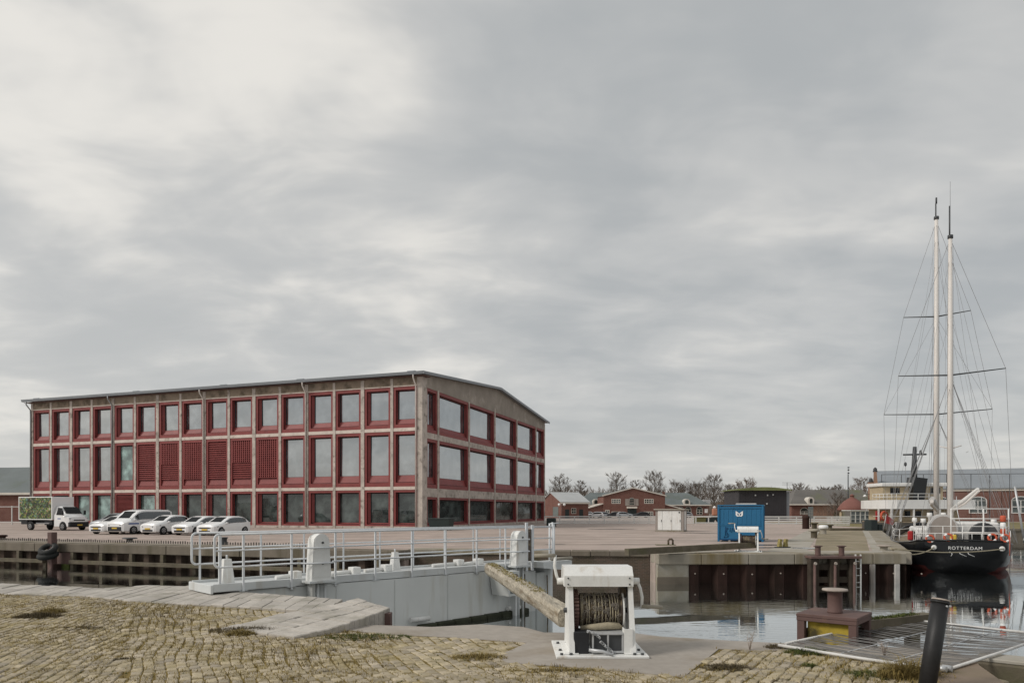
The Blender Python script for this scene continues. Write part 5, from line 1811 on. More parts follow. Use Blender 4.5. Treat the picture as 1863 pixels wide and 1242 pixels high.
def arch_win(root, x, z, w_, h_, y, bars=2, fr='trim_white', glass='dark_glass', flat_=1.0, fw=.14, surround=None):
    if surround:
        m = MB(); m.extr([(a, y - .01, b) for a, b in arch_pts(x - .25, z - .15, w_ + .5, h_ + .4, flat_=flat_)], (0, -.05, 0)); m.build('arch_surround', surround, root)
    m = MB(); m.extr([(a, y - .065, b) for a, b in arch_pts(x, z, w_, h_, flat_=flat_)], (0, -.03, 0)); wo_ = m.build('window', fr, root)
    # panes
    n = bars
    pw = (w_ - fw * (n + 1)) / n
    zs = z + h_ - w_ / 2 * flat_
    for k in range(n):
        x0 = x + fw + k * (pw + fw)
        for z0, z1 in ((z + fw, lerp(z, zs, .48)), (lerp(z, zs, .48) + fw, zs - fw * .2)):
            m = MB(); m.box(x0, x0 + pw, y - .105, y - .097, z0, z1); m.build('pane', glass, wo_)
    m = MB(); m.extr([(a, y - .097, b) for a, b in arch_pts(x + fw, zs + fw * .6, w_ - 2 * fw, w_ / 2 * flat_ - fw * 1.5, flat_=flat_ * .86)], (0, -.008, 0)); m.build('pane', glass, wo_)
    return wo_
def gable_roof(root, x0, x1, y0, y1, ze, zr, material, axis='y', ov=.4, th=.22, trim=None, name='roof'):
    """gable roof; axis = direction of the ridge"""
    m = MB()
    if axis == 'y':
        xm = (x0 + x1) / 2
        s = (zr - ze) / (xm - x0)
        for xa, in ((x0 - ov,), (x1 + ov,)):
            m.extr([(xa, y0 - ov, ze - s * ov), (xm, y0 - ov, zr), (xm, y0 - ov, zr + th), (xa, y0 - ov, ze - s * ov + th)], (0, y1 - y0 + 2 * ov, 0))
    else:
        ym = (y0 + y1) / 2
        s = (zr - ze) / (ym - y0)
        for ya in (y0 - ov, y1 + ov):
            m.extr([(x0 - ov, ya, ze - s * ov), (x0 - ov, ym, zr), (x0 - ov, ym, zr + th), (x0 - ov, ya, ze - s * ov + th)], (x1 - x0 + 2 * ov, 0, 0))
    return m.build(name, material, root)
def hip_roof(root, x0, x1, y0, y1, ze, zr, hip, material, ov=.5):
    x0, x1, y0, y1 = x0 - ov, x1 + ov, y0 - ov, y1 + ov
    ym = (y0 + y1) / 2
    h0, h1 = hip if isinstance(hip, tuple) else (hip, hip)
    vs_ = [(x0, y0, ze), (x1, y0, ze), (x1, y1, ze), (x0, y1, ze), (x0 + h0, ym, zr), (x1 - h1, ym, zr), (x0, y0, ze - .2), (x1, y0, ze - .2), (x1, y1, ze - .2), (x0, y1, ze - .2)]
    m = MB(); m.add(vs_, [(0, 1, 5, 4), (1, 2, 5), (2, 3, 4, 5), (3, 0, 4), (0, 6, 7, 1), (1, 7, 8, 2), (2, 8, 9, 3), (3, 9, 6, 0), (6, 9, 8, 7)])
    return m.build('roof', material, root)
S2 = 200.0 / F
def X2(px, Y):
    return (px - CX) * Y / F

# gabled brick hall ------------------------------------------------------
Y = 200.0
gh = thing('gabled_hall', 'brick hall with a low white-edged gable and arched centre window', 'building', (X2(1150, Y), Y, 0), 0)
xl, xr = X2(1098, Y) - X2(1150, Y), X2(1210, Y) - X2(1150, Y)
ze, zp = 5.75, 7.9
m = MB(); m.extr([(xl, 0, 0), (xr, 0, 0), (xr, 0, ze), ((xl + xr) / 2 - .4, 0, zp), (xl, 0, ze)], (0, 14, 0)); m.build('wall', 'brick_red', gh)
xm = (xl + xr) / 2 - .4
for a, b in (((xl - .3, ze - .05), (xm, zp + .06)), ((xr + .3, ze - .05), (xm, zp + .061))):
    m = MB(); m.extr([(a[0], -.35, a[1]), (b[0], -.35, b[1]), (b[0], -.35, b[1] + .30), (a[0], -.35, a[1] + .30)], (0, .35, 0)); m.build('barge_board', 'trim_white', gh)
    m = MB(); m.extr([(a[0], 0, a[1] + .02), (b[0], 0, b[1] + .02), (b[0], 0, b[1] + .27), (a[0], 0, a[1] + .27)], (0, 14.3, 0)); m.build('roof', 'slate', gh)
for xa, za, xb, zb in ((xl, 3.5, X2(1065, Y) - X2(1150, Y), 2.0), (xr - 1.0, 3.6, X2(1240, Y) - X2(1150, Y), 2.1)):
    m = MB(); m.extr([(xa, .6, 0), (xb, .6, 0), (xb, .6, zb), (xa, .6, za)], (0, 10, 0)); lw = m.build('lean_to', 'brick_red', gh)
    m = MB(); m.extr([(xa, .25, za + .02), (xb + (.3 if xb > xa else -.3), .25, zb - .05), (xb + (.3 if xb > xa else -.3), .25, zb + .2), (xa, .25, za + .27)], (0, 10.6, 0)); m.build('lean_to_roof', 'trim_white', lw)
for px0, px1, py0, py1, nx in ((1112.5, 1129, 907, 915.8, 4), (1172, 1189, 907, 915.8, 4), (1112.5, 1129, 930, 939, 4), (1171, 1188.5, 930, 939, 4), (1101, 1109, 927, 939, 2)):
    frame_win(gh, X2(px0, Y) - X2(1150, Y), zh(py1, Y), (px1 - px0) * S2, (py1 - py0) * S2, 0, nx, 2, b=.16)
m = MB(); m.box(X2(1137.5, Y) - X2(1150, Y), X2(1161.5, Y) - X2(1150, Y), -.10, -.002, zh(919.5, Y), zh(907, Y)); m.build('stone_surround', 'kiosk_wall', gh)
arch_win(gh, X2(1143.5, Y) - X2(1150, Y), zh(919, Y), 11.5 * S2, 14.5 * S2, -.10, 1, 'kiosk_wall', fw=.25)
m = MB(); m.cbox(X2(1140, Y) - X2(1150, Y), X2(1158.5, Y) - X2(1150, Y), -.9, -.11, zh(924.5, Y), zh(921, Y), .05); m.build('balcony', 'trim_white', gh)
m = MB(); m.box(X2(1141.5, Y) - X2(1150, Y), X2(1158, Y) - X2(1150, Y), -.06, -.002, 0, zh(925, Y)); m.build('door', 'bin_dark', gh)
m = MB(); m.cbox(X2(1208, Y) - X2(1150, Y), X2(1212, Y) - X2(1150, Y), 1.5, 2.3, 5.5, 7.0, .03); m.build('chimney', 'brick_red', gh)

# long slate-roofed building behind it -------------------------------------
Y = 218.0
x0, x1 = X2(1048, Y), X2(1290, Y)
ls = thing('slate_building', 'long brick building with hipped slate roof behind the gabled hall', 'building', (x0, Y, 0), 0)
L_ = x1 - x0
m = MB(); m.box(0, L_, 0, 14, 0, 3.4); m.build('wall', 'brick_red', ls)
hip_roof(ls, 0, L_, 0, 14, 3.45, 7.3, 5.4, 'slate')
m = MB(); m.cbox(-.6, L_ + .6, -.62, -.45, 3.15, 3.5, .03); m.build('gutter_board', 'trim_white', ls)
for px in (1249, 1084):
    xx = X2(px, Y) - x0
    m = MB(); m.extr([(a, -.5, b) for a, b in arch_pts(xx - 1.0, 3.5, 2.0, 1.75)], (0, 2.5, 0)); dm = m.build('dormer', 'trim_white', ls)
    m = MB(); m.extr([(a, -.506, b) for a, b in arch_pts(xx - .55, 3.75, 1.1, 1.2)], (0, -.02, 0)); m.build('pane', 'dark_glass', dm)
for px in (1238, 1252, 1272.5):
    arch_win(ls, X2(px, Y) - x0 - .95, .4, 1.9, 2.5, 0, 2, fw=.12)
m = MB(); m.box(X2(1282, Y) - x0, X2(1288, Y) - x0, -.05, -.002, 1.0, 2.2); m.build('notice_board', 'pure_white', ls)
m = MB(); m.cbox(X2(1282, Y) - x0, X2(1295, Y) - x0, 1.5, 4.5, 3.6, 5.0, .05); m.build('roof_box', 'roof_pale', ls)

# small brick house with pale roof ------------------------------------------
Y = 165.0
sh = thing('brick_house', 'small brick house with pale metal roof right of the red building', 'house', (X2(1021, Y), Y, 0), R(20))
Lh, Wh = 7.0, 12.0
m = MB(); m.box(0, Lh, 0, Wh, 0, 3.7); m.build('wall', 'brick_red', sh)
m = MB(); m.extr([(0, 0, 3.7), (0, Wh, 3.7), (0, Wh / 2, 6.0)], (Lh, 0, 0)); m.build('gable', 'brick_red', sh)
gable_roof(sh, 0, Lh, 0, Wh, 3.72, 6.02, 'roof_pale', 'x', .3, .15)
m = MB(); m.cbox(-.3, Lh + .3, -.48, -.34, 3.3, 3.62, .02); m.build('gutter_board', 'trim_white', sh)
for x in (1.0, 4.6):
    m = MB(); m.box(x, x + 1.0, -.04, -.002, 0, 2.0); m.build('door', 'bin_dark', sh)
for y_ in (1.6,):
    m = MB(); m.box(-.04, -.002, y_, y_ + 3.2, .5, 2.6); m.build('window', 'slate', sh)
frame_win(sh, 2.6, 1.0, 1.2, 1.3, 0, 2, 2)
lp = thing('street_lamp', 'lamp post with two white globes before the small brick house', 'street lamp', pt(1022, 150), 0)
m = MB(); m.tube([(0, 0, 0), (0, 0, 3.2)], .07, 8); m.build('pole', 'rust_brown', lp)
for x in (-.55, .55):
    m = MB(); m.tube([(0, 0, 3.1), (x, 0, 3.2)], .04, 6); m.build('arm', 'rust_brown', lp)
    m = MB(); m.lathe([(.01, 2.7), (.22, 2.82), (.28, 3.02), (.2, 3.22), (.01, 3.3)], (x, 0, 0), n=12); m.build('globe', 'pure_white', lp)

# dark clad hall ---------------------------------------------------------------
Y = 130.0
dh = thing('dark_hall', 'dark clad windowless hall with mossy low roof behind the blue container', 'building', (X2(1344, Y), Y, 0), 0)
L_ = X2(1431, Y) - X2(1344, Y)
m = MB(); m.box(0, L_, 0, 9, 0, 5.5); m.build('wall', 'cladding_dark', dh)
for k in range(29):
    x = k * L_ / 29
    m = MB(); m.box(x + .02, x + L_ / 29 - .02, -.035, -.002, .1, 5.4); m.build('cladding_board', 'cladding_dark', dh)
m = MB()
prof = [(-.5, 5.5)] + [(lerp(-.5, L_ + .7, k / 12), 5.55 + .5 * math.sin(math.pi * k / 12) ** .8) for k in range(13)] + [(L_ + .7, 5.5)]
m.extr([(x, -.5, z) for x, z in prof], (0, 10, 0)); m.build('roof', 'roof_moss', dh)
m = MB(); m.cbox(-.55, L_ + .75, -.62, -.505, 5.42, 5.62, .02); m.build('gutter', 'roof_moss', dh)
for px, py in ((1374, 900.5), (1396, 900.5), (1406, 899.5), (1395, 916)):
    m = MB(); m.cbox(X2(px, Y) - X2(1344, Y) - .12, X2(px, Y) - X2(1344, Y) + .12, -.2, -.036, zh(py, Y) - .15, zh(py, Y) + .15, .03); m.build('wall_lamp', 'roof_pale', dh)
m = MB(); m.box(L_ + .002, L_ + .6, .2, 8.8, 0, 5.2); m.build('side_cabin', 'roof_grey', dh)

# slate house with dormer -----------------------------------------------------
Y = 150.0
x0 = X2(1440, Y)
sd_ = thing('dormer_building', 'low brick building with mossy slate roof and one white dormer', 'building', (x0, Y, 0), 0)
L_ = X2(1598, Y) - x0
m = MB(); m.box(0, L_, 0, 12, 0, 3.1); m.build('wall', 'brick_red', sd_)
m = MB(); m.box(4.2, L_, -.03, -.002, 0, 2.9); m.build('render_panel', 'brick_tan', sd_)
hip_roof(sd_, 0, L_, 0, 12, 3.12, 6.3, (3.8, 1.0), 'slate_brown')
m = MB(); m.cbox(-.6, L_ + .3, -.64, -.50, 2.86, 3.14, .02); m.build('gutter_board', 'trim_white', sd_)
xx = X2(1473.5, Y) - x0
m = MB(); m.extr([(a, -.6, b) for a, b in arch_pts(xx - .65, 3.0, 1.3, 1.6)], (0, 2.0, 0)); dm = m.build('dormer', 'trim_white', sd_)
m = MB(); m.extr([(a, -.606, b) for a, b in arch_pts(xx - .3, 3.3, .6, 1.0)], (0, -.02, 0)); m.build('pane', 'dark_glass', dm)
arch_win(sd_, X2(1463, Y) - x0 - .9, .9, 1.8, 1.5, 0, 2, fw=.1)
m = MB(); m.cbox(8.5, 17.0, -1.6, -.9, 0, 1.5, .1); m.build('hedge_row', 'hedge', sd_)

def along_wh(px, Y=122.0):
    k = (px - CX) / F
    x0_, c, s_ = X2(1597, Y), math.cos(R(25)), math.sin(R(25))
    return (k * Y - x0_) / (c + k * s_)
# right-hand long brick building ------------------------------------------------
Y = 122.0
x0 = X2(1597, Y)
rb = thing('brick_warehouse', 'long brick warehouse with grey roof and arched windows across the basin', 'building', (x0, Y, 0), R(-25))
L_ = 60.0
m = MB(); m.box(0, L_, 0, 14, 0, 5.4); m.build('wall', 'brick_right', rb)
gable_roof(rb, 0, L_, 0, 14, 5.45, 8.7, 'roof_grey', 'x', .35, .2)
m = MB(); m.extr([(.02, 0, 5.4), (.02, 14, 5.4), (.02, 7, 8.6)], (.3, 0, 0)); m.build('gable', 'brick_right', rb)
m = MB(); m.cbox(0, L_, -.20, -.002, 4.95, 5.3, .03); m.build('cornice', 'trim_white', rb)
m = MB(); m.box(-.1, along_wh(1640), -.8, -.201, 0, 5.0); m.build('clad_bay', 'slate', rb)
for px in (1779, 1857, 1710, 1935):
    arch_win(rb, along_wh(px) - 1.25, zh(933, Y), 2.5, 2.75, 0, 2, 'fence_white', flat_=.55, fw=.13, surround='brick_red')
for k in range(3):
    m = MB(); m.cbox(along_wh(1815) + k * 12, along_wh(1815) + k * 12 + .5, -.12, -.002, .0, 4.9, .02); m.build('pilaster', 'brick_right', rb)
m = MB(); m.extr([(-.6, -.6, 0), (-.01, -.6, 0), (-.01, -.6, 6.2), (-.2, -.6, 8.4), (-.6, -.6, 8.4)], (0, 2.2, 0)); m.build('gable_pier', 'brick_tan', rb)
m = MB(); m.cbox(-1.5, -.62, -.4, .6, 0, 6.6, .05); m.build('gable_pier', 'brick_tan', rb)
for x, z in ((-.40, 8.4), (-1.05, 6.6)):
    m = MB(); m.lathe([(.35, z), (.4, z + .1), (.28, z + .35), (.34, z + .5), (.1, z + .8)], (x, .1, 0), n=10); m.build('finial', 'steel_dark', rb)
m = MB(); m.tube([(-.9, -.5, 4.6), (-2.0, -.8, 4.5)], .05, 6); m.build('lamp_arm', 'steel_dark', rb)
m = MB(); m.lathe([(.02, 4.1), (.35, 4.2), (.12, 4.5)], (-2.0, -.8, 0), n=12); m.build('lamp_shade', 'pure_white', rb)
# tall net fence in front of it
nf = thing('net_fence', 'tall fence of thin dark posts and wire in front of the brick warehouse', 'fence', (X2(1604, 112), 112, 0), 0)
xs = [X2(p, 112) - X2(1604, 112) for p in (1604, 1640, 1680, 1722, 1766.5, 1800.5, 1837, 1874)]
for x in xs:
    m = MB(); m.tube([(x, 0, 0), (x, 0, 7.5)], .055, 6); m.build('post', 'steel_dark', nf)
m = MB(); m.tube([(xs[0], 0, 7.45), (xs[-1], 0, 7.6)], .04, 5); m.build('top_wire', 'steel_dark', nf)
# left brick building -----------------------------------------------------------
Y = 112.0
lb = thing('hip_roof_building', 'brick building with hipped slate roof at the left edge behind the truck', 'building', (X2(58, Y) + 2.5, Y, 0), R(-10))
m = MB(); m.box(-30, 0, 0, 16, 0, 4.6); m.build('wall', 'brick_red', lb)
hip_roof(lb, -30, 0, 0, 16, 4.6, 9.2, 5.0, 'slate')
m = MB(); m.cbox(-30.6, .6, -.66, -.48, 4.25, 4.62, .03); m.build('gutter_board', 'trim_white', lb)
m = MB(); m.extr([(a, -.01, b) for a, b in arch_pts(-5.1, 0, 1.5, 3.6)], (0, -.06, 0)); m.build('door', 'bin_dark', lb)
m = MB(); m.lathe([(.15, 9.1), (.1, 9.5), (.2, 9.6), (.02, 9.9)], (-4.4, 7.5, 0), n=8); m.build('finial', 'steel_dark', lb)
lf = thing('rail_fence', 'short white rail fence in front of the left brick building', 'fence', pt(-30, 92), R(-6))
for x in (0, 2.0, 4.0, 6.0):
    m = MB(); m.box(x - .05, x + .05, -.05, .05, 0, 2.4); m.build('post', 'fence_white', lf)
for z in (.35, 2.3):
    m = MB(); m.box(-2, 6.3, -.08, -.052, z - .04, z + .04); m.build('rail', 'fence_white', lf)

# pavilion with domed roof --------------------------------------------------------
Y = 112.0
pv = thing('pavilion', 'round pavilion with red domed roof near the warehouse gable', 'pavilion', pt(1550, Y), 0)
m = MB(); m.lathe([(2.15, 1.85), (2.2, 1.95), (1.75, 2.65), (1.25, 3.2), (.7, 3.6), (.30, 3.85), (.28, 4.05), (.42, 4.1), (.05, 4.4)], n=20); m.build('dome', 'dome_red', pv)
for k in range(10):
    a = 6.283 * k / 10
    m = MB(); m.tube([(1.7 * math.cos(a), 1.7 * math.sin(a), 0), (1.7 * math.cos(a), 1.7 * math.sin(a), 1.9)], .13, 8); m.build('column', 'ship_tan', pv)
m = MB(); m.lathe([(1.85, 0), (1.85, .15)], n=20); m.build('floor', 'pale_concrete', pv)
Y = 98.0
cv = thing('glazed_shelter', 'white framed glazed shelter at the back of the pier', 'shelter', pt(1548, Y), 0)
w_ = 53 * Y / F
m = MB(); m.box(0, w_, .1, 2.5, 0, 1.75); m.build('room', 'slate_brown', cv)
m = MB(); m.cbox(-.1, w_ + .1, -.1, 2.6, 1.752, 1.86, .01); m.build('roof', 'fence_white', cv)
for k in range(6):
    frame_win(cv, k * w_ / 6 + .01, 0.1, w_ / 6 - .02, 1.64, .098, 1, 3, b=.06, fr='fence_white')
m = MB(); m.beam((w_ - .4, -1.0, .1), (w_ - 2.3, -.6, 2.1), .06, .06); m.build('stair_rail', 'galvanised', cv)

# white fences at the back of the yard ----------------------------------------------
def rails(label, px0, px1, Y, hgt, nrail, pitch):
    f_ = thing('rail_fence', label, 'fence', pt(px0, Y), 0, 'white rail fences behind the yard')
    L_ = (px1 - px0) * Y / F
    n = max(1, round(L_ / pitch))
    for k in range(n + 1):
        m = MB(); m.box(k * L_ / n - .06, k * L_ / n + .06, -.045, .045, 0, hgt); m.build('post', 'fence_white', f_)
    for k in range(nrail):
        z = hgt - .04 - k * (hgt - .2) / (nrail - 1)
        m = MB(); m.box(-.05, L_ + .05, -.08, -.046, z - .07, z + .07); m.build('rail', 'fence_white', f_)
    return f_
rails('long white rail fence from the red building to the white kiosk', 991, 1262, 96, 1.05, 4, 2.1)
rails('white rail fence between the kiosk and the blue container', 1266, 1312, 96, 1.05, 2, 1.8)
rails('white rail fence right of the blue container in front of the dark hall', 1385, 1545, 92, 1.05, 4, 2.1)
# panel fence on the pier end
pf = thing('barrier_panel', 'white barred barrier panel at the back of the pier', 'barrier', pt(1505, 84), 0)
for x in [k * .16 for k in range(17)]:
    m = MB(); m.box(x - .015, x + .015, -.015, .015, .1, .95); m.build('bar', 'fence_white', pf)
for z in (.08, .97):
    m = MB(); m.box(-.05, 2.65, -.03, .03, z - .03, z + .03); m.build('rail', 'fence_white', pf)
tk = tag(MB().cbox(0, 6.6, -.15, .15, .01, .22, .03).build('timber_kerb', 'old_timber', None, tuple(at(1509, 964.5)), R(2)), 'low timber kerb across the far end of the mossy pier', 'kerb')
# small things in front of the halls
def bin_box(label, loc, sx, sy, sz, material, name='skip_container'):
    t_ = thing(name, label, 'container', loc, 0)
    m = MB(); m.add([(-sx / 2 * .88, -sy / 2, .1), (sx / 2 * .88, -sy / 2, .1), (sx / 2 * .88, sy / 2, .1), (-sx / 2 * .88, sy / 2, .1), (-sx / 2, -sy / 2, sz), (sx / 2, -sy / 2, sz), (sx / 2, sy / 2, sz), (-sx / 2, sy / 2, sz)], [(0, 1, 5, 4), (1, 2, 6, 5), (2, 3, 7, 6), (3, 0, 4, 7), (3, 2, 1, 0)]); m.build('tub', material, t_)
    m = MB(); m.cbox(-sx / 2 - .05, sx / 2 + .05, -sy / 2 - .05, sy / 2 + .05, sz, sz + .1, .02); m.build('rim', material, t_)
    for x in (-sx / 2 * .7, sx / 2 * .7):
        m = MB(); m.box(x - .06, x + .06, -sy / 2, sy / 2, 0, .1); m.build('skid', 'steel_dark', t_)
    return t_
bin_box('olive skip between the white kiosk and the blue container', pt(1273, 100), 1.5, 1.2, .75, 'bin_olive')
bin_box('dark skip right of the olive one', pt(1290, 101), 1.3, 1.2, .7, 'bin_dark')
sg = thing('road_sign', 'dark round-topped sign post in front of the dormer building', 'sign', pt(1474.5, 80), 0)
m = MB(); m.tube([(0, 0, 0), (0, 0, 1.9)], .06, 8); m.build('pole', 'steel_dark', sg)
m = MB(); m.cbox(-.28, .30, -.05, -.02, .95, 2.25, .01); m.build('board', 'slate', sg)
for k in range(5):
    m = MB(); m.box(-.2, .24, -.055, -.051, 1.1 + k * .17, 1.16 + k * .17); m.build('stripe', 'pale_concrete', sg)
wk = thing('machine', 'small orange work machine at the left edge of the blue container', 'machine', pt(1300, 110), 0)
m = MB(); m.cbox(-.5, .5, -.4, .4, .3, 1.0, .08); m.build('engine', 'bin_dark', wk)
m = MB(); m.cbox(-.35, .35, -.35, .35, 1.01, 2.1, .1); m.build('cab', 'work_orange', wk)
m = MB(); m.lathe([(.2, 2.12), (.28, 2.3), (.05, 2.5)], n=10); m.build('beacon', 'pure_white', wk)
for x in (-.4, .4):
    m = MB(); m.lathe([(.3, -.1), (.3, .1)], (x, -.42, .3), (0, 1, 0), 12); m.build('wheel', 'tyre', wk)
# mast with lamps
ms = thing('signal_mast', 'thin dark signal mast rising behind the dormer building', 'mast', pt(1543, 150), 0)
m = MB(); m.tube([(0, 0, 0), (0, 0, 9.4)], [.16, .10], 8); m.build('pole', 'steel_dark', ms)
m = MB(); m.tube([(0, 0, 9.4), (.05, 0, 10.6)], .04, 6); m.build('aerial', 'steel_dark', ms)
for z in (9.5, 10.2, 10.7):
    m = MB(); m.cbox(-.1, .25, -.1, .1, z, z + .25, .03); m.build('lamp', 'steel_dark', ms)
m = MB(); m.tube([(-3.2, 0, 6.6), (-1.0, 0, 6.6)], .05, 5)
ar = thing('roof_aerial', 'flat aerial array above the right end of the dark hall', 'aerial', pt(1432, 142), 0)
m = MB(); m.tube([(0, 0, 0), (0, 0, 7.4)], .05, 5); m.build('pole', 'steel_dark', ar)
for z in (6.9, 7.3):
    m = MB(); m.box(-1.0, 1.2, -.03, .03, z, z + .05); m.build('boom', 'steel_dark', ar)

# ---- bare trees ------------------------------------------------------------------
def bare_tree(label, px, Y, top, spread, seed, material='twig', clear=.2, nb=32):
    r = random.Random(seed)
    H_ = zh(top, Y)
    W_ = spread * Y / F
    t_ = thing('bare_tree', label, 'tree', pt(px, Y), r.uniform(0, 6), 'bare winter trees')
    tr = MB()
    pts = [Vector((0, 0, 0))]
    for k in range(1, 7):
        pts.append(Vector((r.uniform(-.1, .1) * W_ * .3, r.uniform(-.1, .1) * W_ * .3, H_ * .92 * k / 6)))
    rad = [H_ * .022 * (1 - k / 6.6) + .03 for k in range(7)]
    tr.tube(pts, rad, 7)
    tr.build('trunk', 'bark', t_)
    cr = MB()
    tw = .020 * Y / 200
    def seg(p, d, l, r0, lev):
        d = d.normalized()
        q1 = p + d * l * .5 + Vector((r.uniform(-1, 1), r.uniform(-1, 1), .4)) * l * .06
        q2 = q1 + (d + Vector((r.uniform(-.25, .25), r.uniform(-.25, .25), .30))).normalized() * l * .5
        cr.tube([p, q1, q2], [r0, r0 * .7, r0 * .35], 3 if lev else 4, caps=False)
        if lev >= 3:
            return
        n = (8, 7, 5)[lev]
        for k in range(n):
            f = r.uniform(.25, 1.0)
            b = p.lerp(q1, f * 2) if f < .5 else q1.lerp(q2, f * 2 - 1)
            dd = d + Vector((r.uniform(-1, 1), r.uniform(-1, 1), r.uniform(-.2, .7))) * .85
            seg(b, dd, l * r.uniform(.32, .55), max(tw * .62, r0 * .5), lev + 1)
    for k in range(nb):
        f = lerp(clear, .98, (k + r.random()) / nb)
        z = H_ * .92 * f
        i = min(5, int(f * 6))
        b = pts[i].lerp(pts[i + 1], f * 6 - i)
        a = k * 2.4 + r.uniform(-.4, .4)
        prof = math.sin(math.pi * min(1.0, (f - clear * .6) / (1 - clear * .6) * .86 + .14)) ** .7
        l = W_ * .62 * prof * r.uniform(.75, 1.1) + H_ * .06
        seg(b, Vector((math.cos(a), math.sin(a), r.uniform(.45, 1.1))), l, max(tw, H_ * .0042 * (1.2 - f)), 0)
    cr.build('crown', material, t_)
    return t_
for args in (
    ('bare tree nearest the red building, above the pale roofed house', 1019, 240, 863, 26, 1),
    ('slim bare tree behind the right end of the pale roofed house', 1056, 250, 872, 17, 2),
    ('tall bare tree left above the gable of the brick hall', 1122, 245, 859, 27, 3),
    ('small bare tree directly above the gable peak', 1157, 260, 872, 16, 4),
    ('tall bare tree right above the gable of the brick hall', 1191, 245, 857, 29, 5),
    ('broad rounded bare tree left of two above the slate roof', 1234, 270, 880, 32, 6),
    ('broad rounded bare tree right of two above the slate roof', 1264, 270, 881, 34, 7),
    ('tall bare tree between the slate building and the dark hall', 1299, 230, 862, 28, 8),
    ('bare tree just left of the dark hall', 1328, 250, 881, 22, 9),
    ('reddish bare tree above the left corner of the dark hall', 1359, 190, 871, 30, 10, 'twig_red'),
    ('bare tree right of the dark hall above the dormer building', 1454, 210, 879, 24, 11),
    ('low bare tree behind the ridge of the dormer building', 1500, 220, 886, 24, 12),
    ('small bare tree on the ridge line left of the signal mast', 1524, 210, 879, 17, 13),
    ('reddish bare tree beside the warehouse gable', 1566, 170, 868, 26, 14, 'twig_red'),
    ('crooked bare tree in front of the dormer building', 1523, 128, 898, 26, 15, 'twig', .3, 16),
    ('bare tree top showing between the masts above the warehouse roof', 1704, 190, 853, 14, 16),
    ('bare tree top right of the masts above the warehouse roof', 1749, 195, 856, 13, 17),
):
    bare_tree(*args)
# far wood as one mass
r_ = random.Random(77)
m = MB()
for k in range(7500):
    Y = r_.uniform(280, 330)
    px = r_.uniform(940, 1620)
    hmax = 9.6 + 4.6 * (.5 + .5 * mnoise.noise(Vector((px * .022, 3.1, 0)))) + 2.5 * mnoise.noise(Vector((px * .09, 1.1, 4)))
    z0 = r_.uniform(hmax * .25, hmax * .85)
    p = pt(px, Y, z0)
    l = r_.uniform(1.2, 3.5)
    d = Vector((r_.uniform(-.8, .8), r_.uniform(-.3, .3), 1)).normalized() * l
    if z0 + l > hmax:
        continue
    m.tube([p, p + d], [.10, .03], 3, caps=False)
for px in range(940, 1640, 6):
    Y = 345
    hh = 5.2 + 2.2 * mnoise.noise(Vector((px * .03, 7.1, 0)))
    p = pt(px, Y)
    m.add([(p.x - .9, Y, 0), (p.x + .9, Y, 0), (p.x + .9, Y + 1, hh), (p.x - .9, Y + 1, hh + r_.uniform(-.5, .5))], [(0, 1, 2, 3)])
tag(m.build('far_wood', 'twig'), 'far bare wood along the horizon behind the brick halls', 'wood', kind='stuff')
# brown shrubs around the dark hall
for k, (px, Y, w_, hgt, lab) in enumerate(((1318, 150, 34, 3.6, 'brown bare shrubs left of the dark hall'), (1545, 142, 60, 4.4, 'brown bare thicket in front of the dormer building roof'))):
    r_ = random.Random(50 + k)
    m = MB()
    for i in range(900):
        x = r_.gauss(0, .4) * w_ * Y / F
        z0 = r_.uniform(0, hgt * .7) * math.exp(-(x / (w_ * Y / F)) ** 2)
        p = Vector((x, r_.uniform(-1.5, 1.5), z0))
        d = Vector((r_.uniform(-.7, .7), r_.uniform(-.5, .5), 1)).normalized() * r_.uniform(.6, 1.8)
        m.tube([p, p + d], [.03, .012], 3, caps=False)
    tag(m.build('bare_shrubs', 'twig_red', None, tuple(pt(px, Y))), lab, 'shrubs')

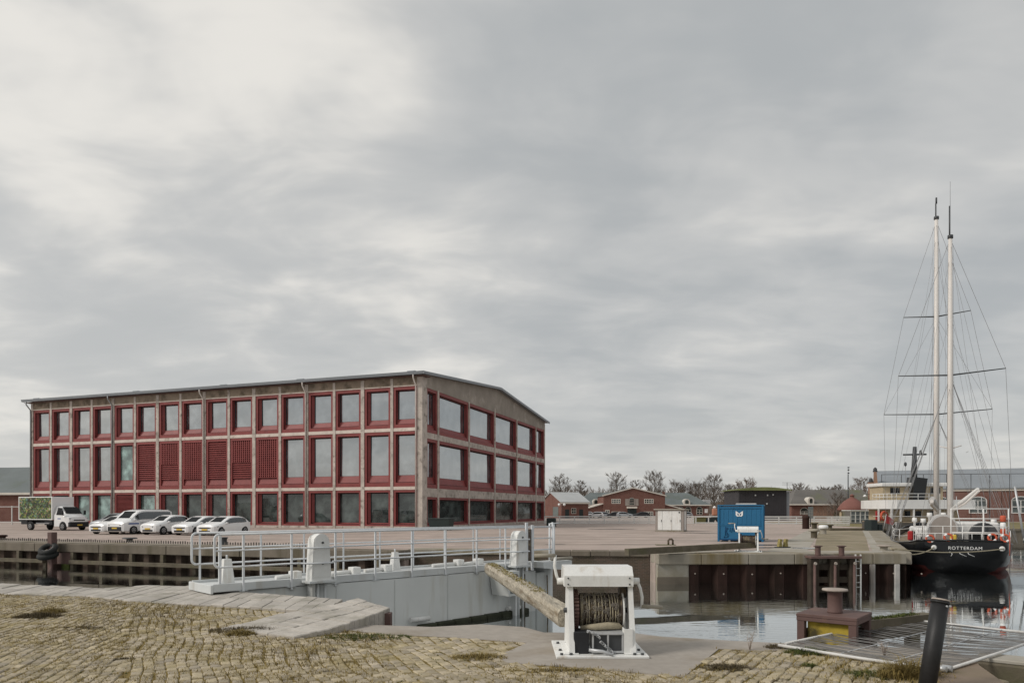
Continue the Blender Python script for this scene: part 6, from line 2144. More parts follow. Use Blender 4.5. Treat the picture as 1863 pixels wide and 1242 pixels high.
# ================================================================== VEHICLES
HEAD = math.atan2(-.942, -.334)
def veg_mat():
    """photographic print on the truck side: green plants and produce"""
    m = bpy.data.materials.new('plant_print')
    MATS['plant_print'] = m
    m.use_nodes = True
    t = m.node_tree
    b = t.nodes['Principled BSDF']
    b.inputs['Roughness'].default_value = .45
    tc = t.nodes.new('ShaderNodeTexCoord')
    v = t.nodes.new('ShaderNodeTexVoronoi')
    v.inputs['Scale'].default_value = 9.0
    n = t.nodes.new('ShaderNodeTexNoise')
    n.inputs['Scale'].default_value = 2.4
    n.inputs['Detail'].default_value = 5
    t.links.new(tc.outputs['Object'], v.inputs['Vector'])
    t.links.new(tc.outputs['Object'], n.inputs['Vector'])
    s = t.nodes.new('ShaderNodeSeparateColor')
    t.links.new(v.outputs['Color'], s.inputs[0])
    r = t.nodes.new('ShaderNodeValToRGB')
    r.color_ramp.interpolation = 'CONSTANT'
    e = r.color_ramp.elements
    e[0].position, e[0].color = 0.0, (.03, .07, .015, 1)
    e[1].position, e[1].color = .25, (.13, .19, .05, 1)
    for p, c in ((.42, (.22, .28, .06)), (.58, (.05, .10, .05)), (.70, (.10, .20, .16)), (.80, (.09, .03, .04)), (.88, (.30, .20, .10)), (.95, (.35, .35, .30))):
        q = e.new(p)
        q.color = (*c, 1)
    t.links.new(s.outputs[0], r.inputs[0])
    r2 = t.nodes.new('ShaderNodeValToRGB')
    r2.color_ramp.elements[0].position, r2.color_ramp.elements[0].color = .35, (.22, .23, .22, 1)
    r2.color_ramp.elements[1].position, r2.color_ramp.elements[1].color = .68, (1.5, 1.4, 1.35, 1)
    t.links.new(n.outputs[0], r2.inputs[0])
    mx = t.nodes.new('ShaderNodeMix')
    mx.data_type, mx.blend_type = 'RGBA', 'MULTIPLY'
    mx.inputs[0].default_value = 1
    t.links.new(r.outputs[0], mx.inputs[6])
    t.links.new(r2.outputs[0], mx.inputs[7])
    t.links.new(mx.outputs[2], b.inputs['Base Color'])
veg_mat()

def wheel(root, x, y, r, w_, big=True):
    s = 1 if y > 0 else -1
    m = MB(); m.lathe([(r * .62, -w_ / 2), (r * .93, -w_ / 2), (r, -w_ / 2 + .03), (r, w_ / 2 - .03), (r * .93, w_ / 2), (r * .62, w_ / 2)], (0, 0, 0), (0, 1, 0), 22)
    wh = m.build('wheel', 'tyre', root, (x, y, r))
    m = MB(); m.lathe([(r * .64, s * (w_ / 2 + .001)), (r * .60, s * (w_ / 2 + .012)), (r * .45, s * (w_ / 2 + .004)), (r * .12, s * (w_ / 2 + .012))], (0, 0, 0), (0, 1, 0), 16); m.build('rim', 'rim', wh)
    if big:
        m = MB()
        for k in range(5):
            a = 6.283 * k / 5 + .3
            u = Vector((math.cos(a), 0, math.sin(a)))
            v_ = Vector((-math.sin(a), 0, math.cos(a)))
            c = Vector((0, s * (w_ / 2 + .010), 0))
            m.extr([c + u * r * .22 - v_ * .03, c + u * r * .22 + v_ * .03, c + u * r * .52 + v_ * .05, c + u * r * .52 - v_ * .05], (0, s * .006, 0))
        m.build('spoke_gaps', 'trim_black', wh)
    return wh
def car(label, loc, rz, st, L, wr, wx, paint='car_white', group='cars parked on the quay', cat='car', name='parked_car', grille='wide', glass_x=None, detail=True, belt_f=.12):
    """st: stations from nose to tail (x, zlow, zbelt, ztop, wlow, wbelt, wtop)"""
    t_ = thing(name, label, cat, loc, rz, group)
    m = MB()
    rings = []
    for (x, zl, zb, zt, wl, wb, wt) in st:
        half = [(wl * .85, zl), (wl, zl + .07), (wb, lerp(zl, zb, .55)), (wb * .985, zb), (wt, zt - .05), (wt * .78, zt)]
        rings.append([(x, y, z) for y, z in half] + [(x, -y, z) for y, z in reversed(half)])
    n = len(rings[0])
    vs_ = [p for r in rings for p in r]
    fs = []
    for i in range(len(rings) - 1):
        for k in range(n):
            k2 = (k + 1) % n
            fs.append((i * n + k, i * n + k2, (i + 1) * n + k2, (i + 1) * n + k))
    fs += [tuple(range(n)), tuple((len(rings) - 1) * n + k for k in range(n - 1, -1, -1))]
    m.add(vs_, fs, 0, True)
    m.sm[-1] = m.sm[-2] = False
    bo_ = m.build('body', paint, t_)
    bo_.data.set_sharp_from_angle(angle=R(24))
    def S(x):
        for a, b in zip(st, st[1:]):
            if a[0] >= x >= b[0]:
                f = (a[0] - x) / (a[0] - b[0])
                return [lerp(a[k], b[k], f) for k in range(7)]
        return list(st[-1])
    g0, g1, gs0, gs1, gr0, gr1 = glass_x     # side glass from g0 back to g1; screen gs0..gs1; rear screen gr0..gr1
    for s in (-1, 1):
        N = 12
        lo, hi = [], []
        for k in range(N + 1):
            x = lerp(g0, g1, k / N)
            q = S(x)
            zb, zt = q[2], q[3] - .05
            f0, f1 = .10, .86
            y0, y1 = lerp(q[5] * .985, q[6], f0) + .042, lerp(q[5] * .985, q[6], f1) + .042
            lo.append((x, s * y0, lerp(zb, zt, f0)))
            hi.append((x, s * y1, max(lerp(zb, zt, f1), lerp(zb, zt, f0) + .005)))
        for k0, k1 in ((0, 6), (6, N)):
            mm = MB()
            vs_ = lo[k0:k1 + 1] + hi[k0:k1 + 1]
            w_ = k1 - k0 + 1
            vs_[0] = (vs_[0][0] - (.02 if k0 else 0), vs_[0][1], vs_[0][2])
            vs_[w_] = (vs_[w_][0] - (.02 if k0 else 0), vs_[w_][1], vs_[w_][2])
            mm.add(vs_, [((i, i + 1, w_ + i + 1, w_ + i) if s < 0 else (i + 1, i, w_ + i, w_ + i + 1)) for i in range(w_ - 1)])
            mm.build('side_window', 'car_glass', t_)
    def screen(xa, xb, nm):
        qa, qb = S(xa), S(xb)
        mm = MB()
        vs_ = []
        N = 6
        for q, x in ((qa, xa), (qb, xb)):
            for k in range(N + 1):
                u = -1 + 2 * k / N
                wv = q[6] * .93
                vs_.append((x + (.012 if xa > 0 else -.012), u * wv, q[3] - .05 * max(0.0, (abs(u) - .80) / .2) + .012))
        sgn = 1 if xa > 0 else -1
        mm.add(vs_, [(k, k + 1, N + 2 + k, N + 1 + k) if sgn > 0 else (k + 1, k, N + 1 + k, N + 2 + k) for k in range(N)])
        mm.build(nm, 'car_glass', t_)
    screen(gs0, gs1, 'windscreen')
    screen(gr0, gr1, 'rear_window')
    for x in wx:
        q = S(x)
        for s in (-1, 1):
            mm = MB(); mm.lathe([(wr * 1.12, -.02), (wr * 1.12, .020)], (x, s * (q[4] - .0), wr), (0, s, 0), 22); mm.build('wheel_arch', 'trim_black', t_)
            wheel(t_, x, s * (q[4] - .045), wr, .19, detail)
    nx, nzl, nzb = st[0][0], st[0][1], st[0][2]
    q1 = S(nx - .22)
    mm = MB(); mm.cbox(nx - .10, nx + .02, -st[0][5] * .80, st[0][5] * .80, nzl + .02, nzl + .16, .02); mm.build('lower_grille', 'trim_black', t_)
    mm = MB(); mm.cbox(nx + .002, nx + .03, -.26, .26, nzl + .17, nzl + .28, .004); mm.build('number_plate', 'plate_yellow', t_)
    if grille == 'wide':
        mm = MB(); mm.cbox(nx - .05, nx + .012, -st[0][5] * .72, st[0][5] * .72, nzl + .29, nzb - .02, .01); mm.build('grille', 'trim_black', t_)
    for s in (-1, 1):
        mm = MB()
        a, b = S(nx - .04), S(nx - .48)
        mm.add([(nx + .03, s * st[0][5] * .74, nzb - .10), (nx - .06, s * (a[5] * .99 + .035), nzb - .08), (nx - .46, s * (b[5] + .025), nzb + .02), (nx - .46, s * (b[5] + .02), nzb + .09), (nx - .05, s * (a[5] * .97 + .04), nzb + .03), (nx + .03, s * st[0][5] * .74, nzb - .01)], [(0, 1, 2, 3, 4, 5) if s > 0 else (5, 4, 3, 2, 1, 0)])
        mm.build('headlight', 'lamp_clear', t_)
        mm = MB(); mm.cbox(gs0 - .28, gs0 - .10, s * (q1[5] + .0) - .0 if s > 0 else s * (q1[5] + .16), s * (q1[5] + .16) if s > 0 else s * q1[5], S(gs0 - .2)[2] + .02, S(gs0 - .2)[2] + .14, .03); mm.build('wing_mirror', paint, t_)
    for s in (-1, 1):
        mm = MB()
        mm.cbox(-.95 * wx[0] * .75, wx[0] * .72, s * (S(0)[4] - .0) - .015, s * S(0)[4] + .015, .17, .27, .01)
        mm.build('sill_trim', 'trim_black', t_)
    tl = st[-1]
    for s in (-1, 1):
        mm = MB(); mm.cbox(tl[0] - .012, tl[0] + .12, s * tl[5] * .9 - .1, s * tl[5] * .9 + .1, tl[2] - .16, tl[2] - .02, .02); mm.build('tail_light', 'lamp_red', t_)
    return t_
HATCH = [(2.02, .22, .62, .68, .62, .64, .54), (1.95, .18, .66, .77, .78, .80, .68), (1.70, .17, .72, .85, .83, .86, .74), (1.30, .17, .76, .92, .85, .87, .76), (.98, .17, .82, .98, .85, .875, .74),
         (.60, .17, .86, 1.18, .85, .875, .71), (.22, .17, .88, 1.36, .85, .875, .68), (-.25, .17, .90, 1.43, .85, .875, .67), (-.95, .17, .92, 1.42, .85, .875, .66), (-1.38, .18, .95, 1.36, .85, .87, .65), (-1.70, .20, .97, 1.18, .84, .86, .68), (-1.90, .24, .97, 1.02, .81, .83, .70), (-2.02, .34, .88, .92, .70, .72, .60)]
HG = (.80, -1.45, .94, .26, -1.86, -1.42)
CITY = [(q[0] * .92, q[1] + .02, q[2] + .05, q[3] + .07, q[4] * .98, q[5] * .98, q[6] * .98) for q in HATCH]
CG = tuple(v * .92 for v in HG)
VAN = [(2.46, .26, .78, .84, .70, .72, .60), (2.38, .20, .86, .98, .86, .88, .72), (2.10, .18, .95, 1.10, .92, .95, .80), (1.70, .18, 1.02, 1.20, .93, .955, .80), (1.25, .18, 1.06, 1.58, .93, .955, .82), (.92, .18, 1.08, 1.82, .93, .955, .81), (.4, .18, 1.10, 1.90, .93, .955, .80), (-2.1, .18, 1.12, 1.90, .93, .955, .80), (-2.36, .20, 1.12, 1.80, .92, .945, .80), (-2.46, .30, 1.08, 1.62, .88, .90, .72)]
VG = (1.35, -2.15, 1.64, .98, -2.44, -2.34)
def row(px, Y0=None):
    k = (px - CX) / F
    t_ = (k * 52.0 + 22.5) / (-.942 - .335 * k)
    return Vector((-22.5 - .942 * t_, 52 + .335 * t_, 0))
def park(front, L):
    return tuple(front + Vector((.334, .942, 0)) * L / 2)
car('white hatchback parked nearest the gate railing', park(row(372), 4.05), HEAD, HATCH, 4.05, .31, (1.25, -1.25), glass_x=HG)
car('white hatchback second from the gate railing', park(row(326), 4.05), HEAD, HATCH, 4.05, .31, (1.25, -1.25), glass_x=HG)
car('small white crossover with dark wheel arches beside the striped van', park(row(268), 3.75), HEAD, CITY, 3.75, .32, (1.16, -1.16), glass_x=CG, grille='low')
vn = car('white van with blue stripe between the crossover and the truck', park(row(208), 4.95), HEAD, VAN, 4.95, .33, (1.55, -1.50), glass_x=VG, cat='van', name='parked_van', grille='low')
for s in (-1, 1):
    m = MB(); m.box(1.05, 2.0, s * .962 - .004, s * .962 + .004, .78, .88); m.build('blue_stripe', 'stripe_blue', vn)
    m = MB(); m.box(-2.0, .15, s * .962 - .004, s * .962 + .004, .86, .96); m.build('blue_stripe', 'stripe_blue', vn)
    m = MB()
    for k in range(5):
        m.box(.22 + k * .15, .32 + k * .15, s * .962 - .004, s * .962 + .004, .78, .95)
    m.build('lettering', 'car_silver', vn)
m = MB(); m.cbox(2.30, 2.475, -.72, .72, .24, .62, .04); m.build('bumper', 'trim_black', vn)
m = MB(); m.cbox(-1.5, .3, -.6, -.54, 1.905, 1.95, .01); m.cbox(-1.5, .3, .54, .6, 1.905, 1.95, .01); m.build('roof_bars', 'rim', vn)
car('white compact car half hidden between truck and van', park(row(174), 4.05), HEAD, HATCH, 4.05, .31, (1.25, -1.25), glass_x=HG)
car('silver car almost hidden behind the striped van', tuple(pt(212, 64)), HEAD, [(q[0] * 1.05, q[1], q[2] * 1.08, q[3] * 1.12, q[4], q[5], q[6]) for q in HATCH], 4.2, .31, (1.3, -1.3), 'car_silver', glass_x=tuple(v * 1.05 for v in HG))
# box truck ------------------------------------------------------------------------
TD = math.atan2(-.335, .942)
tk_ = thing('box_truck', 'white box truck with a plant photograph on its side, parked left of the cars', 'truck', (-46.5 + .335 * 1.1, 67.0 + .942 * 1.1, 0), TD, 'cars parked on the quay')
BL = 4.35
m = MB(); m.cbox(0, BL, -1.1, 1.1, .98, 3.12, .03); bx = m.build('cargo_box', 'car_white', tk_)
m = MB(); m.quad((.10, -1.106, 1.06), (BL - .12, -1.106, 1.06), (BL - .12, -1.106, 3.04), (.10, -1.106, 3.04)); m.build('plant_print', 'plant_print', bx)
for a in ((0, BL, .985, 1.05), (0, BL, 3.05, 3.13)):
    m = MB(); m.box(a[0], a[1], -1.118, -1.101, a[2], a[3]); m.build('edge_trim', 'pure_white', bx)
for x in (0, BL - .09):
    m = MB(); m.box(x, x + .09, -1.117, -1.1015, 1.051, 3.049); m.build('edge_trim', 'pure_white', bx)
m = MB(); m.cbox(.1, 6.2, -.45, .45, .62, .92, .02); m.build('chassis', 'trim_black', tk_)
m = MB(); m.cbox(.15, 1.0, -1.0, 1.0, .55, .95, .03); m.build('rear_bumper', 'trim_black', tk_)
m = MB(); m.cbox(2.2, 3.9, -1.06, -1.0, .60, .70, .01); m.build('side_guard', 'rim', tk_)
m = MB(); m.cbox(3.2, 4.2, -1.0, -.5, .50, .90, .03); m.build('tool_box', 'trim_black', tk_)
# cab loft
CS = [(6.40, .36, .98, 1.02, .72, .76, .62), (6.30, .32, 1.10, 1.24, .93, .96, .80), (6.05, .30, 1.22, 1.40, .98, 1.0, .86), (5.75, .30, 1.28, 1.52, .98, 1.0, .86), (5.45, .30, 1.32, 1.86, .98, 1.0, .80), (5.15, .30, 1.34, 2.18, .98, 1.0, .76), (4.8, .30, 1.36, 2.26, .98, 1.0, .75), (4.45, .30, 1.36, 2.24, .98, 1.0, .76)]
m = MB()
rings = []
for (x, zl, zb, zt, wl, wb, wt) in CS:
    half = [(wl * .9, zl), (wl, zl + .08), (wb, lerp(zl, zb, .55)), (wb, zb), (wt, zt - .07), (wt * .8, zt)]
    rings.append([(x, y, z) for y, z in half] + [(x, -y, z) for y, z in reversed(half)])
n = 12
m.add([p for r in rings for p in r], [(i * n + k, i * n + (k + 1) % n, (i + 1) * n + (k + 1) % n, (i + 1) * n + k) for i in range(len(rings) - 1) for k in range(n)] + [tuple(range(n)), tuple((len(rings) - 1) * n + k for k in range(n - 1, -1, -1))], 0, True)
cb_ = m.build('cab', 'car_white', tk_)
cb_.data.set_sharp_from_angle(angle=R(24))
m = MB(); m.add([(5.74, -.80, 1.53), (5.74, .80, 1.53), (5.16, .72, 2.15), (5.16, -.72, 2.15)], [(0, 1, 2, 3)]); 
for i in range(4):
    v_ = m.v[i]
    m.v[i] = (v_[0] + .03, v_[1], v_[2] + .03)
m.build('windscreen', 'car_glass', cb_)
for s in (-1, 1):
    m = MB(); m.add([(5.62, s * 1.0, 1.42), (4.72, s * 1.005, 1.44), (4.72, s * .80, 2.10), (5.22, s * .815, 2.08)], [(0, 1, 2, 3) if s > 0 else (3, 2, 1, 0)]); m.build('side_window', 'car_glass', cb_)
    m = MB(); m.cbox(5.55, 5.75, s * 1.16 - .07, s * 1.16 + .07, 1.45, 1.85, .03); m.build('wing_mirror', 'trim_black', cb_)
    m = MB(); m.cbox(6.18, 6.33, s * .84 - .12, s * .84 + .12, 1.02, 1.16, .03); m.build('headlight', 'lamp_clear', cb_)
    m = MB(); m.box(4.9, 5.3, s * 1.003 - .004, s * 1.003 + .004, 1.05, 1.13); m.build('door_lettering', 'stripe_blue', cb_)
m = MB(); m.cbox(6.15, 6.44, -.98, .98, .32, .80, .05); m.build('bumper', 'trim_black', tk_)
m = MB(); m.cbox(6.25, 6.42, -.60, .60, .88, 1.02, .04); m.build('grille', 'trim_black', tk_)
m = MB(); m.cbox(6.441, 6.46, -.26, .26, .45, .56, .004); m.build('number_plate', 'plate_yellow', tk_)
for x in (1.4, 5.55):
    for s in (-1, 1):
        m = MB(); m.lathe([(.44, -.02), (.44, .014)], (x, s * .985, .40), (0, s, 0), 20); m.build('wheel_arch', 'trim_black', tk_)
        wheel(tk_, x, s * .94, .36, .22)
# cars far behind the white rails -------------------------------------------------------
for k, (px, Y, rz, paint, lab) in enumerate((
    (1052, 176, -100, 'car_white', 'tiny white car beyond the rails left of the brick hall lean-to'),
    (1072, 178, -80, 'car_white', 'tiny white car at the left foot of the brick hall lean-to'),
    (1083, 176, 180, 'car_white', 'tiny white car seen from the side below the brick hall lean-to'),
    (1100, 178, 10, 'car_silver', 'tiny silver car in front of the left corner of the brick hall'),
    (1117, 178, 180, 'car_dark', 'tiny dark car under the left ground floor window of the brick hall'),
    (1136, 177, 0, 'car_silver', 'tiny silver car just left of the brick hall door'),
    (1166, 178, 180, 'car_dark', 'tiny dark car right of the brick hall door'),
    (1244, 172, 190, 'car_silver', 'tiny silver car behind the white kiosk roof'),
)):
    car(lab, tuple(pt(px, Y)), R(rz), HATCH, 4.05, .31, (1.25, -1.25), paint, 'cars beyond the white rails', glass_x=HG, detail=False)

# ================================================================== SAILING SHIP
SA = math.atan2(.90, .44)
SX0, SY0 = 22.9, 36.2
ss = thing('sailing_ship', 'black-hulled two-masted sailing ship moored stern-on at the pier', 'ship', (SX0, SY0, WATER), SA)
# stations: x forward from transom, deck half beam, deck height, waterline half beam, keel depth
ST = [(-.45, 1.66, 1.62, .0, .75), (-.25, 1.90, 1.60, .75, .45), (.25, 2.05, 1.55, 1.45, .0), (1.2, 2.25, 1.46, 2.0, -.4), (3.5, 2.7, 1.34, 2.5, -1), (7, 2.85, 1.28, 2.7, -1.2), (11, 2.8, 1.36, 2.6, -1.2), (15, 2.4, 1.60, 2.0, -1.2), (18, 1.6, 1.95, 1.0, -1.0), (20.3, .15, 2.35, .05, -.5)]
def hull(root, ST, m_top, m_bot, m_deck, bul=.0):
    rings = []
    for (x, b, zd, bw_, kz) in ST:
        z1 = max(.30, kz + .25)
        half = [(b, zd), (b * 1.0, lerp(zd, z1, .35)), (lerp(b, bw_, .35), lerp(zd, z1, .75)), (max(bw_, .05) if kz > .1 else lerp(b, bw_, .75), z1), (bw_ if kz <= .1 else bw_ * .6, min(z1 - .01, max(kz, .12) if kz <= .1 else kz)), (bw_ * .6 if kz <= .1 else .0, min(kz, z1 - .02) if kz > .1 else kz - .1)]
        rings.append([(x, y, z) for y, z in half] + [(x, -y, z) for y, z in reversed(half)])
    n = 12
    vs_ = [p for r in rings for p in r]
    m = MB()
    for i in range(len(rings) - 1):
        for k in range(n - 1):
            lowest = k in (3, 4, 5, 6, 7)
            m_idx = 1 if max(q[2] for q in (rings[i][k], rings[i][k + 1], rings[i + 1][k + 1], rings[i + 1][k])) < .32 else 0
            o = len(m.v)
            m.v += [rings[i][k], rings[i][k + 1], rings[i + 1][k + 1], rings[i + 1][k]]
            m.f.append((o, o + 1, o + 2, o + 3)); m.mi.append(m_idx); m.sm.append(True)
    o = len(m.v)
    m.v += rings[0]
    m.f.append(tuple(o + k for k in range(n))); m.mi.append(0); m.sm.append(False)
    hb = m.build('hull', [m_top, m_bot], root)
    me = hb.data
    import bmesh
    bm = bmesh.new(); bm.from_mesh(me)
    bmesh.ops.remove_doubles(bm, verts=bm.verts, dist=.0005)
    bmesh.ops.recalc_face_normals(bm, faces=bm.faces)
    bm.to_mesh(me); bm.free()
    m = MB()
    poly = [(x, b - .05, zd - .38) for (x, b, zd, _, _) in ST] + [(x, -(b - .05), zd - .38) for (x, b, zd, _, _) in reversed(ST)]
    N = len(ST)
    m.add(poly, [(i, i + 1, 2 * N - 2 - i, 2 * N - 1 - i) for i in range(N - 1)]); m.build('deck', m_deck, root)
    # rail cap
    for s in (-1, 1):
        m = MB(); m.tube([(x, s * b, zd + .02) for (x, b, zd, _, _) in ST], .05, 6); m.build('rail_cap', m_top, root)
    m = MB(); m.tube([(ST[0][0], -ST[0][1], ST[0][2] + .02), (ST[0][0] - .03, 0, ST[0][2] + .06), (ST[0][0], ST[0][1], ST[0][2] + .02)], .05, 6); m.build('rail_cap', m_top, root)
    return hb
hull(ss, ST, 'ship_black', 'ship_red', 'deck_wood')
# name on the transom
cu = bpy.data.curves.new('name_lettering', 'FONT')
cu.body = 'ROTTERDAM'
cu.size, cu.extrude, cu.align_x, cu.space_character = .225, .004, 'CENTER', 1.15
cu.materials.append(MATS['pure_white'])
tmp = bpy.data.objects.new('name_lettering_curve', cu)
col.objects.link(tmp)
bpy.context.view_layer.update()
me = bpy.data.meshes.new_from_object(tmp.evaluated_get(bpy.context.evaluated_depsgraph_get()))
bpy.data.objects.remove(tmp)
me.materials.clear()
me.materials.append(MATS['pure_white'])
to = link('name_lettering', me, ss)
to.location = (-.462, -.10, 1.20)
to.rotation_euler = (R(90), 0, R(-90))
m = MB()
for y0 in (-.35, .0, .35):
    m.tube([(-.468, y0 * 1.1 + .18, 1.08), (-.468, y0 + .10, .98), (-.468, y0 + .16 * (1 if y0 > 0 else -1), .86)], .016, 5)
m.build('scroll_mark', 'pure_white', ss)
for y in (1.25, -1.65):
    m = MB(); m.lathe([(.11, 0), (.13, .03), (.07, .05)], (-.45, y, 1.28), (-1, 0, 0), 14); m.build('fairlead', 'ship_white', ss)
# deck edge rails
def stanch(x, y, z, h):
    m = MB(); m.tube([(x, y, z), (x, y, z + h)], .022, 5); m.build('stanchion', 'ship_white', ss)
for (x, b, zd, _, _) in ST[1:8]:
    for s in (-1, 1):
        stanch(x, s * b * .97, zd, .75)
for y in (-1.7, -.85, 0, .85, 1.7):
    stanch(-.38, y, 1.62, .75)
for dz in (.38, .75):
    for s in (-1, 1):
        m = MB(); m.tube([(x, s * b * .97, zd + dz) for (x, b, zd, _, _) in ST[1:8]], .014, 5); m.build('guard_wire', 'ship_white', ss)
    m = MB(); m.tube([(-.25, -2.0, 1.6 + dz), (-.38, -1.7, 1.62 + dz), (-.38, 1.7, 1.62 + dz), (-.25, 2.0, 1.6 + dz)], .018, 5); m.build('guard_wire', 'ship_white', ss)
# deck houses
m = MB(); m.cbox(.9, 5.0, -1.75, .2, 1.1, 2.55, .08); dk = m.build('deck_house', 'ship_white', ss)
for y in (-1.5, -.95):
    m = MB(); m.box(.88, .898, y, y + .35, 1.75, 2.25); m.build('pane', 'car_glass', dk)
m = MB(); m.cbox(.6, 6.2, .35, 2.0, 1.1, 2.25, .1); dk2 = m.build('deck_house', 'ship_white', ss)
for k in range(3):
    m = MB(); m.box(1.0 + k * 1.4, 1.8 + k * 1.4, 2.002, 2.015, 1.6, 2.05); m.build('pane', 'car_glass', dk2)
m = MB()
prof = [(.35, 1.3)] + [(1.0 + .65 * math.cos(a), 2.25 + .72 * math.sin(a)) for a in [math.pi - math.pi * k / 12 for k in range(13)]] + [(1.65, 1.3)]
m.extr([(.55, y - .25, z) for y, z in prof], (1.5, 0, 0)); hd = m.build('companion_hood', 'canvas', ss)
m = MB(); m.extr([(.543, (y - 1.0) * .9 + .75, (z - 1.3) * .93 + 1.32) for y, z in prof], (.006, 0, 0)); m.build('hood_front', 'kiosk_wall', hd)
m = MB()
prof2 = [(-1.55, 1.3)] + [(-1.0 + .60 * math.cos(a), 1.95 + .6 * math.sin(a)) for a in [math.pi - math.pi * k / 10 for k in range(11)]] + [(-.40, 1.3)]
m.extr([(.3, y, z) for y, z in prof2], (.9, 0, 0)); m.build('liferaft_shelter', 'steel_dark', ss)
# frame over the stern with benches
for y in (-2.0, -.95, .45):
    m = MB(); m.tube([(.1, y, 1.2), (.1, y, 3.25)], .035, 6); m.build('frame_post', 'ship_white', ss)
for z in (2.05, 2.75, 3.25):
    m = MB(); m.tube([(.1, -2.05, z), (.1, .5, z)], .03, 6); m.build('frame_bar', 'ship_white', ss)
m = MB(); m.cbox(-.1, .5, -2.0, .4, 1.98, 2.03, .01); m.build('bench', 'kiosk_wall', ss)
for k, (y, z) in enumerate(((-1.75, 2.6), (-1.75, 2.25), (-1.76, 1.95))):
    m = MB(); m.lathe([(.10, 0), (.13, .04), (.13, .26), (.10, .32)], (-.02, y, z), n=12); m.build('buoy_light', 'life_orange' if k != 1 else 'pure_white', ss)
# life rings
for k, (y, z, c_) in enumerate(((1.42, 1.72, 0), (.62, 1.80, 0), (-1.25, 1.82, 0), (-1.78, 1.80, 0))):
    m = MB(); torus(m, (-.42, y, z), (1, 0, 0), .17, .05, 20, 8); lr = m.build('life_ring', 'life_orange', ss)
    for q in range(2):
        m = MB()
        a0 = q * math.pi + .5
        m.tube([(-.42, y + .17 * math.cos(a0 + .25 * j), z + .17 * math.sin(a0 + .25 * j)) for j in range(4)], .054, 8); m.build('white_band', 'pure_white', lr)
m = MB(); m.cbox(-.44, -.30, .25, .55, 1.55, 1.95, .05); m.build('ensign_bag', 'plate_yellow', ss)
m = MB(); m.tube([(-.46, -1.95, 2.1), (-.5, -1.96, 1.5), (-.5, -1.95, .95)], .02, 5); m.build('red_line', 'life_orange', ss)
m = MB(); m.cbox(-.1, .3, 2.15, 2.4, 1.6, 2.1, .06); m.build('red_locker', 'lamp_red', ss)
# masts
def mast(x, top, pole, spr, r):
    m = MB(); m.tube([(x, 0, 1.0), (x, 0, top * .5), (x, 0, top)], [r, r * .95, r * .62], 14); mo = m.build('mast', 'mast_paint', ss)
    m = MB(); m.tube([(x + .05, .03, top - .3), (x + .05, .03, pole)], .045, 6); m.build('topmast', 'steel_dark', mo)
    m = MB(); m.lathe([(r * .9, top - .08), (r * .9, top + .10)], (x, 0, 0), n=12); m.build('mast_cap', 'steel_dark', mo)
    for z, h in spr:
        m = MB(); m.tube([(x - .1, -h, z + .10), (x, 0, z - .05), (x - .1, h, z + .10)], [.028, .05, .028], 6); m.build('spreader', 'steel_dark' if h > 1 else 'mast_paint', mo)
    return mo
dz = -WATER
MZ, MN = 5.0, 13.2
mast(MZ, 17.5 + dz, 19.3 + dz, ((9.65 + dz, 2.62), (5.45 + dz, .55)), .16)
mast(MN, 21.6 + dz, 22.6 + dz, ((8.4 + dz, 3.15), (15.0 + dz, 1.95)), .175)
m = MB(); m.tube([(MN + .05, .0, 22.6 + dz), (MN + .05, 0, 23.0 + dz)], .06, 6); m.build('mast_light', 'steel_dark', ss)
m = MB(); m.tube([(MZ + .05, 0, 19.3 + dz), (MZ + .05, 0, 20.7 + dz)], .010, 4); m.build('aerial', 'wire', ss)
# booms with furled sails
m = MB(); m.tube([(MZ - .2, 0, 2.7 + .4), (MZ - 1.6, -.55, 3.55), (MZ - 3.0, -1.0, 4.2)], .06, 8); m.build('boom', 'mast_paint', ss)
m = MB(); m.tube([(MZ - .3, .0, 3.2), (MZ - 1.4, -.5, 3.72), (MZ - 2.9, -.97, 4.32)], [.08, .11, .07], 9); m.build('furled_sail', 'ship_white', ss)
m = MB(); m.tube([(MN - .2, 0, 3.2), (MN - 4.2, .6, 3.5), (MN - 8.0, .9, 3.7)], .10, 8); m.build('boom', 'mast_paint', ss)
m = MB(); m.tube([(MN - .4, .0, 3.4), (MN - 4.0, .55, 3.75), (MN - 7.8, .85, 3.85)], [.14, .22, .12], 9); m.build('furled_sail', 'canvas', ss)
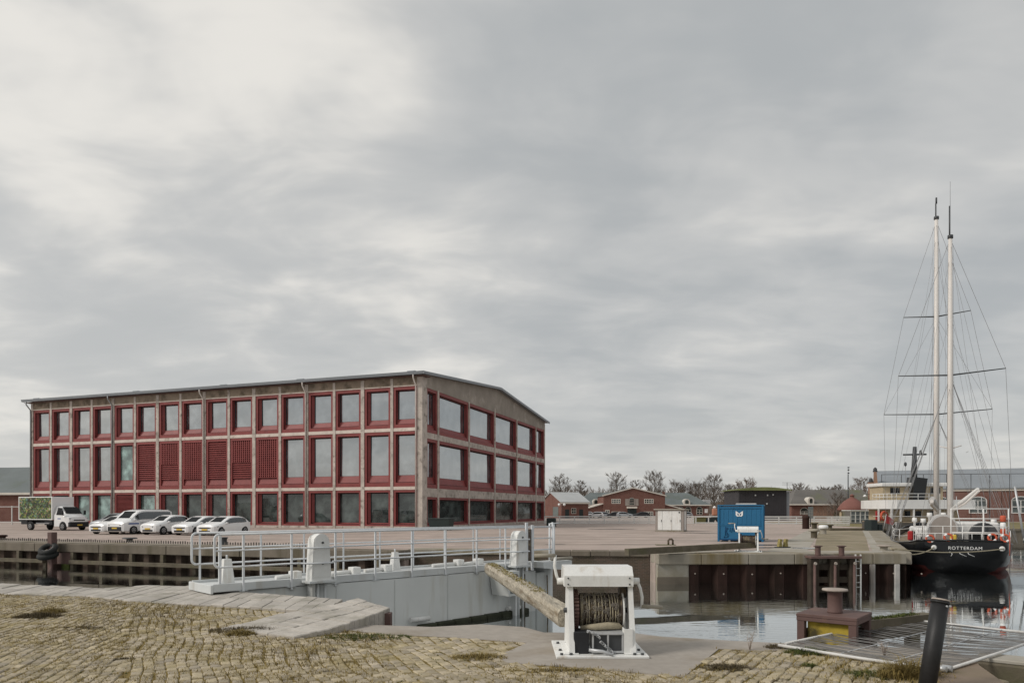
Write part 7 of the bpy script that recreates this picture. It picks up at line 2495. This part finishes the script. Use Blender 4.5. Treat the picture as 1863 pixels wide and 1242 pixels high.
# standing and running rigging
def stay(a, b, r=.013):
    m = MB(); m.tube([a, b], r * .8, 4, caps=False); m.build('shroud', 'wire', ss)
for s in (-1, 1):
    b_m = s * 2.95
    # mizzen
    zt, zs = 17.4 + dz, 9.75 + dz
    stay((MZ, 0, zt), (MZ - .1, s * 2.62, zs)); stay((MZ - .1, s * 2.62, zs), (MZ - .3, s * 2.98, 1.4))
    for dx in (-1.3, -.5, .5, 1.3):
        stay((MZ, 0, 9.5 + dz), (MZ + dx, b_m, 1.4), .011)
    stay((MZ, 0, 16.5 + dz), (MZ - 2.6, s * 2.75, 1.5), .011)
    stay((MZ, 0, 13.0 + dz), (MZ - 1.8, s * 2.85, 1.5), .010)
    # main
    zt, zl, zu = 21.4 + dz, 8.5 + dz, 15.1 + dz
    stay((MN, 0, zt), (MN - .1, s * 1.95, zu)); stay((MN - .1, s * 1.95, zu), (MN - .1, s * 3.15, zl)); stay((MN - .1, s * 3.15, zl), (MN - .2, s * 3.0, 1.4))
    stay((MN, 0, zu - .2), (MN - .1, s * 3.15, zl), .010)
    for dx in (-1.6, -.7, .7, 1.6):
        stay((MN, 0, 8.3 + dz), (MN + dx, s * 3.0, 1.4), .011)
    stay((MN, 0, 14.8 + dz), (MN - 2.4, s * 3.0, 1.4), .011)
    stay((MN, 0, 20.5 + dz), (MN - 3.4, s * 3.0, 1.4), .010)
    stay((MN, .0, 19.0 + dz), (MN - 1.2, s * 3.0, 1.4), .010)
stay((MN, 0, 21.3 + dz), (20.0, 0, 2.5)); stay((MN, 0, 15.0 + dz), (18.6, 0, 2.2)); stay((MN, 0, 21.2 + dz), (MZ, 0, 11.0 + dz))
for dy in (-.14, .12, .20):
    stay((MZ + .02, dy, 17.0 + dz), (MZ - .1, dy * 1.5, 2.5), .009)
    stay((MN + .02, dy, 21.0 + dz), (MN - .1, dy * 1.6, 2.5), .009)
stay((MZ, 0, 17.3 + dz), (MZ - 3.4, -1.15, 4.6), .010); stay((MZ, 0, 9.0 + dz), (-.3, 2.0, 1.8), .010); stay((MZ, 0, 9.0 + dz), (-.3, -2.0, 1.8), .010)
for k in range(5):
    f = (k + 1) / 6
    m = MB(); m.tube([(MZ - .5 * f, lerp(-2.95, -.4, f), lerp(1.4, 7.5, f)), (MZ + .5, lerp(-2.95, -.4, f), lerp(1.4, 7.5, f))], .012, 4); m.build('ratline', 'wire', ss)
# deck clutter: lockers, coils, blocks, ventilators
r_ = random.Random(31)
for k in range(14):
    x, y = r_.uniform(.1, 6.5), r_.choice((-1, 1)) * r_.uniform(1.2, 2.0)
    w_, h_ = r_.uniform(.12, .3), r_.uniform(.2, .75)
    m = MB(); m.cbox(x, x + w_, y - w_ / 2, y + w_ / 2, 1.15, 1.15 + h_, .03); m.build('deck_locker', r_.choice(('ship_white', 'canvas', 'steel_dark', 'deck_wood', 'galvanised')), ss)
for k in range(5):
    x, y = .3 + k * .9, r_.choice((-1, 1)) * r_.uniform(.3, 1.9)
    m = MB(); m.lathe([(.06, 1.2), (.06, 2.5 + .3 * (k % 2)), (.14, 2.55 + .3 * (k % 2)), (.12, 2.75 + .3 * (k % 2))], (x, y, 0), n=10); m.build('ventilator', 'ship_white', ss)
for k in range(9):
    y = -1.6 + k * .4
    m = MB(); m.tube([(-.40, y, 1.62), (-.40, y, 2.0)], .013, 5); m.build('rail_bar', 'ship_white', ss)
for y in (-1.3, -.2):
    m = MB(); m.tube([(.05, y, 1.2), (.9, y + .3, 3.2), (1.2, y + .3, 3.9)], .02, 5); m.build('stay_rod', 'galvanised', ss)
m = MB(); torus(m, (-.1, 1.25, 1.30), (0, 0, 1), .20, .06, 18, 6); m.build('rope_coil', 'rope', ss)
# gangway/davit pole to the right
m = MB(); m.tube([(1.5, -2.9, 1.5), (1.3, -2.45, 4.4)], .05, 6); m.build('davit', 'galvanised', ss)
m = MB(); m.tube([(-.2, -2.55, 1.7), (.3, -2.9, 2.2), (2.2, -3.2, 2.3), (2.4, -3.2, .7)], .025, 6); m.build('boarding_ladder', 'galvanised', ss)
# mooring ropes
def rope(a, b, sag, nm, label):
    a, b = Vector(a), Vector(b)
    pts = [a.lerp(b, k / 12) - Vector((0, 0, sag * 4 * (k / 12) * (1 - k / 12))) for k in range(13)]
    m = MB(); m.tube([p - a for p in pts], .028, 6)
    tag(m.build(nm, 'rope', None, tuple(a)), label, 'rope', 'mooring ropes of the sailing ship')
c, s_ = math.cos(SA), math.sin(SA)
def ship_pt(x, y, z):
    return (SX0 + c * x - s_ * y, SY0 + s_ * x + c * y, WATER + z)
rope((16.9, 31.75, .18), ship_pt(-.50, -1.7, 1.28), .18, 'mooring_rope', 'pale mooring rope from the quay corner across the black transom')
rope((17.4, 32.6, .10), ship_pt(-.50, 1.25, 1.28), .30, 'mooring_rope', 'shorter mooring rope sagging to the left fairlead of the transom')

# ================================================================== STEAMSHIP BEHIND
PB = Vector((37.6, 66.5))
st = thing('steamship', 'white and tan passenger ship with black funnel lying behind the sailing ship', 'ship', (PB.x, PB.y, WATER), R(-4))
def zr(py, Y=66.0):
    return zh(py, Y) - WATER
U = 66.0 / F           # metres per photo pixel at the ship
def xr(px):
    return (px - 1600) * U + (CX - CX) + (1600 - CX) * U - PB.x
m = MB()
poly = [(xr(1600), 0.3), (xr(1612), -1.2), (xr(1660), -1.6), (xr(1800), -1.6), (xr(1830), 0), (xr(1800), 4.5), (xr(1612), 4.5)]
m.prism(poly, -.6, zr(950)); m.build('hull', 'ship_hullgrey', st)
m = MB(); m.prism([(x * 1.0, y) for x, y in poly], zr(950) + .002, zr(948)); m.build('deck', 'deck_wood', st)
m = MB(); m.cbox(xr(1617), xr(1740), -.6, 3.6, zr(947.9), zr(925.5), .04); ch = m.build('main_cabin', 'ship_tan', st)
for px in (1646, 1665, 1690):
    m = MB(); m.box(xr(px), xr(px + 10), -.64, -.602, zr(940), zr(929)); m.build('pane', 'car_glass', ch)
m = MB(); m.box(xr(1620), xr(1626), -.64, -.602, zr(947), zr(928)); m.build('door', 'ship_white', ch)
# upper deck fascia, rounded at the left end
m = MB()
poly = [(xr(1601), .8), (xr(1604), -.3), (xr(1612), -1.1), (xr(1625), -1.5), (xr(1760), -1.5), (xr(1760), 4.0), (xr(1606), 4.0), (xr(1601), 2.6)]
m.prism(poly, zr(925.3), zr(909)); m.build('upper_fascia', 'ship_white', st)
for px, y in ((1604, -.2), (1617.5, -1.25), (1632, -1.4), (1655, -1.4), (1700, -1.4)):
    m = MB(); m.box(xr(px) - .06, xr(px) + .06, y - .06, y + .06, zr(947.8), zr(925.4)); m.build('pillar', 'ship_white', st)
rail_p = [(xr(1602), .8), (xr(1605), -.3), (xr(1612), -1.0), (xr(1625), -1.4), (xr(1700), -1.4)]
for z in (zr(903.5), zr(898)):
    m = MB(); m.tube([(x, y, z) for x, y in rail_p], .03, 5); m.build('deck_rail', 'ship_white', st)
for i in range(len(rail_p) - 1):
    for f in ((0, .5) if i < 3 else (0, .25, .5, .75, 1)):
        x, y = lerp(rail_p[i][0], rail_p[i + 1][0], f), lerp(rail_p[i][1], rail_p[i + 1][1], f)
        m = MB(); m.tube([(x, y, zr(909)), (x, y, zr(898))], .025, 5); m.build('rail_post', 'ship_white', st)
m = MB(); m.tube([(x, y, zr(948) + .02 + .45) for x, y in rail_p], .025, 5); m.build('deck_rail', 'ship_white', st)
m = MB(); m.cbox(xr(1614), xr(1722), .2, 3.0, zr(908.9), zr(884), .04); wh_ = m.build('wheelhouse', 'ship_tan', st)
m = MB(); m.cbox(xr(1610), xr(1728), -.1, 3.3, zr(883.9), zr(877.5), .06); m.build('wheelhouse_roof', 'ship_white', st)
for px in (1628, 1637, 1699, 1709):
    m = MB(); m.box(xr(px), xr(px + 7.5), .16, .198, zr(898), zr(886.5)); m.build('pane', 'car_glass', wh_)
m = MB(); m.add([(xr(1661), -.6, zr(909)), (xr(1681), -.6, zr(909)), (xr(1681), .9, zr(909)), (xr(1661), .9, zr(909)), (xr(1664), -.5, zr(867)), (xr(1688), -.5, zr(870)), (xr(1688), .9, zr(870)), (xr(1664), .9, zr(867))], [(0, 1, 5, 4), (1, 2, 6, 5), (2, 3, 7, 6), (3, 0, 4, 7), (4, 5, 6, 7)]); m.build('funnel', 'ship_black', st)
m = MB(); m.tube([(xr(1671), .3, zr(870)), (xr(1672.5), .3, zr(811))], [.30, .17], 8); m.build('signal_mast', 'steel_dark', st)
m = MB(); m.tube([(xr(1652), .3, zr(825.5)), (xr(1693), .3, zr(825))], .09, 6); m.build('yard', 'steel_dark', st)
for px, py in ((1656, 843), (1683, 821)):
    m = MB(); m.lathe([(.05, -.2), (.12, -.1), (.12, .1), (.05, .2)], (xr(px), .3, zr(py)), n=8); m.build('mast_lamp', 'steel_dark', st)
m = MB(); m.tube([(xr(1656), .3, zr(843)), (xr(1657), .3, zr(884))], .02, 4); m.build('lamp_stay', 'wire', st)
m = MB(); torus(m, (xr(1609), -.75, zr(938)), (.5, -1, 0), .38, .10); m.build('life_ring', 'life_orange', st)
m = MB(); m.cbox(xr(1604.5), xr(1613), .35, .6, zr(947.8), zr(929), .03); m.build('fore_locker', 'lamp_red', st)
# flag and clutter at the quay edge
fl = thing('quay_clutter', 'dark crates and a red flag at the pier edge beside the white ship', 'crates', tuple(at(1586, 965)), R(20))
m = MB(); m.cbox(-.5, .3, -.4, .4, 0, 1.0, .04); m.build('crate', 'bin_dark', fl)
m = MB(); m.cbox(.5, 1.0, -.3, .3, 0, .6, .04); m.build('crate', 'bin_dark', fl)
m = MB(); m.tube([(.8, -.5, 0), (1.1, -.6, 1.5)], .03, 5); m.build('flag_pole', 'galvanised', fl)
m = MB(); m.extr([(1.0, -.6, .7), (1.1, -.6, 1.45), (1.9, -.65, 1.0), (1.8, -.7, .5)], (0, .02, 0)); m.build('flag', 'lamp_red', fl)
